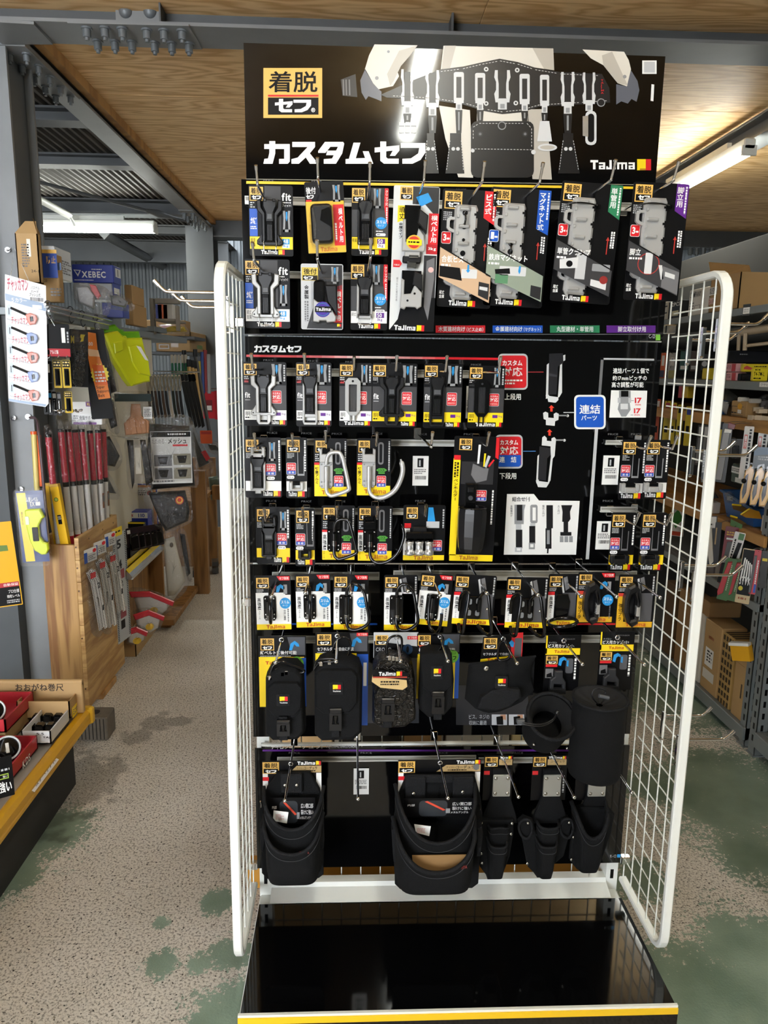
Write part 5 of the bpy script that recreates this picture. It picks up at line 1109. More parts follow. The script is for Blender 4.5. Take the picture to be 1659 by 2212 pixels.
        k.begin('ring'); c = k.p3(x0+36,y0+104,.035); k.cur.tube([(c[0]+.030*math.cos(t),c[1]+.026*math.sin(t),c[2]+.004*math.cos(t)) for t in [2*math.pi*i/28 for i in range(28)]], .0038, m, 10, closed=True); k.flush()
    elif kind == 'wing':
        k.begin('clamp_body'); k.pr([(x0+24,y0+30),(x0+38,y0+22),(x0+50,y0+34),(x0+53,y0+60),(x0+52,y0+72),(x0+46,y0+72),(x0+46,y0+58),(x0+40,y0+42),(x0+32,y0+46),(x0+28,y0+60),(x0+28,y0+84),(x0+34,y0+100),(x0+42,y0+98),(x0+42,y0+92),(x0+52,y0+92),(x0+50,y0+108),(x0+38,y0+116),(x0+26,y0+106),(x0+18,y0+84),(x0+18,y0+54)],.004,.022,PBLK,.004); k.flush()
        k.begin('spring_gate'); k.prc(x0+44,y0+68,x0+52,y0+98,.008,.018,ALU,.001); k.flush()
    return k.done()
steel_card('black carabiner turned edge-on over a white and yellow card, beside the wire panel',550,1243,627,1361,'side',(597,1258),(563,1279),'edge-on carabiner card nearest the wire panel',tilt=-1)
steel_card('black carabiner turned edge-on over a white card, second along',637,1240,713,1356,'side',(664,1259),(656,1279),'second edge-on carabiner card',tilt=-1)
steel_card('black D carabiner on riveted plate over a white card with blue disc',720,1241,796,1361,'plate',(758,1256),(757,1280),'D carabiner card with blue disc')
steel_card('black D carabiner on white card printed with green arrow',830,1242,903,1362,'plate',(876,1257),(877,1277),'green arrow carabiner card',slim=False)
steel_card('bent black hook on white card tilted to one side',910,1240,980,1352,'bent',(940,1258),(961,1280),'tilted bent hook card',tilt=5)
steel_card('double black loop hook on open plate, narrower plate',984,1242,1074,1350,'double',(1040,1262),(1054,1279),'narrower double loop card',Y=1.50,tilt=3,slim=False)
steel_card('double black loop hook on open plate beside the empty hook',1096,1247,1186,1357,'double',(1142,1260),(1168,1279),'wider double loop card',Y=1.50,tilt=1,slim=False)
steel_card('black ring holder card with round hoop lying forward',1186,1240,1252,1353,'ringdown',(1224,1256),(1263,1280),'black hoop card',Y=1.52,slim=False)
steel_card('black plastic clamp on orange card with red and blue side print',1250,1236,1330,1345,'wing',(1288,1250),(1341,1278),'orange clamp card with blue disc',Y=1.51)
steel_card('black plastic clamp on orange card beside the wire panel',1338,1241,1418,1356,'wing',(1380,1256),(1434,1278),'orange clamp card nearest the wire panel',Y=1.49,slim=False)

# ================================================================== POUCHES, CUPS AND TOOL BAGS
RIV = M('rivet_nickel', '#b9b7ae', .25, .9)
PLATE = M('brushed_plate', '#a9aaa3', .38, .6)
CROC = M('embossed_leather', '#120f0c', .32, bump=0)
def croc(m):
    t, b = m.node_tree, m.node_tree.nodes['Principled BSDF']; v = t.nodes.new('ShaderNodeTexVoronoi'); v.feature = 'DISTANCE_TO_EDGE'; v.inputs['Scale'].default_value = 130
    g = t.nodes.new('ShaderNodeNewGeometry'); mr = t.nodes.new('ShaderNodeMapRange'); mr.inputs['From Max'].default_value = .12; bp = t.nodes.new('ShaderNodeBump'); bp.inputs['Strength'].default_value = .6; bp.inputs['Distance'].default_value = .0025
    t.links.new(g.outputs['Position'], v.inputs['Vector']); t.links.new(v.outputs['Distance'], mr.inputs['Value']); t.links.new(mr.outputs['Result'], bp.inputs['Height']); t.links.new(bp.outputs['Normal'], b.inputs['Normal'])
croc(CROC)
G_P = 'tool pouches on the display'
def eyelet(k, x, y, d=.0012):
    k.begin('eyelet'); c = k.p3(x, y, d); k.cur.tube([(c[0]+.0045*math.cos(t), c[1], c[2]+.0045*math.sin(t)) for t in [2*math.pi*i/14 for i in range(14)]], .0016, CHROME, 6, closed=True); k.flush()
def dring(k, pts, r=.0026): k.begin('carabiner'); k.tube(spline(pts, 5, closed=True), r, PBLK2, 8, closed=True); k.flush()
def zips(k, qs):
    k.begin('zip_pulls')
    for x, y in qs:
        c = k.p3(x, y, .05); k.cur.tube([(c[0]-.006, c[1], c[2]), (c[0], c[1]-.006, c[2]+.004), (c[0]+.006, c[1], c[2]), (c[0], c[1]+.004, c[2]-.004)], .0013, CHROME, 6, closed=True); k.cur.box(c[0]-.003, c[0]+.003, c[1]-.008, c[1]-.006, c[2]-.004, c[2]+.004, CHROME)
    o = k.flush(); o['kind'] = 'stuff'
def buckle(k, cx, y0, y1, w, d):
    h = y1-y0
    k.begin('strap'); k.prc(cx-w*.62,y0-h*.25,cx+w*.62,y1+h*.28,d-.006,d-.001,FAB2,.001); k.flush()
    k.begin('buckle'); k.prr(cx-w,y0,cx+w,y0+h*.24,2,d-.002,d+.007,PBLK,.002)
    ring(k, [(cx-w*.95,y0+h*.2),(cx+w*.95,y0+h*.2),(cx+w*.95,y1),(cx-w*.95,y1)], [(cx-w*.4,y0+h*.3),(cx+w*.4,y0+h*.3),(cx+w*.55,y1-h*.3),(cx-w*.55,y1-h*.3)], d-.002,d+.005,PBLK)
    k.pr([(cx-w*.3,y0+h*.3),(cx+w*.3,y0+h*.3),(cx+w*.16,y1-h*.25),(cx-w*.16,y1-h*.25)],d,d+.004,PBLK2,.001); k.flush()
def patch(k, x0, y0, x1, y1, d):
    w, h = x1-x0, y1-y0; k.begin('logo_patch'); k.prr(x0,y0,x1,y1,2,d-.003,d+.001,FAB2,.0008); k.emblem(x0+w*.24,y0+h*.2,x1-w*.18,y0+h*.56,d+.0013); k.logo(x0+w*.24,y0+h*.66,x1-w*.2,y0+h*.76,WHITE,d+.0013,False); k.flush()
def hdr(k, x0, y0, x1, y1, yb, badge, txt, stickers=True):
    k.begin('header_card'); k.prc(x0,y0,x1,yb,0,.0008,CARD); k.flush(); k.begin('printed_artwork'); k.badge(*badge,P2)
    k.poly([(x1-40,y0+2),(x1-2,y0+2),(x1-2,y0+40),(x1-30,y0+40)],C('#4a4c52'),P1); k.poly([(x1-36,y0+30),(x1-33,y0+16),(x1-24,y0+10),(x1-16,y0+16),(x1-14,y0+22),(x1-20,y0+22),(x1-25,y0+17),(x1-30,y0+30)],SKY,P2)
    if txt: k.text(txt,x0+4,y0+31,x0+4+min(78,x1-x0-12),y0+39,WHITE,P3,.012); k.micro(x0+4,y0+41,x0+70,y0+44,1,LGREY,P2)
def pouch(label, rect, Y, hook_a, hook_b, hk, body, flap, fl_y, bk, pt, mat, header, tilt=0):
    k = K('tool_pouch', label, 'pouch', rect, Y, 0, tilt, G_P); hook('chrome hook carrying the '+hk, hook_a, Y, hook_b, False)
    header(k); k.flush(); eyelet(k, *hook_a)
    k.begin('pouch_body'); k.puff(body, .008, .058, mat, shrink=.14, flat=.35); k.flush()
    k.begin('flap'); k.puff(flap, .05, .067, mat, shrink=.05, flat=.4); k.flush()
    k.begin('piping'); k.tube([(a, b, .057) for a, b in flap], .0016, FAB2, 6); k.flush()
    buckle(k, *bk, .066); patch(k, *pt, .0675); return k
# the four buckled pouches
def h1(k):
    hdr(k,558,1374,660,1425,1526,(563,1379,592,1404),'縦ベルトに後付可能'); k.rc(559,1418,656,1525,YEL,P1); k.logo(573,1427,619,1434,C('#c0491e'),P2,False); k.rc(648,1420,660,1525,BLUE,P2); k.disc(640,1432,15,C('#74c043'),P3); k.text('今だけ',631,1422,650,1429,CARD,P4,0); k.text('セフ',629,1431,650,1441,CARD,P4,.02)
k = pouch('short black buckle pouch with green sticker card, nearest the wire panel',(556,1374,662,1610),1.50,(608,1382),(594,1430),'short buckle pouch',
 [(570,1470),(582,1448),(605,1438),(638,1440),(652,1455),(656,1590),(640,1605),(584,1607),(568,1590)],[(576,1485),(590,1474),(640,1474),(650,1484),(648,1530),(634,1546),(592,1546),(580,1532)],1546,(609,1556,1590,15),(595,1498,625,1524),FAB,h1)
zips(k,[(583,1460),(610,1452),(618,1449)]); dring(k,[(583,1458,.05),(590,1436,.05),(608,1428,.05),(630,1436,.05),(652,1444,.05),(655,1450,.05),(640,1452,.05),(600,1444,.05)]); k.done()
def h2(k):
    hdr(k,682,1366,795,1410,1566,(686,1370,716,1393),'セフホルダーで自由に着脱'); k.rc(682,1410,770,1445,YEL,P1+.0001); k.logo(708,1412,749,1419,C('#c0491e'),P2,False); k.rc(771,1412,795,1566,BLUE,P2); k.rc(785,1430,792,1480,PAPER,P3); k.rc(770,1367,794,1374,RED,P3); k.text('セフ別売',773,1368,792,1373,WHITE,P4,0)
k = pouch('largest black buckle pouch hanging in front of a blue strip card',(675,1366,797,1612),1.50,(729,1374),(724,1428),'largest buckle pouch',
 [(678,1452),(690,1432),(712,1424),(752,1426),(776,1438),(784,1460),(783,1590),(766,1606),(694,1608),(678,1594)],[(681,1458),(696,1446),(760,1446),(772,1458),(772,1518),(756,1538),(700,1538),(684,1526)],1538,(725,1530,1578,14),(712,1472,742,1499),FAB,h2)
zips(k,[(694,1430),(712,1427)]); dring(k,[(722,1428,.02),(722,1395,.02),(738,1380,.02),(754,1386,.02),(756,1405,.02),(744,1424,.03)]); dring(k,[(678,1450,.05),(684,1430,.05),(700,1424,.055),(722,1422,.06),(720,1428,.06),(700,1430,.055),(684,1440,.05)],.002); k.done()
def h3(k):
    k.begin('header_card'); k.prc(808,1366,903,1420,0,.0008,LGREY); k.flush(); k.begin('printed_artwork'); k.poly([(809,1384),(903,1396),(903,1420),(809,1420)],CARD,P1); k.badge(812,1372,839,1392,P2); k.text('CROCO',813,1398,846,1406,LGREY,P2,0); k.disc(881,1402,11,C('#1c3550'),P2); k.disc(881,1402,3,CARD,P3,ry=7); k.rc(880,1374,902,1381,RED,P2); k.text('セフ別売',882,1375,900,1380,WHITE,P3,0)
k = pouch('shiny crocodile patterned pouch with tan paper band',(806,1366,905,1582),1.50,(857,1376),(865,1427),'crocodile patterned pouch',
 [(808,1445),(820,1428),(845,1420),(875,1424),(894,1440),(900,1470),(904,1560),(880,1578),(830,1580),(808,1568)],[(812,1500),(822,1480),(872,1482),(884,1494),(880,1512),(864,1524),(836,1518),(818,1512)],1520,(841,1508,1558,15),(826,1600,827,1601),CROC,h3)
k.begin('paper_band'); k.pr([(806,1458),(880,1467),(882,1482),(872,1489),(824,1484),(805,1471)],.066,.069,C('#c9ad78')); k.pr([(808,1445),(884,1452),(882,1468),(806,1460)],.066,.0693,CARD); k.rc(807,1460,881,1463,C('#a33a2c'),.0697); k.logo(820,1450,870,1458,WHITE,.0697); k.micro(824,1469,864,1480,2,CARD,.0697); k.flush()
zips(k,[(842,1418),(850,1419),(858,1420)]); dring(k,[(838,1414,.03),(838,1385,.03),(850,1374,.03),(866,1376,.03),(868,1396,.03),(860,1414,.03)]); k.done()
def h4(k):
    hdr(k,902,1368,994,1410,1510,(904,1372,931,1394),'横ベルトに後付可能'); k.rc(903,1412,985,1508,YEL,P1); k.disc(978,1417,14,C('#74c043'),P3); k.text('今だけ',969,1408,986,1414,CARD,P4,0); k.text('セフ',968,1416,987,1425,CARD,P4,.02); k.rc(985,1412,994,1508,BLUE,P2); k.poly(rrect(907,1393,926,1398,2),C('#b5402e'),P3)
k = pouch('narrow black flap pouch with sticker card beside the crocodile pouch',(902,1368,995,1560),1.50,(951,1376),(968,1426),'narrow flap pouch',
 [(914,1415),(935,1410),(975,1412),(981,1425),(986,1470),(985,1530),(966,1552),(930,1556),(912,1540)],[(910,1412),(976,1410),(979,1440),(980,1480),(966,1494),(935,1496),(916,1482)],1496,(951,1494,1542,14),(933,1438,960,1466),FAB,h4)
k.begin('carabiner'); k.tube(spline([(938,1376,.03),(945,1372,.04),(956,1376,.045),(957,1394,.045),(950,1408,.04)],5),.0028,PBLK2,8); k.flush(); k.done()
# flat parts bag
k = K('parts_bag','soft flat black parts bag sagging open on a red and yellow card','pouch',(1008,1364,1162,1542),1.52,group=G_P); hook('chrome hook carrying the flat parts bag',(1088,1380),1.52,(1124,1428),False)
k.begin('header_card'); k.pr([(1045,1376),(1130,1366),(1130,1424),(1040,1434)],0,.0008,CARD); k.flush(); k.begin('printed_artwork'); k.poly([(1041,1423),(1104,1416),(1104,1430),(1040,1433)],YEL,P1); k.poly([(1106,1368),(1130,1366),(1130,1424),(1104,1426)],RED,P1); k.badge(1047,1378,1075,1401,P2); k.text('セフホルダーで自由に',1046,1409,1104,1415,WHITE,P3,0); k.logo(1055,1421,1094,1428,C('#c0491e'),P2,False); k.rc(1113,1378,1128,1418,C('#55565a'),P2); k.poly([(1097,1392),(1106,1382),(1112,1388),(1110,1398)],SKY,P2); k.flush(); eyelet(k,1088,1380)
k.begin('bag_body')
def bagf(u, v):
    top = 1432-14*u+2*math.sin(u*6); bot = [1508,1530,1540,1537,1527,1515,1490][min(6,int(u*6))]; f = u*6-int(u*6); nxt = [1508,1530,1540,1537,1527,1515,1490,1490][min(7,int(u*6)+1)]
    bot = bot+(nxt-bot)*f; x = 1016+(1160-1016)*u+(-6*(v) if u < .3 else 0)-(10*math.sin(v*math.pi))*(u > .8)*(u-.8)*5
    y = top+(bot-top)*v; d = .012+.032*math.sin(math.pi*u)**.6*math.sin(math.pi*min(.98,v*.85+.12))+.005*math.sin(u*11+v*4)*v
    return k.p3(x, y, d)
k.cur.grid(bagf, 24, 14, FAB); k.cur.grid(lambda u, v: k.p3(1018+140*u, 1434-13*u+v*80, .006), 6, 3, FAB); k.flush()
k.begin('rim'); k.tube([k_[0:2]+(.014,) for k_ in [(1016,1433),(1050,1430),(1090,1424),(1130,1420),(1160,1417)]],.0024,FAB2,6); k.flush()
k.begin('bag_base'); k.pr([(1040,1532),(1048,1508),(1070,1492),(1100,1486),(1130,1492),(1134,1508),(1110,1528),(1080,1537)],.030,.052,FAB2,.004); k.flush()
k.begin('snap'); c = k.p3(1054,1443,.034); k.cur.ball(c,.006,RIV,14,(1,.5,1)); k.flush()
patch(k,1074,1460,1103,1487,.0485); dring(k,[(1082,1428,.02),(1081,1400,.02),(1090,1384,.03),(1102,1396,.03),(1102,1420,.03)]); k.done()
# screw cups
def cup(label, cardr, Y, ha, hb, hk, size, mouth, base, closed, strap):
    x0, y0, x1, y1 = cardr; k = K('screw_cup', label, 'pouch', (x0,y0,x1,y1), Y, group=G_P); hook('chrome hook carrying the '+hk, ha, Y, hb, False)
    k.begin('header_card'); k.prc(x0,y0,x1,y1,0,.0008,CARD); k.flush(); k.begin('printed_artwork'); k.rc(x0+1,y0+28,x1-1,y0+42,YEL,P1); k.rc(x0+1,y0+1,x0+4,y0+40,YEL,P1); k.logo(x0+20,y0+32,x0+52,y0+38,C('#c0491e'),P2,False)
    k.text('ナイロン',x0+7,y0+14,x0+24,y0+18,LGREY,P2,0); k.text('ビス用カップ',x0+6,y0+19,x0+50,y0+27,WHITE,P2,.02); k.text(size,x0+52,y0+20,x0+62,y0+27,LGREY,P2,0); k.text('SFPCN-BCM',x0+38,y0+7,x0+62,y0+10,MID,P2,0)
    k.badge(x0+3,y0+44,x0+28,y0+62,P2); k.rc(x0+3,y0+63,x0+28,y0+68,RED,P2); k.poly([(x0+30,y0+64),(x0+32,y0+50),(x0+40,y0+46),(x0+47,y0+50),(x0+48,y0+56),(x0+42,y0+53),(x0+38,y0+56),(x0+36,y0+66)],SKY,P2); k.poly(rrect(x0+46,y0+50,x0+62,y0+82,4),C('#55565a'),P2); k.poly([(x0+48,y0+54),(x0+52,y0+54),(x0+52,y0+68),(x0+48,y0+66)],SKY,P3); k.vmicro(x0+64,y0+50,x0+70,y0+96,1,WHITE,P2); k.rc(x0+3,y0+72,x0+20,y0+92,MID,P2); k.poly([(x0+6,y0+84),(x0+16,y0+80),(x0+18,y0+90),(x0+6,y0+91)],CARD,P3); k.flush(); eyelet(k,*ha)
    sx, sy = strap
    k.begin('plastic_clip'); k.pr([(sx-9,sy),(sx+7,sy),(sx+8,sy+14),(sx+15,sy+24),(sx+16,sy+50),(sx+8,sy+50),(sx+8,sy+30),(sx-10,sy+28),(sx-11,sy+48),(sx-19,sy+46),(sx-18,sy+20),(sx-9,sy+12)],.006,.016,M('grey_clip','#26272a',.45),.002); k.prc(sx-19,sy+38,sx+16,sy+50,.008,.018,FAB2,.001); k.flush()
    (mx, my, mr), tilt_, H, md = mouth
    rot = Matrix.Rotation(math.radians(tilt_), 3, 'X'); c = k.p3(mx, my, md); R = mr*k.sx
    k.begin('cup_body')
    prof = [(.001,-H),(R*base,-H),(R*(base+.04),-H+.006),(R*.98,-.012),(R,0)]
    k.cur.lathe(prof, FAB, 32, c=c, rot=rot)
    if not closed: k.cur.lathe([(R*.97,0),(R*.9,-H*.5),(R*.8,-H+.012),(.001,-H+.012)], FAB, 32, c=c, rot=rot)
    k.flush()
    k.begin('rim'); pts = [rot @ Vector((R*math.cos(t),R*math.sin(t),0)) for t in [2*math.pi*i/32 for i in range(32)]]; k.cur.tube([(p.x+c[0],p.y+c[1],p.z+c[2]) for p in pts], .0042 if not closed else .003, FAB2, 8, closed=True); k.flush()
    return k, c, R, rot, H
k, c, R, rot, H = cup('smaller open black screw cup tilted forward with its cord hanging out',(1180,1372,1256,1492),1.50,(1219,1384),(1265,1428),'smaller screw cup','小',((1203,1548,50),42,.10,.07),.86,False,(1214,1450))
k.begin('inner_cloth'); k.cur.lathe([(R*.93,-.004),(R*.74,-.022),(R*.62,-.05)],C('#050506',.9),24,c=c,rot=rot); k.flush()
k.begin('drawcord'); P = [k.p3(*q) for q in ((1214,1540,.10),(1204,1556,.118),(1180,1566,.128),(1146,1563,.125),(1132,1560,.12))]; k.cur.tube(spline(P,6),.0013,PBLK,6); k.cur.tube(spline([(a,b,z-.004) for a,b,z in P],6),.0013,PBLK,6); k.flush()
k.begin('cord_lock'); k.prr(1128,1557,1145,1567,2,.114,.124,M('grey_toggle','#4b4d50',.5),.002); k.cur.ball(k.p3(1214,1540,.10),.006,PBLK,10); k.flush()
k.begin('snap'); 
for q in ((1167,1611,.065),(1241,1620,.06)): k.cur.ball(k.p3(*q),.0035,RIV,10)
o = k.flush(); o['kind'] = 'stuff'; k.done()
k, c, R, rot, H = cup('tall black screw cup with gathered cloth top and corded toggle',(1298,1364,1372,1490),1.49,(1335,1377),(1398,1428),'tall screw cup','中',((1307,1508,55),2,.172,.07),.95,True,(1331,1445))
k.begin('gathered_top')
def gath(u, v): a = 2*math.pi*u; r = R*(.98-.86*v); w = .0028*math.sin(a*11)*v*(1.2-v); p = rot @ Vector((r*math.cos(a), r*math.sin(a), .002-.018*math.sin(v*1.5)+w)); return (p.x+c[0], p.y+c[1], p.z+c[2])
k.cur.grid(gath, 88, 6, C('#101114',.8)); k.flush()
k.begin('drawcord'); k.cur.tube(spline([k.p3(*q) for q in ((1304,1522,.08),(1290,1506,.085),(1292,1490,.085),(1306,1487,.085),(1318,1494,.085),(1312,1508,.088))],6),.0013,PBLK,6); k.flush()
k.begin('cord_lock'); k.tube([(1304,1503,.09),(1326,1508,.09)],.0042,M('grey_toggle','#4b4d50',.5),10); k.flush()
k.begin('stitched_mark'); k.text('TAJIMA',1315,1546,1337,1550,C('#8c2f2c'),.119,0); k.flush()
k.begin('snap'); k.cur.ball(k.p3(1335,1668,.112),.0055,RIV,12,(1,.6,1)); k.flush(); k.done()
# open tool bags
def pocket(k, xs, ys, dip, yb, D, d0, mat=FAB, nm='front_pocket', narrow=.03, rimr=.0042):
    x0, x1 = xs; w = x1-x0
    def f(u, v, o=0):
        s_ = 2*u-1; top = ys+(dip-ys)*(1-abs(s_)**2.2); y = top+(yb-top)*v; q = 1-narrow*v; x = (x0+x1)/2+s_*w/2*q
        d = d0+(D-d0)*(1-abs(s_)**6)**.5*(1-.25*max(0, v-.75)*4*.8)
        a, c = k.p(x, y, D*.85); return (a, o-d, c)
    k.begin(nm); k.cur.grid(lambda u, v: f(u, v), 24, 10, mat); k.cur.grid(lambda u, v: f(u, v, .004), 24, 8, mat)
    k.cur.grid(lambda u, v: (lambda a, b: (a[0], a[1]*(1-v)+(-.004)*v, a[2]))(f(u, 1), 0), 24, 1, mat); k.flush()
    k.begin('binding'); k.cur.tube([tuple(Vector(f(i/24, 0))+Vector((0, .002, 0))) for i in range(25)], rimr, FAB2, 8)
    k.cur.tube([tuple(Vector(f(i/24, .16))+Vector((0, -.0012, 0))) for i in range(25)], .0009, C('#2a2b2f', .8), 5); k.flush()
def cordura(k, x0, y0, x1, y1, yb):
    k.begin('header_card'); k.prc(x0,y0,x1,yb,0,.0008,CARD); k.flush(); k.begin('printed_artwork'); w = x1-x0
    k.poly([(x0+w*.46,y0+25),(x0+w*.58,y0+11),(x1-1,y0+11),(x1-1,y0+25)],TAN,P1); k.rc(x0+1,y0+26,x0+12,yb,PAPER,P1); k.rc(x1-12,y0+26,x1-1,yb,PAPER,P1); k.badge(x0+1,y0+3,x0+36,y0+27,P2); k.rc(x0+1,y0+34,x0+14,y0+42,RED,P2); k.text('ナイロン',x0+w*.58,y0+14,x0+w*.7,y0+18,CARD,P2,0); k.text('コーデュラ',x0+w*.7,y0+12.5,x0+w*.92,y0+19,CARD,P2,.02); k.micro(x0+w*.6,y0+20,x0+w*.9,y0+24,1,CARD,P2)
    k.logo(x1-52,y0+2,x1-2,y0+9,WHITE,P2); k.flush()
def insertcard(k, x0, y0, x1, y1, d):
    w, h = x1-x0, y1-y0; k.begin('insert_card'); k.prc(x0,y0,x1,y1,d,d+.0008,CARD); d += .0011
    k.poly(rrect(x0+w*.22,y0+h*.12,x0+w*.62,y0+h*.95,8),C('#2f3338'),d); k.poly([(x0+w*.3,y0+h*.18),(x0+w*.34,y0+h*.14),(x0+w*.6,y0+h*.62),(x0+w*.56,y0+h*.66)],C('#d8503a'),d+.0003); k.rc(x0+w*.6,y0+h*.55,x0+w*.66,y0+h*.8,SL2,d+.0003)
    k.text('広い開口部',x0+w*.69,y0+h*.22,x0+w*.96,y0+h*.4,WHITE,d+.0003,0); k.text('裂けに強い',x0+w*.69,y0+h*.46,x0+w*.96,y0+h*.64,WHITE,d+.0003,0); k.text('メタルアングル',x0+w*.67,y0+h*.7,x0+w*.92,y0+h*.82,WHITE,d+.0003,0); k.text('内部',x0+w*.06,y0+h*.3,x0+w*.16,y0+h*.42,WHITE,d+.0003,0); k.flush()
def caretag(k, pts, d): k.begin('care_tag'); k.pr(pts,d,d+.0006,WHITE); x0, y0 = min(p[0] for p in pts), min(p[1] for p in pts); k.micro(x0+6,y0+8,x0+24,y0+20,4,C('#d8a0a0'),d+.001); k.flush()
k = K('tool_bag','smaller black open tool bag with two pockets, above the wire back','tool bag',(558,1643,700,1926),1.53,group='open tool bags and holsters'); hook('chrome hook carrying the smaller tool bag',(628,1650),1.53,(614,1728),False)
cordura(k,567,1643,694,1670,1790); eyelet(k,628,1650)
k.begin('back_panel'); k.pr([(600,1668),(668,1668),(690,1706),(698,1750),(697,1890),(686,1898),(574,1898),(562,1885),(558,1750),(576,1700)],.003,.012,FAB,.002); k.flush()
k.begin('belt_strap'); k.prr(606,1672,652,1712,3,.012,.022,FAB2,.002); k.cur.ball(k.p3(615,1695,.022),.0042,RIV,12,(1,.6,1)); k.cur.ball(k.p3(640,1695,.022),.0042,RIV,12,(1,.6,1)); k.flush()
insertcard(k,581,1721,679,1778,.03); caretag(k,[(590,1748),(622,1752),(618,1776),(588,1770)],.05)
k.begin('metal_angle'); k.tube(spline([(562,1728,.02),(563,1740,.012),(560,1760,.008)],3),.0016,CHROME,6); k.tube(spline([(694,1722,.02),(697,1740,.012),(696,1756,.008)],3),.0016,CHROME,6); k.flush()
pocket(k,(563,696),1728,1785,1895,.078,.012,nm='main_pocket'); pocket(k,(562,694),1790,1836,1912,.105,.03,nm='front_pocket',narrow=.1)
k.begin('side_loop'); k.pr([(559,1785),(566,1780),(572,1800),(566,1840),(559,1835)],.02,.05,FAB2,.002); k.pr([(690,1785),(697,1782),(698,1830),(690,1840)],.02,.05,FAB2,.002); k.flush()
k.begin('stitched_mark'); k.text('TAJIMA',645,1838,666,1845,C('#8c2f2c'),.104,0); k.flush(); k.done()
k = K('tool_bag','largest black open tool bag with wide mouth and kraft paper inside','tool bag',(850,1643,1050,1938),1.51,group='open tool bags and holsters'); hook('chrome hook carrying the largest tool bag',(951,1648),1.51,(972,1722),False)
cordura(k,862,1641,1038,1668,1790); eyelet(k,951,1648); k.begin('hex_mark'); k.poly([(1022,1653),(1028,1650),(1034,1653),(1034,1661),(1028,1664),(1022,1661)],MID,P3); k.flush()
k.begin('back_panel'); k.pr([(880,1676),(1026,1676),(1040,1720),(1046,1760),(1043,1910),(1030,1920),(872,1920),(860,1908),(856,1760),(864,1715)],.003,.013,FAB,.002); k.flush()
k.begin('belt_strap')
for x in (878,980): k.prr(x,1678,x+44,1724,3,.013,.024,FAB2,.002)
k.prc(880,1674,1024,1690,.013,.02,FAB2,.002); k.cur.ball(k.p3(896,1712,.025),.0046,RIV,12,(1,.6,1)); k.cur.ball(k.p3(1001,1710,.025),.0046,RIV,12,(1,.6,1)); k.flush()
insertcard(k,875,1722,1027,1762,.04); caretag(k,[(899,1777),(935,1782),(932,1803),(903,1795)],.07)
k.begin('metal_angle'); k.tube(spline([(861,1725,.02),(861,1745,.012),(858,1765,.008)],3),.0018,CHROME,6); k.tube(spline([(1038,1735,.02),(1042,1750,.012),(1041,1765,.008)],3),.0018,CHROME,6); k.flush()
pocket(k,(861,1040),1732,1812,1915,.10,.013,nm='main_pocket')
k.begin('kraft_liner'); k.pr([(896,1845),(1014,1845),(1010,1880),(900,1880)],.108,.11,KRAFT2); k.flush()
pocket(k,(858,1042),1808,1872,1932,.135,.04,nm='front_pocket',narrow=.06,rimr=.005)
k.begin('side_loop'); k.pr([(851,1790),(862,1782),(872,1810),(868,1862),(856,1858)],.03,.06,FAB2,.002); k.pr([(1036,1790),(1046,1784),(1049,1800),(1046,1850),(1036,1850)],.03,.06,FAB2,.002); k.flush()
k.begin('stitched_mark'); k.text('TAJIMA',998,1868,1017,1878,C('#8c2f2c'),.134,0); k.flush(); k.done()
hook('longest empty chrome hook between the two open tool bags',(772,1604),1.6,(771,1724),False)
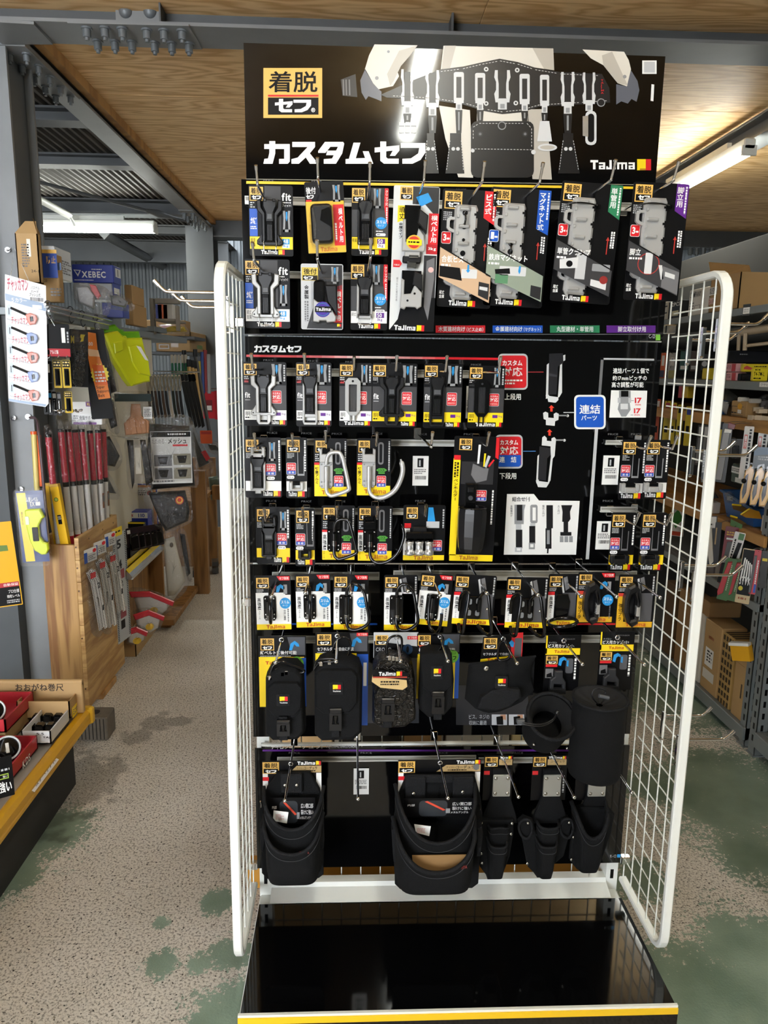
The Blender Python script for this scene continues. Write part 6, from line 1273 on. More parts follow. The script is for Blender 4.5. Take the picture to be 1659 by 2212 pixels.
# holsters
def holster(label, rect, Y, ha, hb, hk, kind):
    x0, y0, x1, y1 = rect; k = K('tool_holster',label,'holster',rect,Y,group='open tool bags and holsters'); hook('chrome hook carrying the '+hk,ha,Y,hb,False); cx = (x0+x1)/2
    a = x0+(5 if kind != 1 else 27); b = a+(62 if kind != 1 else 74)
    k.begin('header_card'); k.prc(a,y0+2,b,y0+96,0,.0008,CARD); k.flush(); k.begin('printed_artwork'); k.badge(a+2,y0+5,a+29,y0+25,P2); k.rc(a+32,y0+10,b-2,y0+22,TAN,P1); k.text('コーデュラ',a+38,y0+12,b-6,y0+17,CARD,P2,0); k.logo(a+34,y0+4,b-3,y0+9,WHITE,P2); k.rc(a+1,y0+34,a+13,y0+42,RED,P2); k.poly([(b-24,y0+30),(b-14,y0+26),(b-8,y0+38),(b-16,y0+48)],MID,P1); k.vmicro(b-8,y0+44,b-3,y0+80,1,LGREY,P2); k.flush(); eyelet(k,*ha)
    px = {0:1087,1:1197,2:1295}[kind]; py = 1673
    k.begin('strap_panel'); k.pr([(px-19,y0+32),(px+19,y0+32),(px+20,py+48),(px+34,py+86),(px+38,py+104),(px-38,py+104),(px-34,py+86),(px-20,py+48)],.004,.014,FAB,.002); k.flush()
    k.begin('metal_plate'); k.prr(px-19,py,px+19,py+46,2.5,.014,.017,PLATE,.001); k.flush()
    for i, (u, v) in enumerate(((-13,7),(13,7),(-13,39),(13,39))): k.begin('rivet'); k.cur.ball(k.p3(px+u,py+v,.017),.0042,RIV,12,(1,.5,1)); k.flush()
    k.begin('holster_body')
    if kind == 0: k.pr([(x0+3,1770),(x1-6,1770),(x1-4,1800),(x1-10,1850),(x1-24,1893),(x1-28,1901),(x0+24,1901),(x0+20,1890),(x0+6,1872),(x0+2,1830)],.010,.026,FAB,.003)
    elif kind == 1: k.pr([(x0+4,1775),(x0+16,1764),(x0+36,1772),(x0+44,1800),(x1-32,1800),(x1-24,1770),(x1-8,1766),(x1,1780),(x1-6,1812),(x1-14,1850),(x1-34,1868),(x1-40,1897),(x0+52,1897),(x0+44,1886),(x0+30,1872),(x0+20,1830)],.010,.026,FAB,.003)
    else: k.pr([(x0+6,1750),(x0+20,1742),(x1-16,1744),(x1-2,1758),(x1-6,1800),(x1-20,1850),(x1-28,1880),(x0+44,1888),(x0+22,1878),(x0+6,1860)],.008,.022,FAB,.003)
    k.flush()
    if kind < 2:
        w = 23; pocket(k,(px-w-1,px+w),1788 if kind == 0 else 1782,1784 if kind == 0 else 1786,1850,.045,.02,nm='rear_pocket',narrow=.05,rimr=.003); pocket(k,(px-w,px+w-2),1822,1826,1898,.062,.024,nm='front_pocket',narrow=.3,rimr=.003)
    else: pocket(k,(x0+12,x1-10),1752,1806,1886,.065,.014,nm='scoop_pocket',narrow=.38,rimr=.005); caretag(k,[(1268,1764),(1282,1766),(1282,1773),(1268,1771)],.02)
    if kind == 1:
        for s_, xx in ((-1,x0+20),(1,x1-12)):
            k.begin('side_loop'); c = k.p3(xx,1790,.034); k.cur.tube(spline([k.p3(xx-15,1782,.026),k.p3(xx-6,1768,.032),k.p3(xx+8,1770,.036),k.p3(xx+14,1790,.036),k.p3(xx+6,1808,.034),k.p3(xx-8,1802,.03)],5,closed=True),.0032,FAB2,8,closed=True); k.cur.ball(k.p3(xx+4,1775,.04),.0035,RIV,10); k.flush()
    for q in {0:((1047,1775),(1113,1777),(1050,1842),(1052,1863),(1112,1800)),1:((1153,1864),),2:((1252,1755),(1321,1753),(1252,1806),(1251,1855))}[kind]:
        k.begin('rivet'); k.cur.ball(k.p3(q[0],q[1],.027),.0038,RIV,12,(1,.6,1)); k.flush()
    return k.done()
holster('black holster with nested narrow pockets, beside the largest tool bag',(1042,1630,1122,1903),1.55,(1088,1638),(1126,1718),'nested pocket holster',0)
holster('black holster with two side loops, middle of the three',(1125,1630,1246,1899),1.55,(1196,1636),(1248,1717),'side loop holster',1)
holster('black holster with single scooped pocket below the tall screw cup',(1243,1630,1340,1892),1.56,(1318,1640),(1361,1714),'scooped holster',2)
# hooks on the outside of the wire panels
def sidehook(desc, tip, Y, x0):
    t = aty(tip[0], tip[1]+8, Y); s = 1 if t.x > x0 else -1; L = abs(t.x-x0); root = empty('panel_hook', (x0+s*.004, Y, t.z), desc, 'hook', 'chrome hooks on the wire panels')
    b = MB(); b.tube(spline([(0,0,0),(s*L*.5,0,0),(s*(L-.022),0,0),(s*(L-.012),0,.003),(s*L,0,.014)],4),.003,CHROME,8); b.build('arm', root)
    b = MB(); b.tube([(s*(L-.003),0,.0105),(s*(L+.006),0,.020)],.0042,CHROME,8); b.build('tip', root)
    b = MB(); b.bbox(-.004,.004,-.005,.005,-.05,.01,CHROME,.001); b.tube([(-.004,-.012,-.05),(-.01,-.012,-.05)],.003,CHROME,6); b.build('bracket', root)
for tip, Y, w in (((1648,693),1.44,'outermost of the top row'),((1605,711),1.50,'middle of the top row'),((1585,728),1.56,'innermost of the top row'),((1622,976),1.44,'longer arm beside the link cards'),((1575,967),1.50,'shorter arm beside the link cards'),((1557,1214),1.50,'upper arm at the steel hook row'),((1592,1234),1.44,'lower arm at the steel hook row'),((1526,1538),1.52,'upper arm over the green floor'),((1574,1589),1.44,'lower arm over the green floor')):
    sidehook('chrome hook on the rack-side wire panel, '+w, tip, Y, .6985)
for tip, Y, w in (((345,622),1.45,'longest'),((377,641),1.51,'middle'),((403,655),1.57,'shortest')):
    sidehook('empty chrome hook outside the aisle-side wire panel, '+w+' in view', tip, Y, -.2425)

# ================================================================== SHARED BUILDERS FOR THE SHELVES
def face(root, rect, Y=None, X=None, yaw=0.):
    "a print frame on one face of an existing thing"
    k = K('', '', '', rect, Y, yaw, X=X, root=False); k.root = root; k.off = k.P-root.location
    if root.rotation_euler.z: k.off = Matrix.Rotation(-root.rotation_euler.z, 3, 'Z') @ k.off; k.orot = (0, 0, math.radians(yaw)-root.rotation_euler.z)
    return k
def wbox(name, label, cat, X, edge, bot, top, far, side, m, group=None, front=None, aisle=None, part='carton', open_=False, bev=.003, deep=None):
    "box standing along the aisle: edge = near vertical edge on plane X, far = its far end on that plane, side = its other near edge"
    P = atx(edge, bot, X); Y0, z0 = P.y, P.z; z1 = atx(edge, top, X).z; Y1 = atx(far, bot, X).y if far else Y0+deep; xo = aty(side, bot, Y0).x
    x0, x1 = min(X, xo), max(X, xo); c = Vector(((x0+x1)/2, Y0, z0)); root = empty(name, c, label, cat, group); b = MB()
    if open_:
        t = .004
        for q in ((x0,x0+t,Y0,Y1),(x1-t,x1,Y0,Y1),(x0,x1,Y0,Y0+t),(x0,x1,Y1-t,Y1)): b.box(q[0]-c.x,q[1]-c.x,q[2]-c.y,q[3]-c.y,0,z1-z0,m)
        b.box(x0-c.x,x1-c.x,0,Y1-Y0,0,t,m)
    else: b.bbox(x0-c.x,x1-c.x,0,Y1-Y0,0,z1-z0,m,bev)
    b.build(part, root)
    if front:
        k = face(root, (min(edge,side),top,max(edge,side),bot), Y=Y0); k.begin('printed_face'); front(k, *k.rect); k.flush()
    if aisle:
        k = face(root, (min(edge,far),top,max(edge,far),bot), X=X, yaw=90 if X < 0 else -90); k.begin('printed_side'); aisle(k, *k.rect); k.flush()
    root['zs'] = z1-z0
    return root, (x0, x1, Y0, Y1, z0, z1)
def bagmesh(k, outline, d, part='clear_bag', mat=None, n=9, seed=1, back=0.):
    "crumpled film over an outline: two skins pinched at the rim"
    rnd = random.Random(seed); k.begin(part)
    cx = sum(p[0] for p in outline)/len(outline); cy = sum(p[1] for p in outline)/len(outline); P = spline([(x, y, 0) for x, y in outline], 3, closed=True); N = len(P)
    for sgn, dd in ((1, d), (-1, back)):
        rings = []
        for i in range(5):
            t = i/4; rings.append([k.p3(cx+(x-cx)*(1-t*.98)+rnd.uniform(-1.2,1.2)*(i > 0), cy+(y-cy)*(1-t*.98)+rnd.uniform(-1.2,1.2)*(i > 0), .001+dd*math.sin(min(1,t*1.6)*math.pi/2)*(1+rnd.uniform(-.18,.18))) for x, y, _ in P])
        k.cur.loft(rings, mat or BAG, False, True, smooth=True)
        if dd == 0: break
    return k.flush()
def hangcard(name, label, cat, rect, Y, yaw=0, tilt=0, base=CARD, group=None, r=2, th=.0012):
    k = K(name, label, cat, rect, Y, yaw, tilt, group); k.begin('card'); k.prr(*rect, r, 0, th, base); k.flush(); return k
def tape(k, x0, y0, x1, y1, m, d): k.rc(x0,y0,x1,y1,m,d)
def shook(desc, px, py, Y, h=.05):
    c = aty(px, py, Y); root = tag(MBs_hook(h).build('s_hook'), desc, 'hook', 'black hooks on the hanging rail'); root.location = c
def MBs_hook(h):
    b = MB(); r = h*.22; b.tube(spline([(-r,0,-r*.6),(-r*.8,0,r*.4),(0,0,r*.9),(r*.8,0,r*.2),(0,0,-h*.35),(-r*.6,0,-h*.62),(0,0,-h),(r,0,-h*.8)],4),.0022,PBLK,6); return b

# ================================================================== LEFT SIDE: LOW YELLOW SHELF
GREEN_ = C('#4a7a3a')
sh = empty('low_shelf', (-1.35, 2.0, 0), 'low metal shelf with bright yellow front rail in the left corner', 'shelf'); so = Vector((-1.35, 2.0, 0))
def pbox(b, x0, x1, y0, y1, z0, z1, m, org, bev=.002): b.bbox(x0-org.x,x1-org.x,y0-org.y,y1-org.y,z0-org.z,z1-org.z,m,bev)
b = MB(); pbox(b,-1.75,-.995,.9,2.55,.225,.248,M('grey_shelf_board','#a39f97',.5),so); b.build('shelf_board', sh)
YR = M('yellow_rail','#d9a31a',.38,var=.06,bump=.05,bscale=40)
b = MB(); prof = [(-.998,.205),(-.962,.205),(-.952,.214),(-.952,.224),(-.956,.228),(-.952,.232),(-.954,.252),(-.966,.262),(-.985,.262),(-.998,.25)]
b.loft([[(x-so.x,y-so.y,z) for x, z in prof] for y in (.9,2.56)], YR); b.build('front_rail', sh)
b = MB(); pbox(b,-1.0,-.945,2.555,2.585,.203,.268,C('#e0b02a',.4),so,.006); b.build('rail_end', sh)
for y in (1.0,2.45):
    b = MB(); pbox(b,-1.04,-1.0,y,y+.05,0,.225,CARD,so); b.build('leg', sh)
b = MB(); pbox(b,-1.0,-.999,.9,2.5,.0,.2,M('shelf_skirt','#2b2a28',.8),so,.0004); b.build('skirt', sh)
# price strip lying on the shelf edge
k = K('label_strip','white paper strip with black katakana on the yellow rail shelf','label',(30,1612,92,1682),X=-1.0,yaw=90)
k.root.rotation_euler = (math.radians(-62),0,math.radians(90)); k.begin('strip'); k.prc(30,1640,92,1655,0,.001,PAPER); k.text('コンベックス',38,1643,88,1652,CARD,.0013,0); k.flush(); k.root.location = (-1.005,2.15,.272); k.done()
# backing board
r, q = wbox('kraft_sign','kraft board lettered with tape measure words standing behind the trays','sign',-.962,181,1541,1470,None,-60,KRAFT,deep=.02,front=lambda k,x0,y0,x1,y1: (k.text('おおがね巻尺',32,1477,136,1493,C('#1d1d22'),.001,.01), k.text('マ',18,1499,46,1530,C('#1c2f6e'),.001,.03)), part='board')
b = MB(); b.tube([(q[0]-r.location.x,.01,q[5]-q[4]),(q[1]-r.location.x,.01,q[5]-q[4])],.011,KRAFT,8); b.build('folded_top', r)
def carton_rim(r, q, m):
    b = MB(); c = r.location; h = q[5]-q[4]; b.box(q[0]-c.x-.001,q[1]-c.x+.001,-.001,.006,h-.002,h+.001,m); b.build('front_lip', r)
r, q = wbox('kraft_tray','open kraft carton with yellow lettered side on the yellow rail shelf','box',-.985,152,1552,1512,172,38,KRAFT,open_=True,aisle=lambda k,x0,y0,x1,y1:(k.rc(x0+3,y0+10,x1-3,y1-8,YEL,.001),k.text('ミニギ',x0+5,y0+14,x1-5,y1-12,C('#3a4a8a'),.0013,.02)))
# white box of boxed black tapes
r, q = wbox('white_tray','white cardboard tray of black tape cases, front lip torn open','box',-.99,111,1607,1577,154,48,C('#d8d8d6',.6),open_=True,aisle=lambda k,x0,y0,x1,y1:(k.text('TRICK COVER',x0+8,y0+12,x1-18,y0+22,CARD,.001,.01),k.text('55',x1-14,y0+6,x1-3,y0+16,CARD,.001,0)),front=lambda k,x0,y0,x1,y1:(k.text('TAJ',x1-20,y0+14,x1-4,y0+19,CARD,.001,.02),k.text('5.5',x0+30,y0+6,x0+46,y0+11,CARD,.001,.01)))
def tape_case(label, x, y, z, rz=0, s=1.0):
    t = empty('tape_measure', (x, y, z), label, 'tape measure', 'black tape measures in the white tray', (0, 0, rz)); t.scale = (s, s*1.3, s); b = MB()
    pr = [(-.03,0),(.03,0),(.034,.012),(.03,.045),(.018,.056),(-.02,.056),(-.032,.04),(-.034,.012)]; b.prism(pr,.02,-.02,PBLK2,.006); b.build('case', t)
    b = MB(); b.prism([(-.02,.012),(.02,.012),(.016,.04),(-.016,.04)],-.0201,-.0225,PBLK,.002); b.build('side_grip', t)
    b = MB(); b.bbox(.03,.04,-.012,.012,.0,.006,CHROME,.001); b.build('blade_hook', t); return t
for i in range(3):
    tape_case('black tape measure in the back row of the white tray, '+('nearest the lip','middle','far end')[i], -1.022-.036*i, 2.45, .272, 0, .5)
    tape_case('black tape measure in the front row of the white tray, '+('nearest the lip','middle','far end')[i], -1.022-.036*i, 2.38, .270, 0, .5)
def red_tray(label, x0, x1, y0, y1, z, h):
    t = empty('red_tray', ((x0+x1)/2,(y0+y1)/2,z), label, 'tray'); o = t.location; b = MB(); m = M('red_plastic','#b52a33',.35)
    for a in ((x0,x0+.005,y0,y1),(x1-.005,x1,y0,y1),(x0,x1,y0,y0+.005),(x0,x1,y1-.005,y1)): b.box(a[0]-o.x,a[1]-o.x,a[2]-o.y,a[3]-o.y,0,h,m)
    b.box(x0-o.x,x1-o.x,y0-o.y,y1-o.y,0,.004,m); b.build('tray', t); return t
t = red_tray('red open tray with white letters on the shelf edge, holding reels',-1.33,-1.025,1.93,2.28,.262,.045)
k = face(t,(25,1600,95,1690),X=-1.0245,yaw=90); k.begin('white_lettering'); k.text('KDS',48,1632,66,1648,WHITE,.0008,.02); k.flush()
t2 = red_tray('raised red open tray behind the near one',-1.42,-1.125,2.285,2.50,.315,.045)
b = MB(); b.bbox(-.14,.14,-.1,.1,-.053,0,KRAFT,.002); b.build('riser_box', t2)
def reel(label, x, y, z, tilt=-38):
    t = empty('tape_reel', (x,y,z), label, 'tape measure', 'round tape reels in the red trays', (math.radians(tilt),0,math.radians(30))); b = MB()
    b.lathe([(.001,-.014),(.036,-.014),(.04,-.009),(.04,.009),(.036,.014),(.001,.014)], PBLK2, 28, rot=Matrix.Rotation(math.pi/2,3,'X')); b.build('case', t)
    b = MB(); b.tube([(.036*math.cos(a),-.014,.036*math.sin(a)) for a in [2*math.pi*i/28 for i in range(28)]],.0035,C('#cfd2d2',.3),6,closed=True); b.build('rim', t)
    b = MB(); b.bbox(-.005,.005,-.0165,-.0145,-.016,.016,WHITE,.001); b.build('label_tab', t)
for i, (x, y) in enumerate(((-1.085,2.20),(-1.095,2.09),(-1.105,1.985),(-1.19,2.215),(-1.2,2.10))):
    reel(('reel at the aisle corner of the near red tray','second reel along the near red tray edge','third reel along the near red tray edge','reel in the inner row at the back of the near tray','reel in the inner row, middle of the near tray')[i], x, y, .303)
for i, x in enumerate((-1.16,-1.25)): reel(('reel at the corner of the raised red tray','inner reel of the raised red tray')[i], x-.04, 2.36, .352)
k = hangcard('sign_card','black sign card with white brush letters and green frame at the shelf','sign',(-22,1636,25,1722),1.86,30); k.begin('printed_artwork'); k.text('強い',-8,1688,20,1712,WHITE,.0016,.03); k.rc(-10,1672,15,1683,C('#9db84a'),.0016); k.rc(-8,1674,13,1681,CARD,.0019); k.text('強い',2,1675,12,1680,WHITE,.0022,0); k.micro(-10,1660,18,1668,1,LGREY,.0016); k.flush()
k.done()
b = MB(); b.bbox(-.018,.018,-.04,.04,0,.032,C('#2b3a78',.3),.004); b.bbox(-.012,.012,-.03,.03,.032,.036,ALU,.002); o = b.build('tape_measure'); o.location = (-1.22,2.53,.25); tag(o,'blue and orange cased tape measure lying behind the raised red tray','tape measure')
b = MB(); b.bbox(-.02,.02,-.05,.05,0,.03,PBLK2,.005); o = b.build('tape_measure'); o.location = (-1.14,2.53,.25); tag(o,'small black tape case lying on its side behind the trays','tape measure')
# cement block under the wooden bin
b = MB(); b.bbox(-.1,.1,-.05,.05,0,.1,M('cement_block','#6d665c',.95,bump=.8,bscale=120,var=.12,vscale=25),.004)
BLK_M = M('block_hollow','#332f2a',.95)
blk = b.build('concrete_block'); blk.location = (-1.085,2.868,0); tag(blk,'grey concrete block with ribbed face on the floor by the bin','block')
b = MB()
for i in range(13): b.box(-.094+i*.0148,-.0905+i*.0148,-.0515,-.0495,.006,.094,BLK_M)
o = b.build('ribs', blk); o['kind'] = 'stuff'
b = MB(); b.add([(x,y,.1006) for x, y in rrect(-.03,-.022,.055,.022,.018,5)],[tuple(range(24))],BLK_M); b.build('hollow', blk)
b = MB(); b.bbox(-.06,.06,-.1,.1,0,.03,TIMB,.002); o = b.build('timber_offcut'); o.location = (-1.19,3.3,0); tag(o,'flat pine offcut on the floor under the wooden bin','board')
# ================================================================== WOODEN BIN WITH POLES
BINW = wood('bin_boards','#b2894f','#84592c',sc=(9,9,.55),band=5,dist=4,rough=.45)
BINW2 = wood('bin_boards_light','#c9a266','#a67c45',sc=(3,1.2,9),band=4,dist=4,rough=.45)
bx0, bx1, by0, by1, bz0, bz1 = -1.29, -1.137, 3.05, 3.56, .03, .79
bn = empty('wooden_bin',((bx0+bx1)/2,by0,bz0),'tall narrow open-topped wooden bin standing beside the grey column','bin'); bo = bn.location
b = MB(); pbox(b,bx0,bx1-.018,by0,by0+.018,bz0,bz1-.03,BINW,bo); b.build('front_board', bn)
b = MB(); pbox(b,bx0,bx1-.018,by1-.018,by1,bz0,bz1,BINW2,bo); b.build('back_board', bn)
b = MB(); pbox(b,bx0,bx0+.015,by0+.018,by1-.018,bz0,bz1,BINW2,bo); b.build('wall_side', bn)
for i in range(8):
    b = MB(); pbox(b,bx1-.018+random.uniform(-.0006,.0006),bx1,by0,by1,bz0+i*.095,min(bz0+(i+1)*.095-.0012,bz1),BINW2,bo,.001); b.build('side_board', bn)
for yy in (3.2,3.38): b = MB(); pbox(b,bx0+.015,bx1-.018,yy,yy+.012,bz0+.3,bz1-.04,BINW2,bo); b.build('divider', bn)
b = MB()
for z in (.12,.35,.56,.66,.75): b.cyl((bx1-.012-bo.x,-.0005,z-bo.z),(bx1-.012-bo.x,-.0015,z-bo.z),.004,C('#5a3d20'),8)
for y in (.12,.3,.45): b.cyl((bx1-bo.x+.0002,y,bz1-bo.z-.03),(bx1-bo.x+.0012,y,bz1-bo.z-.03),.004,C('#5a3d20'),8)
o = b.build('screw_heads', bn); o['kind'] = 'stuff'
# red and white marking poles, bagged, standing in the bin
POLER = C('#b62a3c',.35); POLEW = C('#e6e4e0',.35)
def pole(label, topx, topy, botx, boty, Y, r=.0125):
    p1 = aty(topx, topy, Y); p0 = Vector((max(bx0+.033, min(p1.x+(botx-topx)*.0012, -1.172)), Y+.004, .34)); L = (p1-p0).length; t = empty('marking_pole', p0, label, 'pole', 'red and white marking poles in the bin')
    q = (p1-p0).to_track_quat('Z','Y'); t.rotation_mode = 'QUATERNION'; t.rotation_quaternion = q
    def seg(nm, a, c, rr, m): b = MB(); b.cyl((0,0,a),(0,0,c),rr,m,14); b.build(nm, t)
    seg('lower_red', 0, L-.46, r, POLER); seg('white_shaft', L-.46, L-.24, r, POLEW); seg('black_collar', L-.245, L-.225, r*1.04, PBLK); seg('red_grip', L-.225, L-.012, r*1.02, POLER); seg('end_cap', L-.012, L, r*1.05, PBLK)
    b = MB(); b.box(-r*.5,r*.5,-r-.0012,-r-.0002,L-.36,L-.29,C('#8a5a3a')); b.box(-r*.45,r*.45,-r-.0016,-r-.0012,L-.33,L-.30,MID); b.build('label', t)
    b = MB(); b.tube([(0,0,L-.44),(0,0,L-.2),(0,0,L+.004),(.002,0,L+.02),(.008,-.004,L+.04)],r*1.25,BAG,10,radii=[r*1.35,r*1.45,r*1.4,r*1.1,r*.9]); b.build('clear_sleeve', t)
for lab, a in (('nearest the column',(104,938,122,1135)),('second from the column',(131,927,149,1140)),('third from the column',(147,927,165,1140)),('fourth, set back a little',(162,928,178,1138)),('fifth from the column',(176,927,194,1140)),('sixth, set back a little',(194,930,206,1136)),('seventh, at the aisle side',(211,929,221,1138)),('last and set back at the aisle side',(223,927,231,1134))):
    pole('bagged red and white marking pole, '+lab, *a, 3.10+.37*(a[0]-104)/120+(.02 if 'set back' in lab else 0))
for i, (x0, xt, lab) in enumerate(((118,98,'half hidden one'),(131,112,'face turned to the aisle'))):
    k = K('spirit_level','yellow box level standing in the bin, '+lab,'level',(xt,1043+i*2,xt+22,1160),3.125-.028*i,-8,-6.5)
    k.begin('level_body'); k.prr(xt,1043+i*2,xt+(16 if i == 0 else 18),1240,1,0,.02,C('#e2b21c',.35),.001); k.flush(); k.begin('end_cap'); k.prr(xt-.5,1042+i*2,xt+18,1048+i*2,1,0,.021,C('#caa04a'),.001); k.flush()
    if i: k.begin('vial_window'); k.disc(xt+9,1077,4.5,CARD,.0204); k.disc(xt+9,1077,3.5,C('#9fb04a'),.0206); k.rc(xt+5,1110,xt+13,1130,CARD,.0204); k.text('55',xt+6,1113,xt+12,1120,WHITE,.0207,0); k.flush()
    k.done()
b = MB(); p0, p1 = aty(73,938,3.12), aty(80,1060,3.12); b.tube([p0,p1],.011,C('#d8c878',.4),10); b.tube([p0,p0+Vector((0,0,.012))],.013,C('#e2622c'),10); tag(b.build('marker_stake'),'yellow stake with orange tip leaning between column and poles','stake')
b = MB(); b.tube([aty(84,940,3.11),aty(90,1050,3.11)],.008,C('#e2622c',.5),10); tag(b.build('marker_stake'),'plain orange stake leaning between column and poles','stake')
# folding rules in bags and a numbered staff on the bin's side
def rule(label, x0, y0, x1, y1, X, seed, tag_y):
    k = K('folding_rule', label, 'folding rule', (x0,y0,x1,y1), X=X, yaw=76, group='bagged folding rules on the bin'); w = x1-x0
    k.begin('label_card'); k.prr(x0+2,y0,x1-4,y0+28,1,.004,.006,PAPER); k.rc(x0+2,y0+6,x0+9,y0+28,BLUE,.0065); k.disc(x1-9,y0+7,4,RED,.0066); k.micro(x0+11,y0+14,x1-7,y0+25,3,MID,.0066); k.flush()
    P = [(x0+w*.35,y0+tag_y), (x0+w*.6,y0+tag_y+26), (x0+w*.72,y0+tag_y+60), (x0+w*.95,y1-16)]
    m = C('#e9e7e2',.4)
    for j in range(3):
        k.begin('rule_strip'); off = -8+j*8; pts = [(a+off*.55,b+abs(off)*.5) for a, b in P]; L = [(a-3.6,b) for a, b in pts]; R_ = [(a+3.6,b) for a, b in pts]
        k.pr(L+R_[::-1], .006+j*.004,.008+j*.004,m); d = .0084+j*.004
        for (ax,ay),(bx,by) in zip(pts,pts[1:]):
            n = int((by-ay)/3.4)
            for i in range(n):
                t = i/n; cx, cy = ax+(bx-ax)*t, ay+(by-ay)*t; k.rc(cx-3.4,cy,cx-1.2,cy+1.6,CARD,d); k.rc(cx+1.4,cy+1,cx+3.4,cy+2.6,CARD,d)
        if j == 2: k.rc(P[0][0]-3.5,P[0][1]+8,P[0][0]+8,P[0][1]+20,RED,d+.0004); k.text('2',P[1][0]+2,P[1][1]+8,P[1][0]+8,P[1][1]+20,CARD,d+.0004,.02); k.text('1',P[2][0]+6,P[2][1]+26,P[2][0]+9,P[2][1]+38,CARD,d+.0004,.02)
        k.flush()
    bagmesh(k,[(x0+1,y0+8),(x1-2,y0+6),(x1,y0+tag_y+50),(x1+2,y1-8),(x0+w*.6,y1),(x0+6,y1-30),(x0,y0+tag_y+40)],.022,seed=seed,back=0)
    return k.done()
rule('bagged folding rule hanging lowest, nearest the bin corner',182,1184,216,1378,-1.131,1,42); rule('bagged folding rule in the middle of the three',204,1168,236,1372,-1.129,2,36); rule('bagged folding rule beside the numbered staff',227,1150,256,1340,-1.127,3,40)
k = K('numbered_staff','grey measuring staff with big printed numbers one to five','staff',(246,1138,277,1382),X=-1.128,yaw=80)
k.begin('staff'); k.prc(247,1150,276,1382,0,.004,C('#aeb3b4',.5)); k.flush(); k.begin('printed_scale'); d = .0045
for i, n in enumerate('54321'): y = 1164+i*43; k.text(n,255,y,264,y+19,CARD,d,.03)
for y in (1228,1312): k.rc(255,y,268,y+20,C('#8c3844'),d)
for i in range(58): y = 1152+i*3.9; k.rc(247.5,y,250.5,y+2,CARD,d); k.rc(272,y,275.5,y+2,CARD,d)
k.rc(246,1138,268,1156,YEL,d+.0003); k.micro(248,1144,264,1150,1,CARD,d+.0006); k.flush(); k.done()
# neon level in a blister and the lighter strip, both on column magnets
k = hangcard('blister_level','neon yellow pipe level in blister hanging on the column','level',(33,1060,92,1214),2.98,8,-1.5,C('#2a3f78')); k.begin('printed_artwork'); k.poly([(35,1064),(54,1064),(60,1212),(40,1212)],C('#e8cc1e'),.0016); k.text('ム管レベル',54,1073,80,1084,WHITE,.0018,.02); k.text('EX',62,1084,72,1093,WHITE,.0018,.02); k.rc(74,1084,84,1092,PAPER,.0018); k.text('適合する',40,1104,44,1132,CARD,.0019,0,vertical=True); k.flush()
NEON = M('neon_plastic','#cfe01a',.3)
k.begin('level_body'); k.pr([(52,1100),(58,1098),(84,1098),(88,1106),(92,1116),(86,1120),(78,1134),(78,1158),(86,1170),(94,1172),(95,1186),(88,1196),(78,1196),(64,1186),(56,1164),(52,1136)],.002,.024,NEON,.004); k.flush()
k.begin('vial'); k.prr(52,1112,60,1130,2,.024,.027,C('#e9f0c8',.15),.001); k.flush(); k.begin('magnet_plate'); k.prr(64,1136,77,1166,1.5,.024,.026,CARD,.001); k.flush()
k.begin('blister_shell'); k.puff(rrect(30,1056,96,1222,6),.0018,.034,CLEAR,shrink=.12,flat=.3); k.flush(); k.done()
def magnet_hook(desc, px, py, Y):
    c = aty(px,py,Y); t = empty('magnet_hook', c, desc, 'hook'); b = MB(); b.cyl((0,0,0),(0,-.008,0),.011,CHROME,18); b.build('magnet', t)
    b = MB(); b.tube(spline([(0,-.008,0),(.003,-.02,-.004),(.012,-.03,-.008),(.022,-.038,-.004),(.026,-.04,.004)],4),.0016,CHROME,6); b.build('hook_arm', t); return c
c = magnet_hook('chrome magnet hook on the column above the lighter strip',18,540,3.166)
magnet_hook('chrome magnet hook on the column above the neon level',30,903,3.166); magnet_hook('second chrome magnet hook on the column edge',62,900,3.166); magnet_hook('chrome magnet hook holding the neon level blister',46,1056,3.166)
k = K('lighter_strip','white card strip of five long gas lighters hanging on string','lighter pack',(10,596,98,876),2.92,14,2.4)
k.begin('backing_card'); k.pr([(12,596),(98,613),(97,870),(90,878),(10,868),(10,640)],0,.0015,C('#e9e9ea',.35)); k.flush(); k.begin('printed_artwork'); PB = C('#8fa3bd'); d = .0019
k.text('チャッカマン',16,602,60,630,C('#b03048'),d,.03); k.text('パステル',66,616,84,623,CARD,d,0); k.text('ハード',66,624,82,631,CARD,d,.01); k.text('プッシュ式',62,631,86,638,CARD,d,.01); k.barcode(64,640,92,648,CARD,d); k.poly([(11,636),(97,652),(97,668),(11,650)],PB,d); k.text('５カラー',24,644,56,653,WHITE,d+.0003,.01); k.rc(68,656,88,664,PAPER,d+.0003); k.poly([(10,862),(92,872),(90,877),(10,868)],PB,d)
for i in range(5): y = 664+i*41.5; k.text('チャッカマン',22,y+20,58,y+36,C('#b03048'),d,.02); k.poly([(13,y-2),(19,y-6),(24,y),(22,y+18),(16,y+20),(12,y+12)],C('#b9c6d6'),d); k.rc(17,y+2,18.5,y+16,CARD,d+.0003); k.poly([(12,y+24),(60,y+36),(60,y+38),(12,y+27)],LGREY,d)
k.flush()
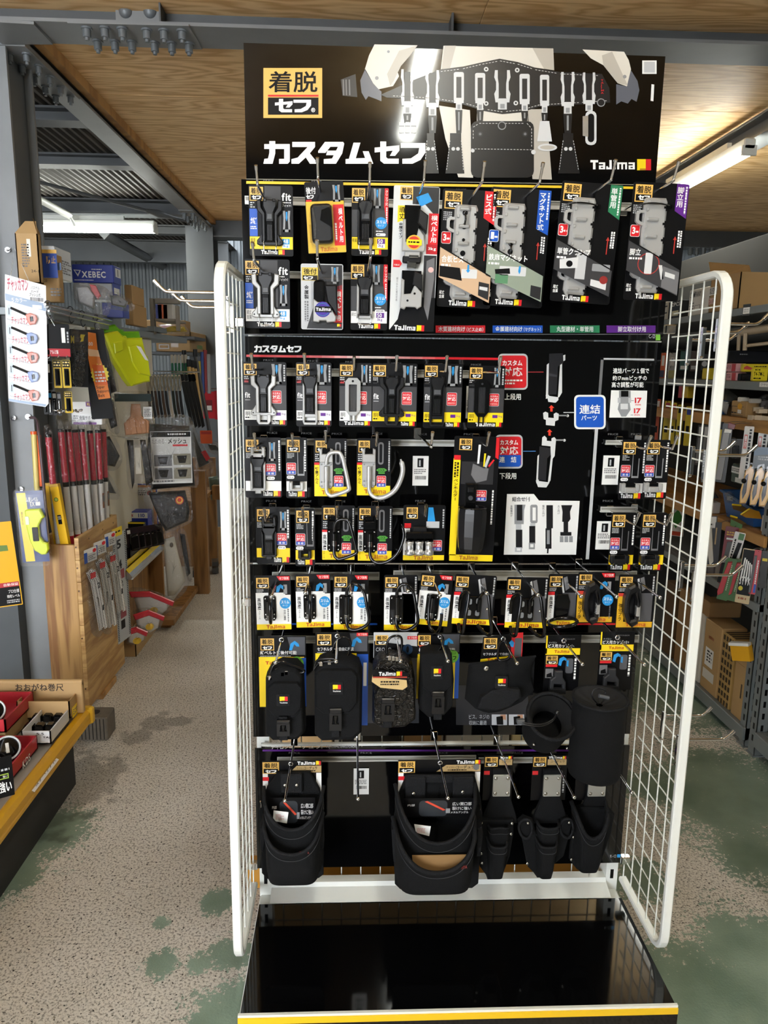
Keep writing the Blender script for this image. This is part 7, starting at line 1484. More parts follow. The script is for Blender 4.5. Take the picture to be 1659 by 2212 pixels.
for i in range(5):
    y = 664+i*41.5; pl = M('lighter_pink','#e08a7c',.3) if i % 2 == 0 else M('lighter_blue','#8fa2d4',.3)
    body = MB(); k.begin('gas_lighter'); k.pr([(54,y+14),(64,y+10),(76,y+14),(79,y+22),(74,y+33),(62,y+36),(57,y+28)],.003,.017,pl,.003); o = k.flush()
    k.begin('nozzle', o); k.cur.tube([k.p3(22,y+2,.009),k.p3(56,y+15,.010)],.0042,CARD,8); k.flush(); k.begin('trigger', o); k.pr([(63,y+18),(70,y+17),(71,y+27),(64,y+29)],.017,.0185,CARD,.001); k.flush()
    k.begin('clear_cap', o); k.puff(rrect(62,y+9,95,y+36,9),.003,.022,CLEAR,shrink=.2,flat=.3); k.flush()
k.begin('string'); h = c-k.P; h = Matrix.Rotation(-math.radians(14),3,'Z') @ h; k.cur.tube([k.p3(24,598,.002),(h.x+.024,h.y-.036,h.z),k.p3(64,610,.002)],.0011,PAPER,5); k.flush(); k.done()
k = hangcard('hanging_pack','yellow hanging pack with red and black print at the shelf corner','package',(-30,1128,24,1310),2.2,18,-3,C('#e0a81a')); k.begin('printed_artwork'); k.poly([(-28,1176),(8,1178),(9,1190),(-28,1190)],C('#5d7a3a'),.0016); k.rc(-28,1258,22,1268,C('#b03038'),.0016); k.text('自動保証',-12,1260,20,1266,WHITE,.0019,0); k.rc(-28,1268,22,1308,CARD,.0016); k.text('プロ仕様',-4,1274,20,1282,WHITE,.0019,0); k.text('精密レベル',-8,1285,20,1292,WHITE,.0019,0); k.micro(-10,1296,18,1304,2,LGREY,.0019); k.flush(); k.done()
b = MB(); P = [aty(64,902,3.12),aty(78,905,3.08),aty(83,930,3.02),aty(90,1000,3.0),aty(97,1080,3.0),aty(104,1170,3.0)]; b.tube(spline(P,4),.006,C('#5d4a4e',.4),4); tag(b.build('hanging_strap'),'thin dark printed strap hanging from the column hook to the bin','strap')

# ================================================================== LEFT SHELVES BEYOND THE BIN
CREAM = M('cream_panel','#d9d2bd',.5,var=.04)
# shelf carcass: steel shelf with cream end panel
lf = empty('wall_shelving',(-1.45,3.62,0),'tall grey steel shelving with cream back panel along the side aisle','shelf'); lo = lf.location
b = MB(); pbox(b,-1.75,-1.2,3.12,3.98,1.69,1.72,RACKG,lo); b.build('shelf_board', lf)
b = MB(); pbox(b,-1.205,-1.19,3.1,3.98,1.665,1.73,RACKG,lo); b.build('front_lip', lf)
b = MB(); pbox(b,-1.24,-1.222,3.60,4.66,.0,1.69,CREAM,lo); b.build('cream_panel', lf)
b = MB(); pbox(b,-1.75,-1.24,3.58,3.60,.0,1.69,CREAM,lo); b.build('end_panel', lf)
for z in (.62,1.1,1.38):
    b = MB(); pbox(b,-1.75,-1.25,3.62,4.66,z,z+.02,RACKG,lo); b.build('shelf_board', lf)
# cartons on its top
r,q = wbox('open_carton','tall kraft carton with open flaps beside the column top','box',-1.21,88,612,508,95,40,KRAFT,open_=True,front=lambda k,x0,y0,x1,y1:(k.micro(x0+4,y0+18,x0+20,y0+70,9,C('#4a4038'),.001),k.text('24-1',x0+22,y1-30,x0+38,y1-24,CARD,.001,0),k.rc(x0+16,y0+8,x0+24,y0+46,C('#dcd6c6',.2),.001)))
b = MB(); h = q[5]-q[4]; w = (q[1]-q[0])/2; b.add([(-w,0,h),(w,0,h),(w*.7,.03,h+.05),(-w*.3,.03,h+.05)],[(0,1,2,3)],KRAFT); b.add([(w,0,h),(w,q[3]-q[2],h),(w*.5,(q[3]-q[2])*.8,h+.06),(w*.5,.02,h+.06)],[(0,1,2,3)],KRAFT2); b.build('flap', r)
wbox('carton','kraft carton printed with blue stripe in front of the silver box','box',-1.185,131,653,553,140,86,KRAFT,front=lambda k,x0,y0,x1,y1:(k.rc(x0,y0+14,x1,y0+30,C('#4a6084'),.001),k.text('MASK',x0+4,y0+2,x0+18,y0+11,C('#2a3c6a'),.001,.02),k.text('20',x0+6,y0+50,x0+12,y0+56,CARD,.001,0),k.micro(x0+18,y1-32,x1-4,y1-12,3,C('#4a4038'),.001)))
wbox('carton','white and blue mask box behind the striped kraft carton','box',-1.19,121,600,533,156,84,C('#dfe4ea'),front=lambda k,x0,y0,x1,y1:(k.rc(x0,y0+6,x1,y1,C('#2e4a9a'),.001),k.rc(x0,y0+6,x1,y0+14,GOLD,.0013),k.text('防止',x0+14,y0+20,x1-3,y0+36,GOLD,.0013,.01)),aisle=lambda k,x0,y0,x1,y1:(k.micro(x0+4,y0+30,x1-4,y1-6,6,MID,.001)))
def xeb(k,x0,y0,x1,y1):
    k.text('XEBEC',x0+18,y0+13,x0+70,y0+27,WHITE,.001,.03); k.poly([(x0+1,y0+10),(x0+17,y0+11),(x0+10,y0+25)],WHITE,.001); k.poly([(x0+4,y0+12),(x0+14,y0+12.5),(x0+10,y0+20)],C('#2a3f9e'),.0013); k.micro(x0+2,y0+31,x0+70,y0+34,1,WHITE,.001); k.micro(x0+40,y0+7,x0+62,y0+11,1,WHITE,.001)
NAVY = M('blue_carton','#27399a',.35)
wbox('carton','bright blue carton with big white lettering on top of the plastic bags','box',-1.18,246,612,573,262,157,NAVY,front=xeb,aisle=lambda k,x0,y0,x1,y1:(k.rc(x0+3,y0+8,x1-2,y1-12,PAPER,.001),k.rc(x0+7,y0+10,x0+9,y1-14,MID,.0013)))
wbox('carton','grey and blue carton under the big blue one','box',-1.185,243,648,613,260,160,C('#a8abb0'),aisle=lambda k,x0,y0,x1,y1:(k.rc(x0,y0,x1,y1,NAVY,.001),k.rc(x0+3,y0+10,x1-2,y1-12,PAPER,.0013)))
def bagthing(label, outline, Y, d, inner=None, seed=1, yaw=15, group=None, name='bagged_goods', cat='bag', tilt=0, head=None):
    xs = [p[0] for p in outline]; ys = [p[1] for p in outline]; k = K(name,label,cat,(min(xs),min(ys),max(xs),max(ys)),Y,yaw,tilt,group)
    if inner: inner(k)
    k.flush()
    if abs(k.P.x+1.222) < .2 and not k.P.z > 1.66: k.begin('hang_loop'); v = Matrix.Rotation(-math.radians(yaw),3,'Z') @ Vector((-1.222-k.P.x,0,.01)); k.cur.tube([(0,0,-.004),tuple(v)],.0015,CHROME,5); k.flush()
    if head: k.begin('header_card'); k.prc(*head[0],d+.001,d+.002,head[1]); k.flush()
    bagmesh(k,outline,d,seed=seed); return k.done()
def inn(fn): return fn
def blob(k, nm, pts, d0, d1, m, **kw): k.begin(nm); k.puff(pts,d0,d1,m,**kw); return k.flush()
bagthing('crumpled clear bag with red and grey goods under the blue cartons',[(158,616),(190,611),(224,618),(238,634),(236,668),(222,684),(196,676),(160,660)],3.30,.07,lambda k:(blob(k,'contents',[(164,622),(190,618),(205,640),(200,668),(168,656)],.0,.03,C('#9a9c9e')),blob(k,'red_print',[(194,616),(208,618),(218,640),(210,648),(198,630)],.03,.045,C('#b5555a'))),3)
bagthing('clear bag drooping over the shelf edge beside the kraft cartons',[(230,634),(256,632),(280,646),(290,664),(276,672),(250,670),(232,664)],3.45,.06,lambda k:blob(k,'contents',[(236,640),(256,638),(276,652),(270,664),(240,660)],.0,.035,C('#6e7072')),4)
b = MB(); b.bbox(-.05,.05,0,.1,0,.07,NAVY,.003); o = b.build('carton'); o.location = aty(245,700,3.75)+Vector((0,0,.0)); tag(o,'small dark blue carton peeping out below the clear bag','box'); o.location.z = 1.722
wbox('carton','upper kraft carton of the pair beside the clear bag','box',-1.18,287,656,616,312,270,KRAFT)
wbox('carton','lower kraft carton of the pair beside the clear bag','box',-1.18,290,702,657,318,271,KRAFT)
b = MB(); pbox(b,-1.75,-1.19,3.98,5.5,1.655,1.69,RACKG,lo); b.build('shelf_board', lf)
# rail with hooks
b = MB(); p0 = Vector((-1.13,2.86,1.712)); p1 = Vector((-1.13,3.62,1.70)); b.tube([p0,p1],.0045,CHROME,8); b.tube([p0+Vector((0,.03,-.02)),p1+Vector((0,-.02,-.02))],.0035,CHROME,8); rl = tag(b.build('hanging_rail'),'chrome hanging rail in front of the shelf with black hooks','rail')
b = MB()
for t in (.1,.9): p = p0.lerp(p1,t); b.tube([p,p+Vector((-.06,0,-.005))],.004,CHROME,6)
b.build('rail_arm', rl)
for i,(px,py,Y,w) in enumerate(((103,656,2.93,'carrying the black display card'),(152,668,3.17,'carrying the black tool pack'),(177,677,3.30,'carrying the orange belt pack'),(207,686,3.45,'carrying the bagged dark roll'))):
    shook('black S hook on the rail '+w,px,py,Y,.055)
# hanging goods
k = hangcard('hanging_card','black hanging card with red band and small chrome hooks','display card',(92,700,149,772),2.96,18); k.begin('printed_artwork'); k.rc(93,753,148,770,C('#b32a34'),.0016); k.text('アルミ製',104,756,122,765,WHITE,.0019,.01); k.rc(131,708,139,740,PAPER,.0016); k.rc(95,756,103,766,CARD,.0019); k.vmicro(142,716,147,740,1,LGREY,.0016); k.flush()
k.begin('card_hooks')
for x in (100,118,136): k.tube(spline([(x,772,.0),(x,774,.02),(x+4,771,.035),(x+6,768,.04)],3),.002,CHROME,6)
o = k.flush(); o['kind'] = 'stuff'
k.begin('cords'); k.tube([(104,678,.0),(101,702,.003)],.0015,PAPER,5); k.tube([(104,678,.0),(118,704,.003)],.0015,PAPER,5); o = k.flush(); o['kind'] = 'stuff'; k.done()
def pack(label,rect,Y,kind,yaw=18):
    x0,y0,x1,y1 = rect; w,h = x1-x0,y1-y0; k = hangcard('hanging_pack',label,'package',rect,Y,yaw,0,CARD if kind != 'y' else C('#c9a92a'),'small packs under the black card'); k.begin('printed_artwork')
    if kind == 'y': k.rc(x0+1,y0+1,x1-1,y0+h*.26,CARD,.0016); k.micro(x0+2,y0+h*.04,x1-2,y0+h*.24,2,C('#d9c07a'),.0019); k.rc(x0+w*.2,y0+h*.3,x1-w*.2,y1-h*.08,CARD,.0016); k.flush(); k.begin('tool'); k.prr(x0+w*.32,y0+h*.34,x1-w*.34,y1-h*.12,2,.002,.014,PBLK2,.002)
    else: k.rc(x0+w*.3,y0+h*.1,x0+w*.7,y0+h*.4,PAPER,.0016); k.rc(x0+2,y1-h*.25,x1-2,y1-h*.24,MID,.0016)
    k.flush(); return k.done()
pack('plain black pack under the red banded card',(91,780,112,842),2.97,'b'); pack('yellow and black pack, inner of the upper pair',(113,778,131,838),2.99,'y'); pack('yellow and black pack, outer of the upper pair',(133,778,151,838),3.0,'y'); pack('yellow and black pack in the lower row',(138,846,155,892),3.02,'y')
for i,(x,w) in enumerate(((92,'at the column side'),(102,'second from the column'),(112,'third from the column'),(122,'nearest the yellow pack'))):
    k = hangcard('hanging_pack','narrow dark blister pack in the lower row, '+w,'package',(x,844+i,x+9,895+i),3.0+.01*i,14); k.begin('printed_artwork'); k.rc(x+1,848+i,x+8,858+i,(LGREY,SKY,PAPER,MID)[i],.0016); k.flush(); k.begin('tool'); k.prc(x+3,862+i,x+6,890+i,.001,.012,(PBLK2,ALU,PBLK2,ALU)[i],.002); k.flush(); k.done()
b = MB()
for i in range(7): a = aty(122+i*8,886+(i%2)*3,3.0+.01*i); b.tube([(a.x+.014*math.cos(t),a.y+.012*math.sin(t),a.z+.003*math.sin(t*2+i)) for t in [2*math.pi*j/16 for j in range(16)]],.0022,CHROME,6,closed=True)
o = tag(b.build('split_rings'),'cluster of dark chrome rings hanging below the small packs','rings'); o['kind'] = 'stuff'
k = hangcard('tool_pack','black and clear tool pack with yellow corner mark','package',(150,712,190,836),3.16,20,3); k.begin('printed_artwork'); k.rc(152,716,170,764,C('#1f1c16'),.0016); k.text('M',153,726,160,742,C('#d8c22c'),.0019,.03); k.poly([(174,722),(184,722),(181,728),(180,736),(173,738),(176,731),(173,728)],C('#e3cf24'),.0019); k.flush(); blob(k,'knife_handle',[(160,740),(172,738),(172,764),(164,768)],.002,.02,PBLK2); bagmesh(k,[(152,714),(190,716),(184,800),(176,834),(154,826),(156,770)],.025,seed=8); k.done()
k = hangcard('belt_pack','black support belt in orange paper band with yellow starburst','package',(176,712,224,905),3.30,16,-3,CARD); k.begin('paper_band'); k.pr([(184,716),(206,720),(206,760),(216,800),(222,860),(196,862),(186,800),(182,752)],.004,.006,C('#e8822e',.3)); k.poly([(184,752),(207,756),(209,770),(186,768)],C('#f0c8a0'),.0064); k.text('500',184,738,197,746,WHITE,.0065,.01)
star = []
for i in range(32): a = 2*math.pi*i/32; r_ = 1 if i % 2 else .84; star.append((205+20*r_*math.cos(a),808+24*r_*math.sin(a)))
k.poly(star,C('#f0d84a'),.0064); k.poly([(190,786),(213,788),(220,832),(194,830)],C('#e56a28'),.0067); k.micro(194,800,216,826,4,WHITE,.007); k.text('Super',194,832,212,840,CARD,.0068,.01); k.text('Support',195,841,220,849,CARD,.0068,.01); k.text('Belt',196,850,210,857,CARD,.0068,.01); k.flush(); k.done()
k = K('bagged_roll','long dark rolled cover in a clear sleeve hanging from the rail','roll',(200,704,244,852),3.42,10,-9); blob(k,'roll',[(204,712),(214,710),(222,760),(222,846),(208,850),(204,780)],.0,.035,M('dark_roll','#1c1d20',.35)); bagmesh(k,[(203,700),(214,698),(226,760),(226,850),(206,856),(200,780)],.05,seed=9); k.done()
LIMEP = M('lime_plastic','#cdd41c',.32); LIMEG = M('green_plastic','#79c41f',.32)
for nm,m,dx,dy,Y,lab in (('tool_case',LIMEG,-6,-14,3.86,'green plastic case half hidden behind the lime one'),('tool_case',LIMEP,0,0,3.74,'lime yellow plastic tool case hanging on the cream panel')):
    k = K(nm,lab,'case',(212+dx,712+dy,310+dx,832+dy),Y,48); q = lambda pts: [(a+dx,b_+dy) for a,b_ in pts]
    k.begin('case_body'); k.pr(q([(214,724),(244,716),(252,724),(262,730),(296,728),(302,760),(310,800),(309,824),(296,826),(268,834),(258,820),(232,774)]),.0,.05,m,.008); k.flush()
    k.begin('raised_panel'); k.pr(q([(262,748),(282,742),(304,770),(308,812),(282,806),(268,782)]),.05,.058,m,.004); k.pr(q([(230,742),(248,738),(250,756),(232,764)]),.05,.062,m,.003); k.flush()
    k.begin('eyelet'); c = k.p3(256+dx,730+dy,.052); k.cur.tube([(c[0]+.008*math.cos(t),c[1],c[2]+.008*math.sin(t)) for t in [2*math.pi*i/14 for i in range(14)]],.002,m,6,closed=True); k.flush()
    if m is LIMEP: k.begin('label_sticker'); k.poly([(278,746),(288,748),(304,778),(296,776)],PAPER,.0585); k.flush()
    k.done()
wbox('support_box','white hanging box of pelvis supporters with purple stripe','box',-1.13,221,918,892,228,155,C('#e4e2de'),front=lambda k,x0,y0,x1,y1:(k.text('骨盤サポーター',x0+16,y0+6,x1-8,y0+15,CARD,.001,.0),k.micro(x0+3,y0+5,x0+14,y0+14,2,MID,.001),k.rc(x0+2,y1-6,x1-14,y1-1,C('#7a3a8a'),.001)))
k = hangcard('hang_tab','white lid tab of the supporter box with purple size sticker','package',(156,868,210,894),3.33,14,0,C('#e4e2de')); k.begin('printed_artwork'); k.rc(185,868,203,878,C('#6a2a7a'),.0016); k.text('XL',187,870,194,876,YEL,.0019,.02); k.flush(); k.done()
blk_in = lambda pts,m=None: (lambda k: blob(k,'contents',pts,.002,.03,m or M('dark_goods','#1d1e20',.55)))
bagthing('dark gloves in a clear bag low on the cream panel',[(208,938),(240,934),(262,985),(248,1015),(222,1012),(212,980)],3.62,.045,blk_in([(212,945),(236,942),(256,985),(244,1008),(224,1004)]),11)
bagthing('grey pack with zigzag mark beside the blue carton',[(206,1016),(234,1020),(256,1072),(240,1080),(214,1066)],3.64,.04,blk_in([(210,1022),(230,1026),(248,1066),(220,1062)],C('#3c3e40')),12)
bagthing('long black tube bag hanging beside the supporter box',[(228,852),(246,856),(254,920),(250,938),(232,930),(224,890)],3.6,.04,blk_in([(230,860),(244,864),(250,920),(236,926),(228,892)]),13)
LEA = M('tan_leather','#b07b52',.5,var=.06)
bagthing('brown leather tool holder in clear bag with dark header',[(247,850),(324,850),(327,900),(324,944),(250,944),(246,900)],3.72,.05,lambda k:(k.begin('leather_holder'),k.puff([(264,914),(278,900),(282,872),(302,872),(304,898),(320,910),(318,936),(266,940)],.002,.02,LEA,shrink=.1),k.pr([(276,904),(288,900),(292,936),(280,938)],.02,.028,LEA,.003),k.pr([(300,900),(312,908),(312,934),(302,936)],.02,.028,LEA,.003),k.flush(),k.begin('label'),k.prc(307,878,326,904,.02,.021,PAPER),k.micro(309,882,324,900,5,MID,.0215)),14,18,head=((247,850,325,866),C('#22302f')))
bagthing('narrow dark belts in a clear bag below the leather holder',[(272,946),(318,946),(330,1000),(322,1060),(276,1060),(270,1000)],3.80,.03,lambda k:(blob(k,'belt',[(274,950),(288,950),(286,1040),(280,1056)],.002,.014,PBLK),blob(k,'belt',[(302,950),(314,950),(326,1040),(310,1050)],.002,.014,PBLK),k.begin('label'),k.prc(290,966,302,1022,.016,.017,C('#cfc8b4'))),15)
def meshcard(k):
    blob(k,'black_bucket',[(322,914),(408,920),(416,1050),(320,1056),(312,990)],.002,.03,PBLK); k.begin('label_sheet'); k.prc(323,930,410,1042,.032,.0335,C('#cfcfcb')); d = .034
    k.rc(324,931,409,942,CARD,d); k.micro(360,934,400,939,1,WHITE,d+.0003); k.text('メッシュ',360,945,400,957,CARD,d,.02); k.text('たためる',326,946,352,956,MID,d,0); k.rc(370,958,402,962,RED,d)
    for x,y in ((329,980),(370,978),(329,1008),(370,1008)): k.rc(x,y,x+38,y+24,C('#8f8a78') if x > 340 else MID,d); k.poly([(x+8,y+4),(x+30,y+4),(x+26,y+20),(x+12,y+20)],CARD,d+.0003)
    k.micro(326,1034,400,1040,1,MID,d)
bagthing('black folding mesh bucket bagged with grey picture sheet',[(316,905),(360,896),(412,902),(420,960),(424,1046),(400,1054),(330,1058),(312,1052),(314,960)],3.95,.055,meshcard,16)
bagthing('large dark bag with round red sticker below the mesh bucket',[(316,1058),(405,1056),(414,1100),(410,1130),(352,1152),(346,1150),(318,1110)],3.98,.06,lambda k:(blob(k,'contents',[(320,1062),(400,1060),(408,1104),(404,1126),(354,1146),(344,1130)],.002,.04,M('dark_goods','#1d1e20',.55)),k.begin('sticker'),k.disc(386,1078,9,C('#b5403a'),.052),k.disc(386,1078,7,C('#d8b04a'),.0523),k.disc(386,1077,4.5,C('#b5403a'),.0526)),17)
bagthing('pale work gloves in a long clear bag near the floor plank',[(348,1150),(380,1146),(392,1190),(404,1262),(372,1298),(352,1296),(350,1220)],4.1,.05,lambda k:(blob(k,'glove',[(352,1164),(376,1158),(384,1200),(396,1256),(372,1284),(356,1286),(354,1220)],.002,.025,C('#bdb7a6',.8)),k.begin('cuff'),k.cur.ball(k.p3(369,1174,.028),.012,C('#5d5244'),10,(.8,.3,1.2))),18)
bagthing('narrow dark strap in clear bag hanging beside the pale gloves',[(384,1148),(402,1150),(412,1240),(402,1254),(392,1200)],4.2,.03,blk_in([(388,1152),(399,1154),(408,1238),(400,1246),(394,1200)]),19)
# straps with snap hooks, belts and long tools
def strap(label,i):
    x = 313+i*7.6; Y = 4.35+i*.03; k = K('strap',label,'strap',(x,808,x+8,905),Y,20,-3,'straps with snap hooks in a row'); cols = ('#3a2f28','#2a2d33','#49352a','#23262c','#5a4638','#2a2d33','#c9c2b8','#1d2a22','#3a2f28','#22242a')
    k.begin('snap_hook'); k.tube(spline([(x+3,846,.0),(x+2,826,.01),(x+3,812,.014),(x+6,812,.012),(x+7,826,.006),(x+5,844,.002)],4),.0045,M('dull_steel','#b9b3a6',.35,.8),6); k.flush()
    k.begin('webbing'); k.pr([(x+1,844),(x+6,844),(x+7,875),(x+9,900),(x+3,904),(x+1,876)],.0,.008,C(cols[i],.7),.002); k.flush(); k.done()
for i,w in enumerate(('first from the panel','second from the panel','third from the panel','fourth from the panel','fifth in the middle','sixth in the middle','pale one with pink edge','eighth, greenish','ninth','last before the black belts')): strap('hanging strap with steel snap hook, '+w,i)
for i in range(4):
    x = 386+i*8; k = K('belt','black work belt with buckle hanging beyond the straps, '+('nearest','second','third','farthest')[i],'belt',(x,806,x+10,928),4.75+i*.06,18,-9); k.begin('webbing'); k.pr([(x+1,824),(x+9,824),(x+10,922),(x+3,926)],.0,.012,PBLK,.002); k.flush(); k.begin('buckle'); k.prr(x,808,x+10,824,3,.0,.014,CHROME if i < 2 else PBLK2,.002); k.flush(); k.done()
for i in range(5):
    x = 367+i*7.5; k = K('scoop','hand tool with green grip on the back row, '+('first','second','third','fourth','fifth')[i]+' along','tool',(x,768,x+8,822),5.2+i*.05,18); k.begin('blade'); k.prr(x+1,766,x+7,786,2,.0,.004,M('dull_steel','#b9b3a6',.35,.8)); k.flush(); k.begin('grip'); k.pr([(x+2,784),(x+6,784),(x+7.5,818),(x+1,818)],.0,.012,C('#1f6b4c',.4),.003); k.flush(); k.done()
for i,(xa,ya,xb,yb,c,w) in enumerate(((408,792,420,892,'#c8a66a','pale wooden, nearest'),(415,794,428,900,'#c8a66a','pale wooden, middle'),(421,796,435,905,'#c8a66a','pale wooden, farthest'),(422,770,452,930,'#4a4c50','dark steel, leaning out'),(398,772,410,850,'#2a2c30','black, behind the belts'))):
    b = MB(); b.tube([aty(xa,ya,5.3+i*.05),aty(xb,yb,5.2+i*.05)],.014,C(c,.5),8); tool = b.build('long_tool'); tag(tool,'long tool handle standing on the back rack, '+w,'tool')
    b = MB(); p = aty(xa,ya,5.3+i*.05); b.cyl(p,p+Vector((0,0,.05)),.016,PBLK,8); b.build('ferrule', tool)
for i,(xa,ya,xb,yb,c) in enumerate(((437,760,440,850,'#2b4a8a'),(443,756,446,845,'#8a2a2c'),(430,780,433,850,'#b9a23a'),(450,765,452,850,'#9a9c9e'))):
    b = MB(); b.tube([aty(xa,ya,6.2),aty(xb,yb,6.2)],.016,C(c,.5),8); tag(b.build('long_tool'),('blue','red','yellow','grey')[i]+' handled tool hanging far back beside the steel column','tool')
# cartons and frames further back
r,q = wbox('carton','kraft carton with taped side carrying a bag of yellow rope','box',-1.33,411,760,716,446,338,KRAFT,front=lambda k,x0,y0,x1,y1:(k.rc(x0+4,y0+28,x0+26,y0+38,C('#5a4a38'),.001),k.rc(x0+6,y0+30,x0+24,y0+36,KRAFT,.0013),k.rc(x0+30,y0+20,x0+46,y0+34,C('#9a7440'),.001)),aisle=lambda k,x0,y0,x1,y1:(k.rc(x0+14,y1-14,x0+26,y1-6,C('#7fa05a'),.001)))
b = MB(); pbox(b,-1.75,-1.31,q[2]-.02,q[3]+.05,q[4]-.025,q[4]-.003,GREYD,lo); b.build('shelf_board', lf)
bagthing('clear bag of yellow rope on top of the taped carton',[(344,704),(370,698),(396,700),(408,714),(404,722),(350,720)],5.12,.12,lambda k:blob(k,'rope_coil',[(348,712),(372,704),(398,706),(404,716),(352,718)],.0,.09,C('#d8b83a',.7)),21)
wr = empty('display_rack',(-1.5,5.0,1.3),'grey wooden rack frame holding dark blue packets high on the shelf','rack'); wo = Vector((-1.5,5.0,1.3)); GW = M('grey_timber','#8b857b',.7,var=.06)
def bar(par,org,nm,px0,py0,px1,py1,Y,m,dp=.05):
    a, c = aty(px0,py0,Y), aty(px1,py1,Y); b = MB(); b.bbox(min(a.x,c.x)-org.x,max(a.x,c.x)-org.x,Y-org.y,Y+dp-org.y,min(a.z,c.z)-org.z,max(a.z,c.z)-org.z,m,.002); return b.build(nm,par)
bar(wr,wo,'post',322,644,334,722,4.6,GW); bar(wr,wo,'post',378,660,386,715,4.6,GW); bar(wr,wo,'rail',334,644,386,656,4.6,GW); bar(wr,wo,'rail',334,688,378,694,4.6,GW,.3); bar(wr,wo,'rail',300,704,334,716,4.58,RACKG,.3)
for i,(x,c) in enumerate(((340,NAVY),(352,C('#e2703a')),(364,C('#d8d4ca')))):
    a = aty(x,690,4.75); b = MB(); b.bbox(-.03,.03,0,.1,0,.09,c,.002); o = b.build('packet'); o.location = a; tag(o,('dark blue','orange and blue','pale')[i]+' packet standing on the grey wooden rack','package')
_db = wbox('carton','wide kraft carton with red lettering above the grey rack','box',-1.33,398,664,630,410,314,KRAFT,front=lambda k,x0,y0,x1,y1:(k.poly([(x0+24,y0+8),(x0+64,y0+10),(x0+50,y0+18),(x0+36,y0+16)],C('#9a3a34'),.001),k.text('ガーデ',x0+28,y0+20,x0+60,y0+27,C('#4a3a30'),.001,.01)))
_db[0].location.z = 1.727
for i,(x0,y0,x1,y1,Y,w) in enumerate(((438,846,464,904,6.2,'nearer'),(462,844,492,906,6.3,'farther'))):
    k = hangcard('hanging_pack','glossy red tool pack hanging by the steel column, '+w,'package',(x0,y0,x1,y1),Y,10,0,C('#c02a36',.2)); k.begin('printed_artwork'); k.rc(x0+6,y0+18,x1-6,y0+44,C('#7a1c24'),.002); k.rc(x0+8,y0+30,x1-8,y0+40,PAPER,.0024); k.flush(); k.done()
k = hangcard('hanging_pack','orange header card hanging above the far bags','package',(432,930,458,958),4.9,10,0,C('#d8623a')); k.begin('printed_artwork'); k.rc(434,932,456,938,C('#b5403a'),.002); k.flush(); k.done()
bagthing('grey bag with red and white sticker behind the mesh bucket',[(412,905),(436,960),(460,1002),(452,1012),(424,1018),(414,970)],4.45,.05,lambda k:(blob(k,'contents',[(416,930),(432,970),(450,1000),(426,1010),(418,974)],.0,.03,C('#44474a')),k.begin('sticker'),k.pr([(430,974),(440,970),(450,988),(442,994)],.05,.051,C('#c03a44'))),23)
bagthing('clear bag of grey parts hanging by the timber post',[(442,950),(470,954),(484,976),(474,984),(448,974)],5.0,.05,blk_in([(448,958),(466,960),(476,974),(454,972)],C('#3a3c3e')),24)
# timber post and low shelves
ts = empty('timber_shelf',(-1.05,4.80,0),'pine shelf unit with tall square post beside the aisle floor','shelf'); to = Vector((-1.05,4.8,0))
PINE = wood('shelf_pine','#9c7240','#75522a',sc=(6,6,.6),band=6,dist=5)
b = MB(); pbox(b,-1.05,-.955,4.80,4.86,0,.83,PINE,to); b.build('post', ts)
b = MB(); pbox(b,-1.5,-1.0,4.82,5.5,.60,.63,PINE,to); b.build('shelf_board', ts)
b = MB(); pbox(b,-.99,-.93,5.2,5.26,.57,.67,PINE,to); b.build('shelf_lip', ts)
b = MB(); pbox(b,-1.5,-1.02,5.5,5.55,0,.83,PINE,to); b.build('back_post', ts)
b = MB(); pbox(b,-1.11,-1.02,4.1,4.78,.03,.065,PINE,to); b.build('floor_plank', ts)
b = MB(); pbox(b,-1.12,-1.05,4.15,4.2,0,.03,PINE,to); pbox(b,-1.12,-1.05,4.7,4.75,0,.03,PINE,to); o = b.build('feet', ts); o['kind'] = 'stuff'
bagthing('green net goods bagged on the pine shelf',[(448,1018),(472,1016),(478,1072),(450,1074)],5.3,.06,blk_in([(450,1030),(470,1028),(474,1076),(454,1080)],C('#4f6a58')),25)
for i,(x0,y0,x1,y1,Y,w) in enumerate(((456,1208,474,1222,5.3,'upper'),(456,1222,474,1238,5.3,'lower'),(416,1210,430,1228,5.1,'upper one behind the post'),(414,1228,430,1246,5.1,'lower one behind the post'))):
    k = K('clear_box','clear lidded plastic box of dark parts near the floor, '+w,'box',(x0,y0,x1,y1),Y,12); k.begin('contents'); k.prc(x0+2,y0+4,x1-2,y1-1,-.08,.02,C('#4a4c4e')); k.flush(); k.begin('shell'); k.prc(x0,y0,x1,y1,-.1,.03,CLEAR,.003); k.flush(); k.done()
wbox('carton','kraft carton far down the side aisle behind the pine post','box',-1.02,474,1232,1150,486,440,KRAFT)
wbox('timber_block','short pine block on the floor behind the post','block',-1.0,466,1262,1240,472,452,TIMB)
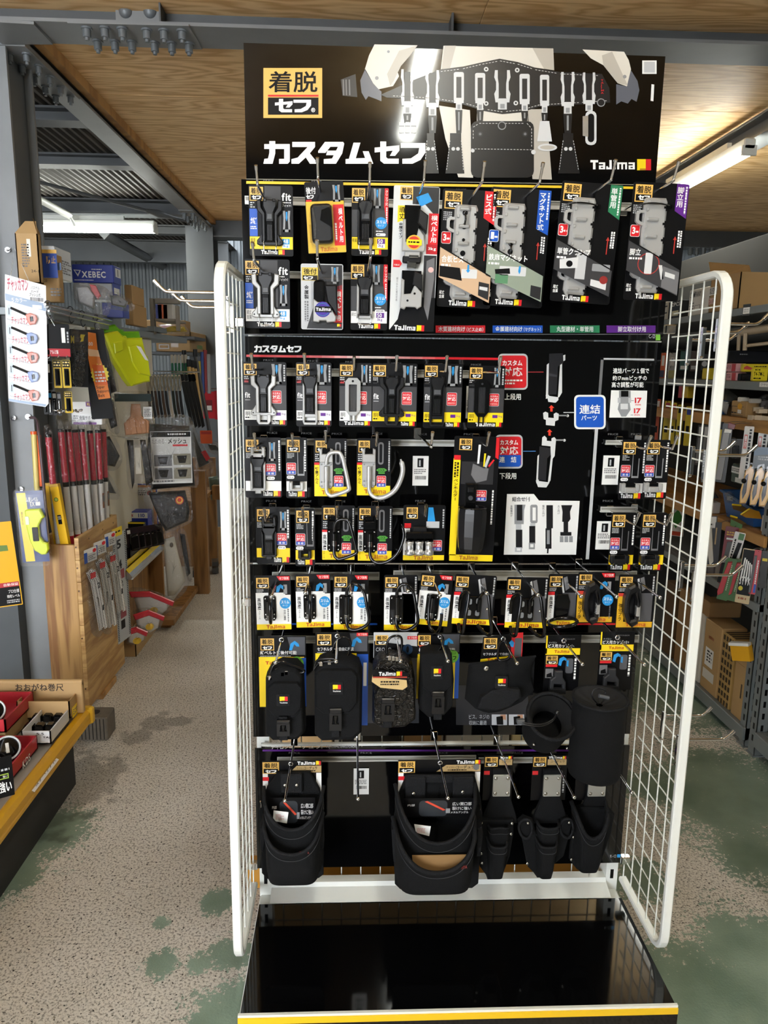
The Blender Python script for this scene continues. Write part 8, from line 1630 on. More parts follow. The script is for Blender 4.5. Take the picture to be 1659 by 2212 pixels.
# low wooden shelf with trays
ls = empty('low_wood_shelf',(-1.2,3.6,0),'low wooden shelf with price rail carrying trays of belts','shelf'); l2 = Vector((-1.2,3.6,0))
b = MB(); pbox(b,-1.6,-1.115,3.58,4.28,.47,.50,PINE,l2); b.build('shelf_board', ls)
b = MB(); pbox(b,-1.62,-1.115,4.28,4.30,.0,.60,PINE,l2); b.build('side_panel', ls)
b = MB(); pbox(b,-1.6,-1.2,3.58,4.28,.0,.47,PINE,l2); b.build('inner_panel', ls)
b = MB(); b.loft([[(x-l2.x,y-l2.y,z) for x,z in ((-1.113,.505),(-1.085,.47),(-1.085,.455),(-1.113,.455))] for y in (3.58,4.2)],ALU); b.build('price_rail', ls)
b = MB(); b.loft([[(x-l2.x,y-l2.y,z) for x,z in ((-1.1125,.508),(-1.098,.492),(-1.098,.488),(-1.1125,.50))] for y in (3.58,4.2)],YEL); b.build('yellow_strip', ls)
def opentray(name,label,x0,x1,y0,y1,z,h,m,slope=0):
    t = empty(name,((x0+x1)/2,(y0+y1)/2,z),label,'tray'); o = t.location; b = MB(); T = .004
    for a in ((x0,x0+T,y0,y1),(x1-T,x1,y0,y1),(x0,x1,y0,y0+T),(x0,x1,y1-T,y1)): b.box(a[0]-o.x,a[1]-o.x,a[2]-o.y,a[3]-o.y,0,h,m)
    b.box(x0-o.x,x1-o.x,y0-o.y,y1-o.y,0,T,m); b.build('tray',t); return t
opentray('yellow_tray','shallow yellow cardboard tray under the black one',-1.34,-1.125,3.62,4.06,.502,.035,C('#e3c21e')); opentray('black_tray','black display tray holding carded belts',-1.34,-1.12,3.68,4.12,.54,.055,CARD)
for i in range(5):
    k = K('carded_belt','dark carded belt standing in the black tray, '+('first','second','third','fourth','fifth')[i]+' from the bin','package',(270+i*14,1140-i*2,298+i*13,1190-i*3),3.72+i*.08,30,-4,'carded belts in the black tray'); x0,y0,x1,y1 = k.rect
    k.begin('card'); k.prr(x0,y0,x1,y1,3,0,.002,M('belt_card','#2a1f24',.2)); k.rc(x0+3,y0+4,x0+10,y0+12,PAPER,.0025) ; k.flush(); blob(k,'belt_roll',[(x0+6,y0+14),(x1-4,y0+12),(x1-3,y1-4),(x0+5,y1-3)],.002,.03,PBLK2); k.done()
_db = wbox('display_box','orange and blue edged display board standing behind the trays','box',-1.13,340,1200,1078,346,236,C('#d8d4cc'),front=lambda k,x0,y0,x1,y1:(k.rc(x0,y0,x1,y0+3,C('#3a4aa0'),.001),k.rc(x0,y0+3,x1,y0+8,C('#d88a3a'),.001),k.rc(x1-10,y0+3,x1-3,y1,C('#d88a3a'),.001),k.rc(x1-3,y0,x1,y1,C('#3a4aa0'),.0012),k.disc(x1-17,y0+20,5,C('#c03a3a'),.001),k.micro(x0+10,y0+13,x0+80,y0+26,3,MID,.001)))
_db[0].location.z = .503
_db = wbox('display_box','blue and white carton with red lettering behind the carded belts','box',-1.135,322,1180,1103,332,254,NAVY,front=lambda k,x0,y0,x1,y1:(k.rc(x0+3,y0+4,x1-4,y0+16,PAPER,.001),k.text('日本',x0+18,y0+6,x0+34,y0+14,C('#c03a3a'),.0013,.01),k.text('110',x0+44,y0+6,x0+58,y0+14,C('#2a3f9e'),.0013,.02)))
_db[0].location.z = .503
_db = wbox('display_box','yellow edged black carton in front of the blue one','box',-1.14,312,1186,1127,318,256,CARD,front=lambda k,x0,y0,x1,y1:(k.rc(x0,y0,x1,y0+3,YEL,.001),))
_db[0].location.z = .503
r,q = wbox('carton','low open kraft carton of red bagged gloves on the floor','box',-1.125,296,1445,1378,358,266,KRAFT,open_=True,aisle=lambda k,x0,y0,x1,y1:(k.rc(x0+24,y0+12,x0+34,y0+20,C('#8fae8a'),.001),))
RB = C('#b52a36',.25)
def redbag(label,pts,Y,seed):
    k = K('glove_bag',label,'bag',(min(p[0] for p in pts),min(p[1] for p in pts),max(p[0] for p in pts),max(p[1] for p in pts)),Y,25,group='red topped glove bags in the carton'); xs = [p[0] for p in pts]; ys = [p[1] for p in pts]; x0,x1,y0,y1 = min(xs),max(xs),min(ys),max(ys)
    cx, cy = sum(xs)/len(xs), sum(ys)/len(ys); sh_ = [(cx+(x-cx)*.8,cy+(y-cy)*.8) for x,y in pts]
    blob(k,'gloves',sh_,.0,.04,C('#c9c6c0',.7)); k.begin('red_header'); k.pr([pts[0],pts[1],pts[2],(pts[2][0]-4,pts[2][1]+10),(pts[1][0],pts[1][1]+12),(pts[0][0]+4,pts[0][1]+12)],.04,.05,RB,.004); k.disc(cx,cy+6,9,C('#d8b02a'),.056,ry=7); k.flush(); bagmesh(k,pts,.055,seed=seed); k.done()
redbag('upper red topped bag of gloves spilling from the carton',[(276,1268),(320,1272),(372,1300),(366,1322),(330,1345),(290,1330)],3.85,31); redbag('middle red topped bag with yellow printed oval',[(284,1318),(318,1312),(352,1330),(344,1360),(318,1372),(288,1350)],3.74,32); redbag('lowest bag of gloves with red lower edge',[(268,1352),(292,1348),(316,1362),(312,1384),(288,1392),(268,1384)],3.66,33)
b = MB(); b.tube([aty(313,811,4.33),aty(350,809,4.62),aty(432,803,5.0)],.004,CHROME,6); b.tube([aty(432,803,5.0),aty(432,803,5.0)+Vector((-.4,0,0))],.004,CHROME,6); b.tube([aty(313,811,4.33),(-1.222,4.33,1.46)],.004,CHROME,6); tag(b.build('hanging_rail'),'thin steel rail from which straps and belts hang','rail')
# brackets that carry the goods hung or stood furthest back
b = MB(); pbox(b,-1.75,-1.25,6.05,6.5,1.70,1.725,GREYD,lo); pbox(b,-1.75,-1.72,6.05,6.5,0,1.70,GREYD,lo); b.build('rear_board', lf)
b = MB(); b.tube([(-1.36,6.36,1.31),(-1.0,6.36,1.31)],.005,CHROME,6); b.tube([(-1.36,6.36,1.31),(-1.36,6.92,1.31)],.005,CHROME,6); tag(b.build('hanging_rail'),'short steel arm holding the red packs by the far column','rail')

# ================================================================== RIGHT-HAND RACK
XR_ = 1.6
rk = empty('steel_rack',(1.83,2.72,0),'long grey slotted steel rack along the right aisle with timber shelf fronts','rack'); ro = rk.location
RW = wood('rack_shelf_wood','#b98a4e','#9c713a',sc=(5,.6,9),band=5,dist=5)
ya, yb_ = 2.70, 5.4
def zx(px, py): return atx(px, py, XR_).z
def upright(x, y, par, org, sx_=1, z1=2.3):
    b = MB(); pbox(b,x,x+.004,y,y+.045,0,z1,RACKG,org,.0005); pbox(b,x,x+.045*sx_,y,y+.004,0,z1,RACKG,org,.0005); u = b.build('upright', par); b = MB()
    for i in range(int(z1/.05)-1):
        z = .06+i*.05; b.box(x-.0008-org.x,x-org.x,y+.016-org.y,y+.026-org.y,z,z+.025,CARD); b.box(x+.016-org.x,x+.026-org.x,y-.0008-org.y,y-org.y,z,z+.025,CARD)
    o = b.build('slots', u); o['kind'] = 'stuff'
    b = MB(); pbox(b,x-.006,x+.05,y-.005,y+.05,0,.006,RACKG,org,.0005); b.build('foot_plate', u)
upright(1.6,2.72,rk,ro); upright(2.06,2.72,rk,ro,-1); upright(1.6,4.4,rk,ro); upright(1.6,5.4,rk,ro)
b = MB(); pbox(b,2.11,2.12,2.6,5.5,0,2.2,M('rack_shade','#26241f',.9),ro); b.build('back_panel', rk)  # dark sheet stands for the unlit depth behind the shelves
LV = {}
for nm,t,bt,m,pt in (('top',zx(1600,666),zx(1600,682),RACKG,'shelf_beam'),('second',zx(1600,823),zx(1600,841),RACKG,'shelf_beam'),('third',zx(1600,902),zx(1600,928),RW,'timber_front'),('fourth',zx(1600,1136),zx(1600,1160),RW,'timber_front'),('fifth',zx(1510,1229),zx(1510,1245),RACKG,'shelf_beam'),('base',.085,.03,RACKG,'shelf_beam')):
    LV[nm] = t; b = MB(); pbox(b,XR_-.012,XR_+.018,ya+.02,yb_,bt,t,m,ro); b.build(pt, rk)
    b = MB(); pbox(b,XR_+.018,2.1,ya+.03,yb_,t-.02,t-.001,RW if m is RW else RACKG,ro); b.build('shelf_board', rk)
def rb(label,edge,bot,top,far,side,m,level=None,front=None,aisle=None,name='carton',cat='box',X=1.605,**kw):
    r,q = wbox(name,label,cat,X,edge,bot,top,far,side,m,front=front,aisle=aisle,**kw)
    if level: r.location.z += LV[level]-q[4]+.001
    return r,q
r,q = rb('biggest kraft carton with open lid on the top rack shelf',1593,668,590,1531,1690,KRAFT,'top',open_=True,aisle=lambda k,x0,y0,x1,y1:(k.rc(x0+1,y0+26,x0+18,y0+44,PAPER,.001),k.micro(x0+2,y0+28,x0+16,y0+42,4,CARD,.0013),k.rc(x0+1,y0+50,x0+17,y0+64,C('#d9b9b0'),.001),k.text('2c10',x0+2,y0+53,x0+15,y0+62,C('#8a4a4a'),.0013,.01)))
b = MB(); h = q[5]-q[4]; w = (q[1]-q[0])/2; D = q[3]-q[2]; b.add([(-w,D,h),(w,D,h),(w,D+.05,h+.07),(-w-.03,D-.02,h+.07)],[(0,1,2,3)],KRAFT); b.add([(w,0,h),(w,D,h),(w+.1,D,h+.05),(w+.1,0,h+.05)],[(0,1,2,3)],KRAFT); b.build('flap', r)
rb('white carton with grey lettering beside the biggest kraft carton',1528,676,618,1486,1560,C('#dddbd4'),'top',aisle=lambda k,x0,y0,x1,y1:(k.text('COMPANY',x0+4,y0+10,x1-14,y0+22,C('#4a4a46'),.001,.01),k.micro(x0+5,y0+32,x0+14,y0+50,3,MID,.001),k.rc(x0+16,y0+40,x0+28,y0+50,MID,.001),k.rc(x0+17,y0+41,x0+27,y0+49,C('#dddbd4'),.0013)))
rb('black carton with white lettering seen through the wire panel top',1470,690,652,1442,1500,CARD,'top',aisle=lambda k,x0,y0,x1,y1:(k.text('12PCS',x0+8,y0+6,x1-2,y0+14,WHITE,.001,.01),k.rc(x0+10,y1-14,x1-4,y1-3,C('#c9c4a0'),.001)))
rb('small stacked pale boxes at the far end of the top rack shelf',1441,694,655,1428,1452,C('#c4bfb0'),'top',aisle=lambda k,x0,y0,x1,y1:(k.rc(x0,y0+10,x1,y0+13,CARD,.001),k.rc(x0,y0+24,x1,y0+27,CARD,.001)))
def clip_tag(label,x0,y0,x1,y1,txt,dark=False,X=1.586,tint=PAPER):
    k = K('shelf_tag',label,'label',(x0,y0,x1,y1),X=X,yaw=-80); k.begin('tag'); k.prc(x0,y0,x1,y1,0,.0012,tint if not dark else CARD); k.flush(); k.begin('printed_artwork')
    if dark: k.rc(x0+1,y0+7,x1-1,y1-4,PAPER,.0016); k.micro(x0+3,y0+10,x1-3,y1-6,2,LGREY,.002)
    if txt: k.text(txt,x0+3,y0+2,x1-3,y1-2,CARD,.0018,.0)
    k.flush(); k.done()
clip_tag('black clip holding a white tag on the top grey beam',1605,657,1621,682,None,True); clip_tag('white paper tag on the second grey beam by the wire panel',1548,826,1564,836,'チップ'); clip_tag('white paper tag on the second grey beam at the picture edge',1641,826,1664,836,'クサビ')
clip_tag('green edged paper label on the fourth timber shelf front',1578,1123,1604,1139,None,False,1.583,C('#5f8a5c'))
# second shelf
PK = C('#d9a6ac',.5)
for i,(bt,tp,w) in enumerate(((823,804,'lower'),(803,785,'upper'))):
    rb('pink box with red end stripe on the second shelf, '+w,1590,bt,tp,1567,1612,PK,None,aisle=lambda k,x0,y0,x1,y1:(k.rc(x1-9,y0+1,x1-1,y1-1,C('#b8323a'),.001),k.micro(x0+3,y0+4,x0+12,y1-6,2,C('#8a5a60'),.001)),name='blade_box')
rb('yellow box with black code lettering on the second shelf',1626,822,794,1620,1658,C('#d8c522'),'second',front=lambda k,x0,y0,x1,y1:(k.text('T4-7M-L',x0+4,y0+8,x1-5,y0+17,CARD,.001,.01),k.micro(x0+6,y0+2,x1-6,y0+6,1,CARD,.001),k.micro(x0+4,y1-8,x1-8,y1-3,1,CARD,.001)),name='blade_box')
rb('long yellow box with red print behind the coded one',1604,803,786,1598,1668,C('#d2be28'),None,front=lambda k,x0,y0,x1,y1:(k.poly([(x0+4,y0+8),(x0+10,y0+4),(x0+22,y0+9),(x0+22,y0+13),(x0+4,y0+12)],C('#c04a4a'),.001),k.micro(x0+26,y0+4,x1-10,y0+8,1,CARD,.001)),name='blade_box')
rb('black grooved box next to the pink boxes',1600,822,806,1592,1626,CARD,'second',front=lambda k,x0,y0,x1,y1:(k.micro(x0+4,y0+3,x1-3,y1-2,4,DARK,.001)),name='blade_box')
rb('yellow edged dark box with barcode by the wire panel',1566,824,786,1551,1578,C('#2a2824'),'second',aisle=lambda k,x0,y0,x1,y1:(k.rc(x0+1,y0+3,x0+8,y0+20,PAPER,.001),k.barcode(x0+2,y0+5,x0+7,y0+18,CARD,.0013),k.rc(x1-6,y0+1,x1-1,y1-2,C('#c9a92a'),.001)),name='blade_box')
rb('long flat navy box lying over the blade boxes',1573,783,757,1566,1690,C('#15171f',.3),None,front=lambda k,x0,y0,x1,y1:(k.micro(x0+26,y0+7,x0+44,y0+11,1,LGREY,.001),))
tf = empty('timber_trestle',(1.75,3.0,1.58),'whitish timber frame stored under the top rack shelf','frame'); tfo = tf.location; WT = M('pale_timber','#c3b39a',.7,var=.08)
def bar2(nm,pa,pb,Ya,Yb,r,m): b = MB(); b.tube([aty(*pa,Ya)-tfo,aty(*pb,Yb)-tfo],r,m,4); b.build(nm,tf)
bar2('rail',(1562,724),(1665,708),3.35,2.92,.016,WT); bar2('post',(1597,722),(1595,757),3.18,3.18,.009,WT); bar2('post',(1611,720),(1609,757),3.1,3.1,.010,WT); bar2('rail',(1610,747),(1665,741),3.1,2.95,.007,WT)
bagthing('pale blue bag hanging under the top rack shelf',[(1558,726),(1572,722),(1576,745),(1574,762),(1562,766),(1556,760)],3.25,.04,lambda k:blob(k,'contents',[(1560,730),(1571,728),(1573,758),(1561,762)],.0,.025,C('#a9b4c4')),41,-20)
def hp(label,x0,y0,x1,y1,Y,base,prints=None,yaw=-35,tilt=0,solid=None,bag=False,group=None,name='hanging_pack',cat='package'):
    k = hangcard(name,label,cat,(x0,y0,x1,y1),Y,yaw,tilt,base,group); k.begin('printed_artwork')
    if prints: prints(k)
    k.flush()
    if solid:
        for nm,pts,d0,d1,m in solid: k.begin(nm); k.pr(pts,d0,d1,m,.001); k.flush()
    if k.P.x < 1.7: k.begin('hang_loop'); v = Matrix.Rotation(-math.radians(yaw),3,'Z') @ Vector((1.592-k.P.x,.0,.006)); k.cur.tube([(0,-.001,-.006),(v.x*.5,v.y*.5,.004),tuple(v)],.0014,CHROME,5); k.flush()
    if bag: bagmesh(k,[(x0,y0+4),(x1,y0+4),(x1+1,(y0+y1)/2),(x1,y1),(x0,y1),(x0-1,(y0+y1)/2)],.03,seed=int(x0))
    return k.done()
hp('orange pack with white label seen through the wire panel',1427,762,1440,822,3.9,C('#d8642a'),lambda k:(k.rc(1431,768,1437,790,PAPER,.0016),k.rc(1429,800,1438,815,C('#3a3a5a'),.0016)))
hp('clear pack with white label seen through the wire panel',1446,762,1463,822,3.8,LGREY,lambda k:(k.rc(1450,772,1458,790,PAPER,.0016),k.rc(1452,775,1456,780,NAVY,.0019),k.rc(1448,800,1462,820,C('#b9b46a'),.0016)),bag=True)
hp('teal backed pack of bits seen through the wire panel',1471,758,1490,800,3.7,C('#2a5a55'),lambda k:k.rc(1473,790,1488,798,PAPER,.0016)); hp('brown backed pack of bits seen through the wire panel',1494,758,1510,802,3.65,C('#4a3a30'),lambda k:k.rc(1496,790,1508,798,LGREY,.0016))
hp('dark pack with white bottle picture near the wire panel top',1516,765,1532,800,3.6,C('#23262a'),lambda k:k.disc(1524,786,6,C('#c9ced4'),.0016))
rb('small yellow carton at the second shelf by the wire panel',1531,822,797,1515,1548,C('#d2be28'),'second',name='blade_box'); rb('red and yellow carton on the third shelf beyond the wire panel',1484,860,832,1466,1500,C('#d8b82a'),None,aisle=lambda k,x0,y0,x1,y1:k.rc(x0,y0,x0+8,y1,C('#a82a34'),.001))
# third shelf
rb('small kraft carton with yellow sticker on the third shelf',1610,903,868,1577,1646,KRAFT,'third',aisle=lambda k,x0,y0,x1,y1:(k.disc(x0+21,y0+10,5,C('#d8a02a'),.0013,ry=7),k.rc(x0+17,y0+17,x0+25,y0+25,PAPER,.0013),k.rc(x0+3,y0+10,x1-4,y0+11,CARD,.001),k.rc(x0+3,y1-6,x1-4,y1-5,CARD,.001),k.micro(x0+4,y1-13,x1-6,y1-8,1,CARD,.001),k.rc(x0+3,y0+10,x0+4,y1-5,CARD,.001)))
rb('white box standing behind the small kraft carton',1600,869,858,1592,1619,C('#dcd9d2'),None,name='small_box'); rb('grey topped box behind the small kraft carton',1622,871,861,1616,1645,C('#b9b4aa'),None,name='small_box')
b = MB(); c0 = aty(1541,891,3.3); c1 = aty(1567,891,3.22); b.tube([c0,c0.lerp(c1,.12),c0.lerp(c1,.88),c1],.016,C('#7a1620',.2),16,radii=[.011,.016,.016,.011]); o = tag(b.build('red_roll'),'shiny dark red roll on the third timber shelf','roll')
bagthing('empty looking clear bag slumped beside the small kraft carton',[(1566,842),(1576,844),(1596,858),(1588,870),(1576,890),(1572,902),(1560,888),(1552,864)],3.2,.06,lambda k:blob(k,'contents',[(1562,866),(1578,868),(1574,896),(1562,886)],.0,.02,C('#b5b5b0')),42,-20)
rb('blue and sky carton by the wire panel on the third shelf',1556,886,856,1540,1572,C('#2f6fb5'),'third',aisle=lambda k,x0,y0,x1,y1:k.rc(x0,y0,x1,y0+12,NAVY,.001),name='small_box')
for i,(x0,y0,x1,y1,Y) in enumerate(((1628,880,1650,888,2.95),(1640,884,1659,893,2.9),(1626,898,1645,908,2.9),(1646,899,1668,909,2.86))):
    k = K('wood_block','pale wooden block loosely stacked on the third shelf, '+('upper left','upper right','lower left','lower right')[i],'block',(x0,y0,x1,y1),Y,-20+14*i,i*3-4); k.begin('block'); k.prc(x0,y0,x1,y1,-.03,0,WT,.001); k.flush(); k.done()
bagthing('dark film wrapped parts among the pale wooden blocks',[(1640,858),(1662,852),(1668,880),(1656,892),(1640,896),(1634,880)],2.98,.05,blk_in([(1642,864),(1660,860),(1660,884),(1644,888)],C('#5a5854')),43,-20)
for i,(x,c) in enumerate(((1415,'#c8542a'),(1437,'#d8c21e'),(1450,'#d8c21e'),(1465,'#c8b81e'),(1483,'#d2be28'))):
    hp(('orange box like','yellow tall','second yellow tall','third yellow tall','far yellow')[i]+' pack hanging beyond the wire panel',x,862+i*4,x+13,955+i*2,3.9-.12*i,C(c),lambda k,x=x,i=i:(k.rc(x+2,866+i*4,x+11,880+i*4,(PAPER,C('#b02a34'),C('#b02a34'),CARD,NAVY)[i],.0016),k.rc(x+3,920,x+10,934,CARD,.0016)))
hp('yellow tube pack with black cap hanging from the third shelf',1541,912,1566,1032,2.95,C('#2a2822'),lambda k:None,-30,1.5,[('tube',[(1546,926),(1563,926),(1562,1028),(1541,1028)],.0,.03,C('#d2b81e',.3)),('cap',[(1547,910),(1564,911),(1563,926),(1546,926)],.0,.032,CARD),('print',[(1547,935),(1552,935),(1549,1000),(1543,1000)],.03,.0305,C('#8a8478'))])
hp('grey tube pack with white cap hanging beside the yellow tube',1562,915,1584,1042,2.9,C('#3a3c3e'),lambda k:k.vmicro(1566,950,1574,1030,1,LGREY,.0016),-30,2,[('tube',[(1566,934),(1580,934),(1576,1036),(1562,1036)],.0,.022,C('#8f9092',.3)),('cap',[(1568,926),(1583,927),(1582,934),(1567,934)],.0,.024,WHITE),('red_stop',[(1574,912),(1590,916),(1588,926),(1574,924)],.0,.02,C('#7a2028'))])
hp('clear case with black tool hanging behind the tube packs',1580,948,1606,988,3.05,MID,lambda k:None,-25,0,[('tool',[(1584,962),(1598,962),(1600,982),(1584,982)],.0,.03,CARD)],bag=True)
for i,(x0,y0,x1,y1) in enumerate(((1609,921,1630,1035),(1640,925,1662,1000))):
    hp('narrow saw blade pack with red and white sleeve, '+('beside the clear case','above the yellow reels')[i],x0,y0,x1,y1,2.88-.04*i,C('#c9c6bd'),lambda k,x0=x0,y0=y0,x1=x1,y1=y1:(k.rc(x0+2,y0+18,x0+9,y0+48,C('#c0452a'),.0016),k.text('替刃',x0+3,y0+20,x0+8,y0+44,WHITE,.0019,.01,vertical=True),k.vmicro(x0+11,y0+6,x1-3,y1-10,1,CARD,.0016),k.rc(x0+2,y0+50,x0+9,y0+58,PAPER,.0016)),-30,1)
for i,x in enumerate((1508,1520)): hp('grey toothed saw pack behind the wire panel, '+('farther','nearer')[i],x,918,x+13,1005,3.3-.1*i,C('#3a3b3c'),lambda k,x=x:(k.rc(x+3,922,x+10,940,LGREY,.0016),k.poly([(x+3,945),(x+9,945),(x+8,1000),(x+2,1000)],C('#77797a'),.0016)))
rb('dark box with green front and white labels behind the reels',1612,1050,1008,1577,1650,C('#4a5a50'),None,aisle=lambda k,x0,y0,x1,y1:(k.rc(x0+2,y0+2,x0+20,y0+16,PAPER,.001),k.rc(x0+21,y0+2,x1-1,y0+16,PAPER,.001),k.micro(x0+3,y0+5,x1-3,y0+13,2,MID,.0013),k.rc(x0+12,y1-18,x1-2,y1-8,PAPER,.001)))
k = hangcard('header_pack','blue and grey header card above the yellow reels','package',(1630,966,1668,1012),2.78,-30,0,C('#3a5a78')); k.begin('printed_artwork'); k.poly([(1630,985),(1668,980),(1668,1012),(1630,1012)],C('#46525a'),.0016); k.micro(1640,985,1664,995,2,LGREY,.0019); k.flush(); k.done()
for i,(x0,w) in enumerate(((1610,'nearest the wire panel'),(1632,'second'),(1652,'third, at the picture edge'))):
    k = K('line_reel','yellow and black line reel in clear clamshell, '+w,'reel',(x0,997+i*3,x0+24,1092+i*3),2.82-.05*i,-30,2,'yellow reels in clamshells'); y = 1000+i*3
    k.begin('reel_body'); k.pr([(x0+4,y+16),(x0+14,y+4),(x0+22,y+14),(x0+20,y+64),(x0+14,y+84),(x0+1,y+86),(x0-1,y+60)],.0,.045,C('#d8a428',.3),.004); k.flush()
    k.begin('black_core'); k.pr([(x0+5,y+26),(x0+11,y+20),(x0+12,y+60),(x0+6,y+76),(x0+3,y+60)],.045,.051,CARD,.002); k.flush(); k.begin('crank_knob'); k.cur.ball(k.p3(x0+4,y+36,.05),.010,CARD,10); k.flush()
    k.begin('clamshell'); k.puff([(x0+6,y+2),(x0+20,y-2),(x0+24,y+20),(x0+20,y+70),(x0+14,y+90),(x0,y+88),(x0-2,y+60)],.0,.055,CLEAR,shrink=.1,flat=.4); k.flush(); k.done()
# fourth shelf
rb('white carton with small print on the fourth timber shelf',1540,1103,1078,1524,1556,C('#cfcdc8'),'fourth',aisle=lambda k,x0,y0,x1,y1:k.micro(x0+2,y0+6,x1-4,y0+14,2,MID,.001))
bagthing('glossy black bag behind the white carton',[(1524,1066),(1545,1058),(1560,1072),(1558,1082),(1540,1080),(1524,1078)],3.25,.05,blk_in([(1528,1068),(1544,1062),(1554,1074),(1530,1076)]),44,-20)
bb = empty('blue_bin',(1.71,2.98,LV['fourth']+.002),'blue plastic parts bin holding clear bags on the fourth shelf','bin'); BLU = M('blue_plastic','#2a5c9a',.35); b = MB()
ou = [(-.09,-.1),(.12,-.1),(.12,.16),(-.09,.16)]; b.loft([[(x*.8,y*.85,.0) for x,y in ou],[(x,y,.11 if y > 0 else .075) for x,y in ou]],BLU,cap1=False); b.loft([[(x*.97,y*.97,.109 if y > 0 else .074) for x,y in ou],[(x*.78,y*.83,.004) for x,y in ou]],BLU,cap0=False); b.build('bin_body', bb)
b = MB(); b.tube([(-.095,-.104,.075),(.125,-.104,.075),(.125,.164,.11),(-.095,.164,.11)],.006,BLU,6,closed=True); b.build('rim', bb)
bagthing('clear crumpled bag lying in the blue bin',[(1566,1066),(1578,1062),(1590,1074),(1588,1086),(1570,1084)],3.0,.04,lambda k:blob(k,'contents',[(1570,1070),(1584,1072),(1584,1082),(1572,1080)],.0,.02,C('#8a8f94')),45,-20)
for i,(pts,w) in enumerate((([(1580,1090),(1600,1091),(1618,1100),(1606,1106),(1584,1100)],'tipped on the blue bin'),([(1600,1112),(1618,1098),(1640,1104),(1648,1120),(1612,1118)],'leaning right of the bin'),([(1576,1114),(1592,1118),(1614,1130),(1604,1132),(1580,1122)],'flat on the shelf edge'))):
    k = K('square_ruler','black ruler with yellow edges, '+w,'ruler',(min(p[0] for p in pts),min(p[1] for p in pts),max(p[0] for p in pts),max(p[1] for p in pts)),2.86-.03*i,-10); k.begin('blade'); k.pr(pts,.0,.006,M('ochre_black','#5a4014',.4) if i != 1 else C('#a8761a'),.001); k.flush(); k.begin('yellow_edge'); k.tube([(pts[0][0],pts[0][1],.007),(pts[1][0],pts[1][1],.007)],.004,C('#e0c01e'),5); k.flush(); k.done()
rb('pale carton at the picture edge on the fourth shelf',1648,1150,1112,1642,1690,C('#b5b1aa'),None)
hp('white snap knife pack with header, farther of the pair',1519,1112,1536,1212,3.12,C('#26282a'),lambda k:k.rc(1521,1114,1534,1136,PAPER,.0016),-30,2,[('knife',[(1523,1140),(1531,1140),(1526,1206),(1519,1206)],.0,.015,C('#d2cec2',.4))])
hp('white snap knife pack with header, nearer of the pair',1530,1114,1550,1222,3.02,C('#26282a'),lambda k:(k.rc(1532,1116,1548,1140,PAPER,.0016),k.micro(1534,1130,1547,1136,1,CARD,.0019)),-30,-3,[('knife',[(1530,1142),(1540,1140),(1546,1210),(1538,1220),(1532,1190)],.0,.02,C('#d8d4c8',.4))])
hp('dark sheet pack next to the white knives',1546,1128,1560,1216,3.0,C('#1a1a1c'),lambda k:k.rc(1548,1140,1551,1176,TAN,.0016),-30)
hp('red pack with yellow lettering and grey handled saw',1568,1138,1597,1262,2.92,C('#7a1e2a',.3),lambda k:(k.micro(1572,1148,1594,1158,2,C('#d8a42a'),.0016),k.rc(1573,1162,1594,1166,PAPER,.0016)),-30,2,[('handle',[(1576,1170),(1590,1168),(1584,1212),(1572,1216)],.0,.018,C('#5a5a5c',.4)),('tip',[(1570,1218),(1584,1214),(1580,1258),(1566,1258)],.0,.016,CARD)])
hp('white lettered saw pack with black blade leaning forward',1588,1150,1612,1240,2.86,PAPER,lambda k:(k.vmicro(1591,1166,1596,1230,1,CARD,.0016),k.rc(1598,1152,1610,1166,C('#3a7a3e'),.0016)),-30,8,[('saw_blade',[(1600,1172),(1609,1172),(1602,1236),(1592,1236)],.0,.008,CARD)])
for i,(x,y,w) in enumerate(((1569,1206,'in front'),(1588,1208,'behind'))):
    hp('folding saw with red handle in green pack, '+w,x,y,x+24,y+92,2.80+.04*i,C('#3f6b33'),lambda k,x=x,y=y:k.vmicro(x+14,y+14,x+18,y+70,1,C('#a9c9a0'),.0016),-30,7,[('handle',[(x+6,y+8),(x+15,y+6),(x+11,y+74),(x+1,y+82),(x-2,y+74)],.0,.022,C('#b5242e',.25))])
hp('black striped pack with white letters and kraft foot',1606,1186,1638,1304,2.74,C('#c9b48a'),lambda k:(k.rc(1607,1188,1637,1286,CARD,.0016),[k.poly([(1612+i*4,1206+i*3),(1615+i*4,1206+i*3),(1606+i*6+6,1256),(1603+i*6+6,1256)],WHITE,.0019) for i in range(5)],k.text('STVK',1609,1246,1634,1264,WHITE,.0022,.02),k.disc(1614,1272,5,C('#d8c82a'),.0022),k.micro(1612,1290,1630,1298,1,C('#a05a3a'),.0019)),-30,3)
hp('red pack with grey pen tool beside the striped pack',1631,1188,1646,1284,2.71,C('#c23a48'),lambda k:(k.vmicro(1640,1210,1644,1270,1,WHITE,.0016),k.rc(1640,1262,1645,1280,BLUE,.0018)),-30,2,[('pen',[(1632,1200),(1638,1200),(1636,1280),(1630,1280)],.0,.012,C('#55575a'))])
hp('dark pack with yellow band at the picture edge',1647,1190,1662,1270,2.68,C('#1e1f20'),lambda k:k.rc(1649,1206,1660,1212,C('#d8c22a'),.0016),-30)
hp('green and white cross card hanging beyond the wire panel',1452,1092,1482,1158,3.7,PAPER,lambda k:(k.poly([(1458,1110),(1466,1100),(1474,1112),(1480,1120),(1470,1130),(1464,1142),(1456,1128)],C('#3f9a3a'),.0016),k.rc(1454,1148,1480,1157,C('#c8452a'),.0016)))
k = K('timber_batten','ochre timber batten standing behind the wire panel','board',(1440,1062,1456,1110),3.75,-20); k.begin('batten'); k.prc(1440,1062,1456,1110,-.03,0,C('#b07a1e',.6)); k.flush(); k.done()
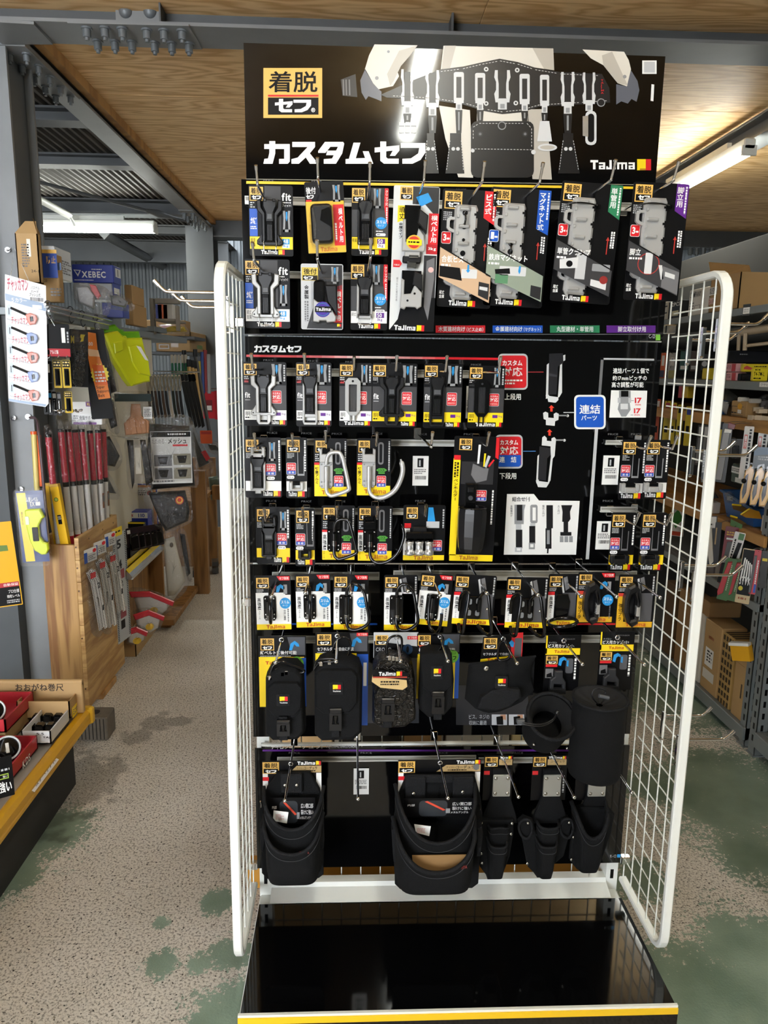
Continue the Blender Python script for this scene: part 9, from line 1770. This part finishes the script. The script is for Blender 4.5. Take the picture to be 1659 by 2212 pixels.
for i,(x,y,w,h,c) in enumerate(((1512,1196,12,34,'#3a3436'),(1526,1200,14,40,'#5a5254'),(1542,1210,16,42,'#77706a'))):
    rb(('dark','brown grey','pale grey')[i]+' small goods box on the fifth shelf under the knives',x+w,y+h,y+8,x,x+w+16,C(c),'fifth',name='small_box')
# bottom shelf cartons
rb('white carton on the bottom shelf, seen edge-on by the wire panel',1508,1472,1312,1487,1560,C('#c9c4ba'),'base',aisle=lambda k,x0,y0,x1,y1:k.micro(x0+6,y0+100,x1-3,y1-14,4,MID,.001))
rb('kraft carton with white delivery label on the bottom shelf',1546,1500,1338,1509,1600,KRAFT,'base',aisle=lambda k,x0,y0,x1,y1:(k.rc(x0+14,y0+50,x0+32,y0+88,PAPER,.001),k.micro(x0+18,y0+54,x0+29,y0+80,4,CARD,.0013),k.rc(x0+12,y0+96,x1,y0+116,C('#d3cec4'),.001),k.rc(x0+18,y0+24,x0+30,y0+30,C('#9a5a30'),.001)))
r,q = rb('tan slotted crate stack on the bottom shelf',1573,1526,1362,1547,1630,C('#a8874e',.6),'base',name='slotted_crate'); b = MB(); c = r.location; D = q[3]-q[2]; H = q[5]-q[4]
for i in range(4):
    for j in range(9): b.box(q[0]-c.x-.0012,q[0]-c.x,D*(i+.25)/4,D*(i+.8)/4,H*(j+.15)/9,H*(j+.75)/9,C('#3a2c16',.8))
for i in range(4): b.box((q[1]-q[0])*(-.5+.05),(q[1]-q[0])*.4,D*(i+.2)/4,D*(i+.8)/4,H-.0005,H+.0008,C('#3a2c16',.8))
o = b.build('slots', r); o['kind'] = 'stuff'
rb('large kraft carton on the bottom shelf by the slotted upright',1606,1558,1402,1575,1660,KRAFT,'base',aisle=lambda k,x0,y0,x1,y1:(k.rc(x0+2,y0+22,x1-1,y0+23,KRAFT2,.001),k.rc(x1-5,y0+60,x1-2,y0+90,C('#4a3a28'),.001)))
k = K('yellow_packet','yellow packet stuffed between carton and upright on the bottom shelf','package',(1580,1386,1624,1424),2.73,-50,-14); k.begin('packet'); k.puff(rrect(1580,1386,1624,1424,2),.0,.03,C('#d8a01e',.35),shrink=.1); k.flush(); k.begin('white_edge'); k.prc(1580,1385,1624,1391,.005,.034,PAPER); k.flush(); k.done()
rb('brown carton deep on the bottom shelf beyond the wire panel',1484,1455,1280,1452,1520,KRAFT2,'base'); rb('dark brown carton farthest along the bottom shelf',1450,1425,1262,1424,1480,C('#5a4226',.8),'base')
rb('kraft carton lying on the white one at the back',1530,1335,1300,1508,1600,KRAFT2,None)
# neighbouring rack nearer the camera
nr = empty('steel_rack',(1.83,2.2,0),'nearer grey slotted rack bay at the picture edge','rack'); no = nr.location
upright(1.6,2.645,nr,no)
b = MB(); pbox(b,1.588,1.618,1.2,2.64,.05,.11,RACKG,no); b.build('shelf_beam', nr); b = MB(); pbox(b,1.618,2.1,1.2,2.64,.09,.109,RACKG,no); b.build('shelf_board', nr)
for z in (.75,1.35): b = MB(); pbox(b,1.588,1.618,1.2,2.64,z-.05,z,RACKG,no); b.build('shelf_beam', nr); b = MB(); pbox(b,1.618,2.1,1.2,2.64,z-.02,z-.001,RACKG,no); b.build('shelf_board', nr)
wc = empty('wooden_crate',(1.72,2.5,.11),'brown timber crate on the near rack bay beside the upright','crate'); b = MB(); b.bbox(-.09,.3,-.1,.08,0,.4,PINE,.003); b.build('crate_body', wc); b = MB(); b.bbox(-.1,.3,-.12,.08,0,.035,PINE,.002); b.build('base_board', wc)
# ---- goods behind the gondola, glimpsed under its boards
b = MB(); b.bbox(-.5,.5,0,.05,0,.075,M('varnished_plank','#b7822e',.4,var=.08),.003); pl = b.build('timber_plank'); pl.location = (.2,1.93,0); tag(pl,'varnished ochre plank on the floor behind the gondola','board')
for i,(x0,x1,h,m,lab) in enumerate(((-.22,-.06,.62,KRAFT,'kraft carton behind the gondola seen below the short pouch'),(-.04,.16,.60,C('#1c1b1a'),'black carton behind the gondola seen below the pouches'),(.17,.30,.58,KRAFT2,'brown carton behind the gondola seen below the pouches'),(.31,.52,.61,C('#a9a498'),'pale grey carton behind the gondola seen left of the screw cups'),(.53,.72,.60,C('#c9b88a'),'straw coloured carton behind the gondola seen beside the screw cups'))):
    b = MB(); b.bbox(-(x1-x0)/2,(x1-x0)/2,0,.3,0,h,m,.003); o = b.build('carton'); o.location = ((x0+x1)/2,2.2+.01*i,0); tag(o,lab,'box')
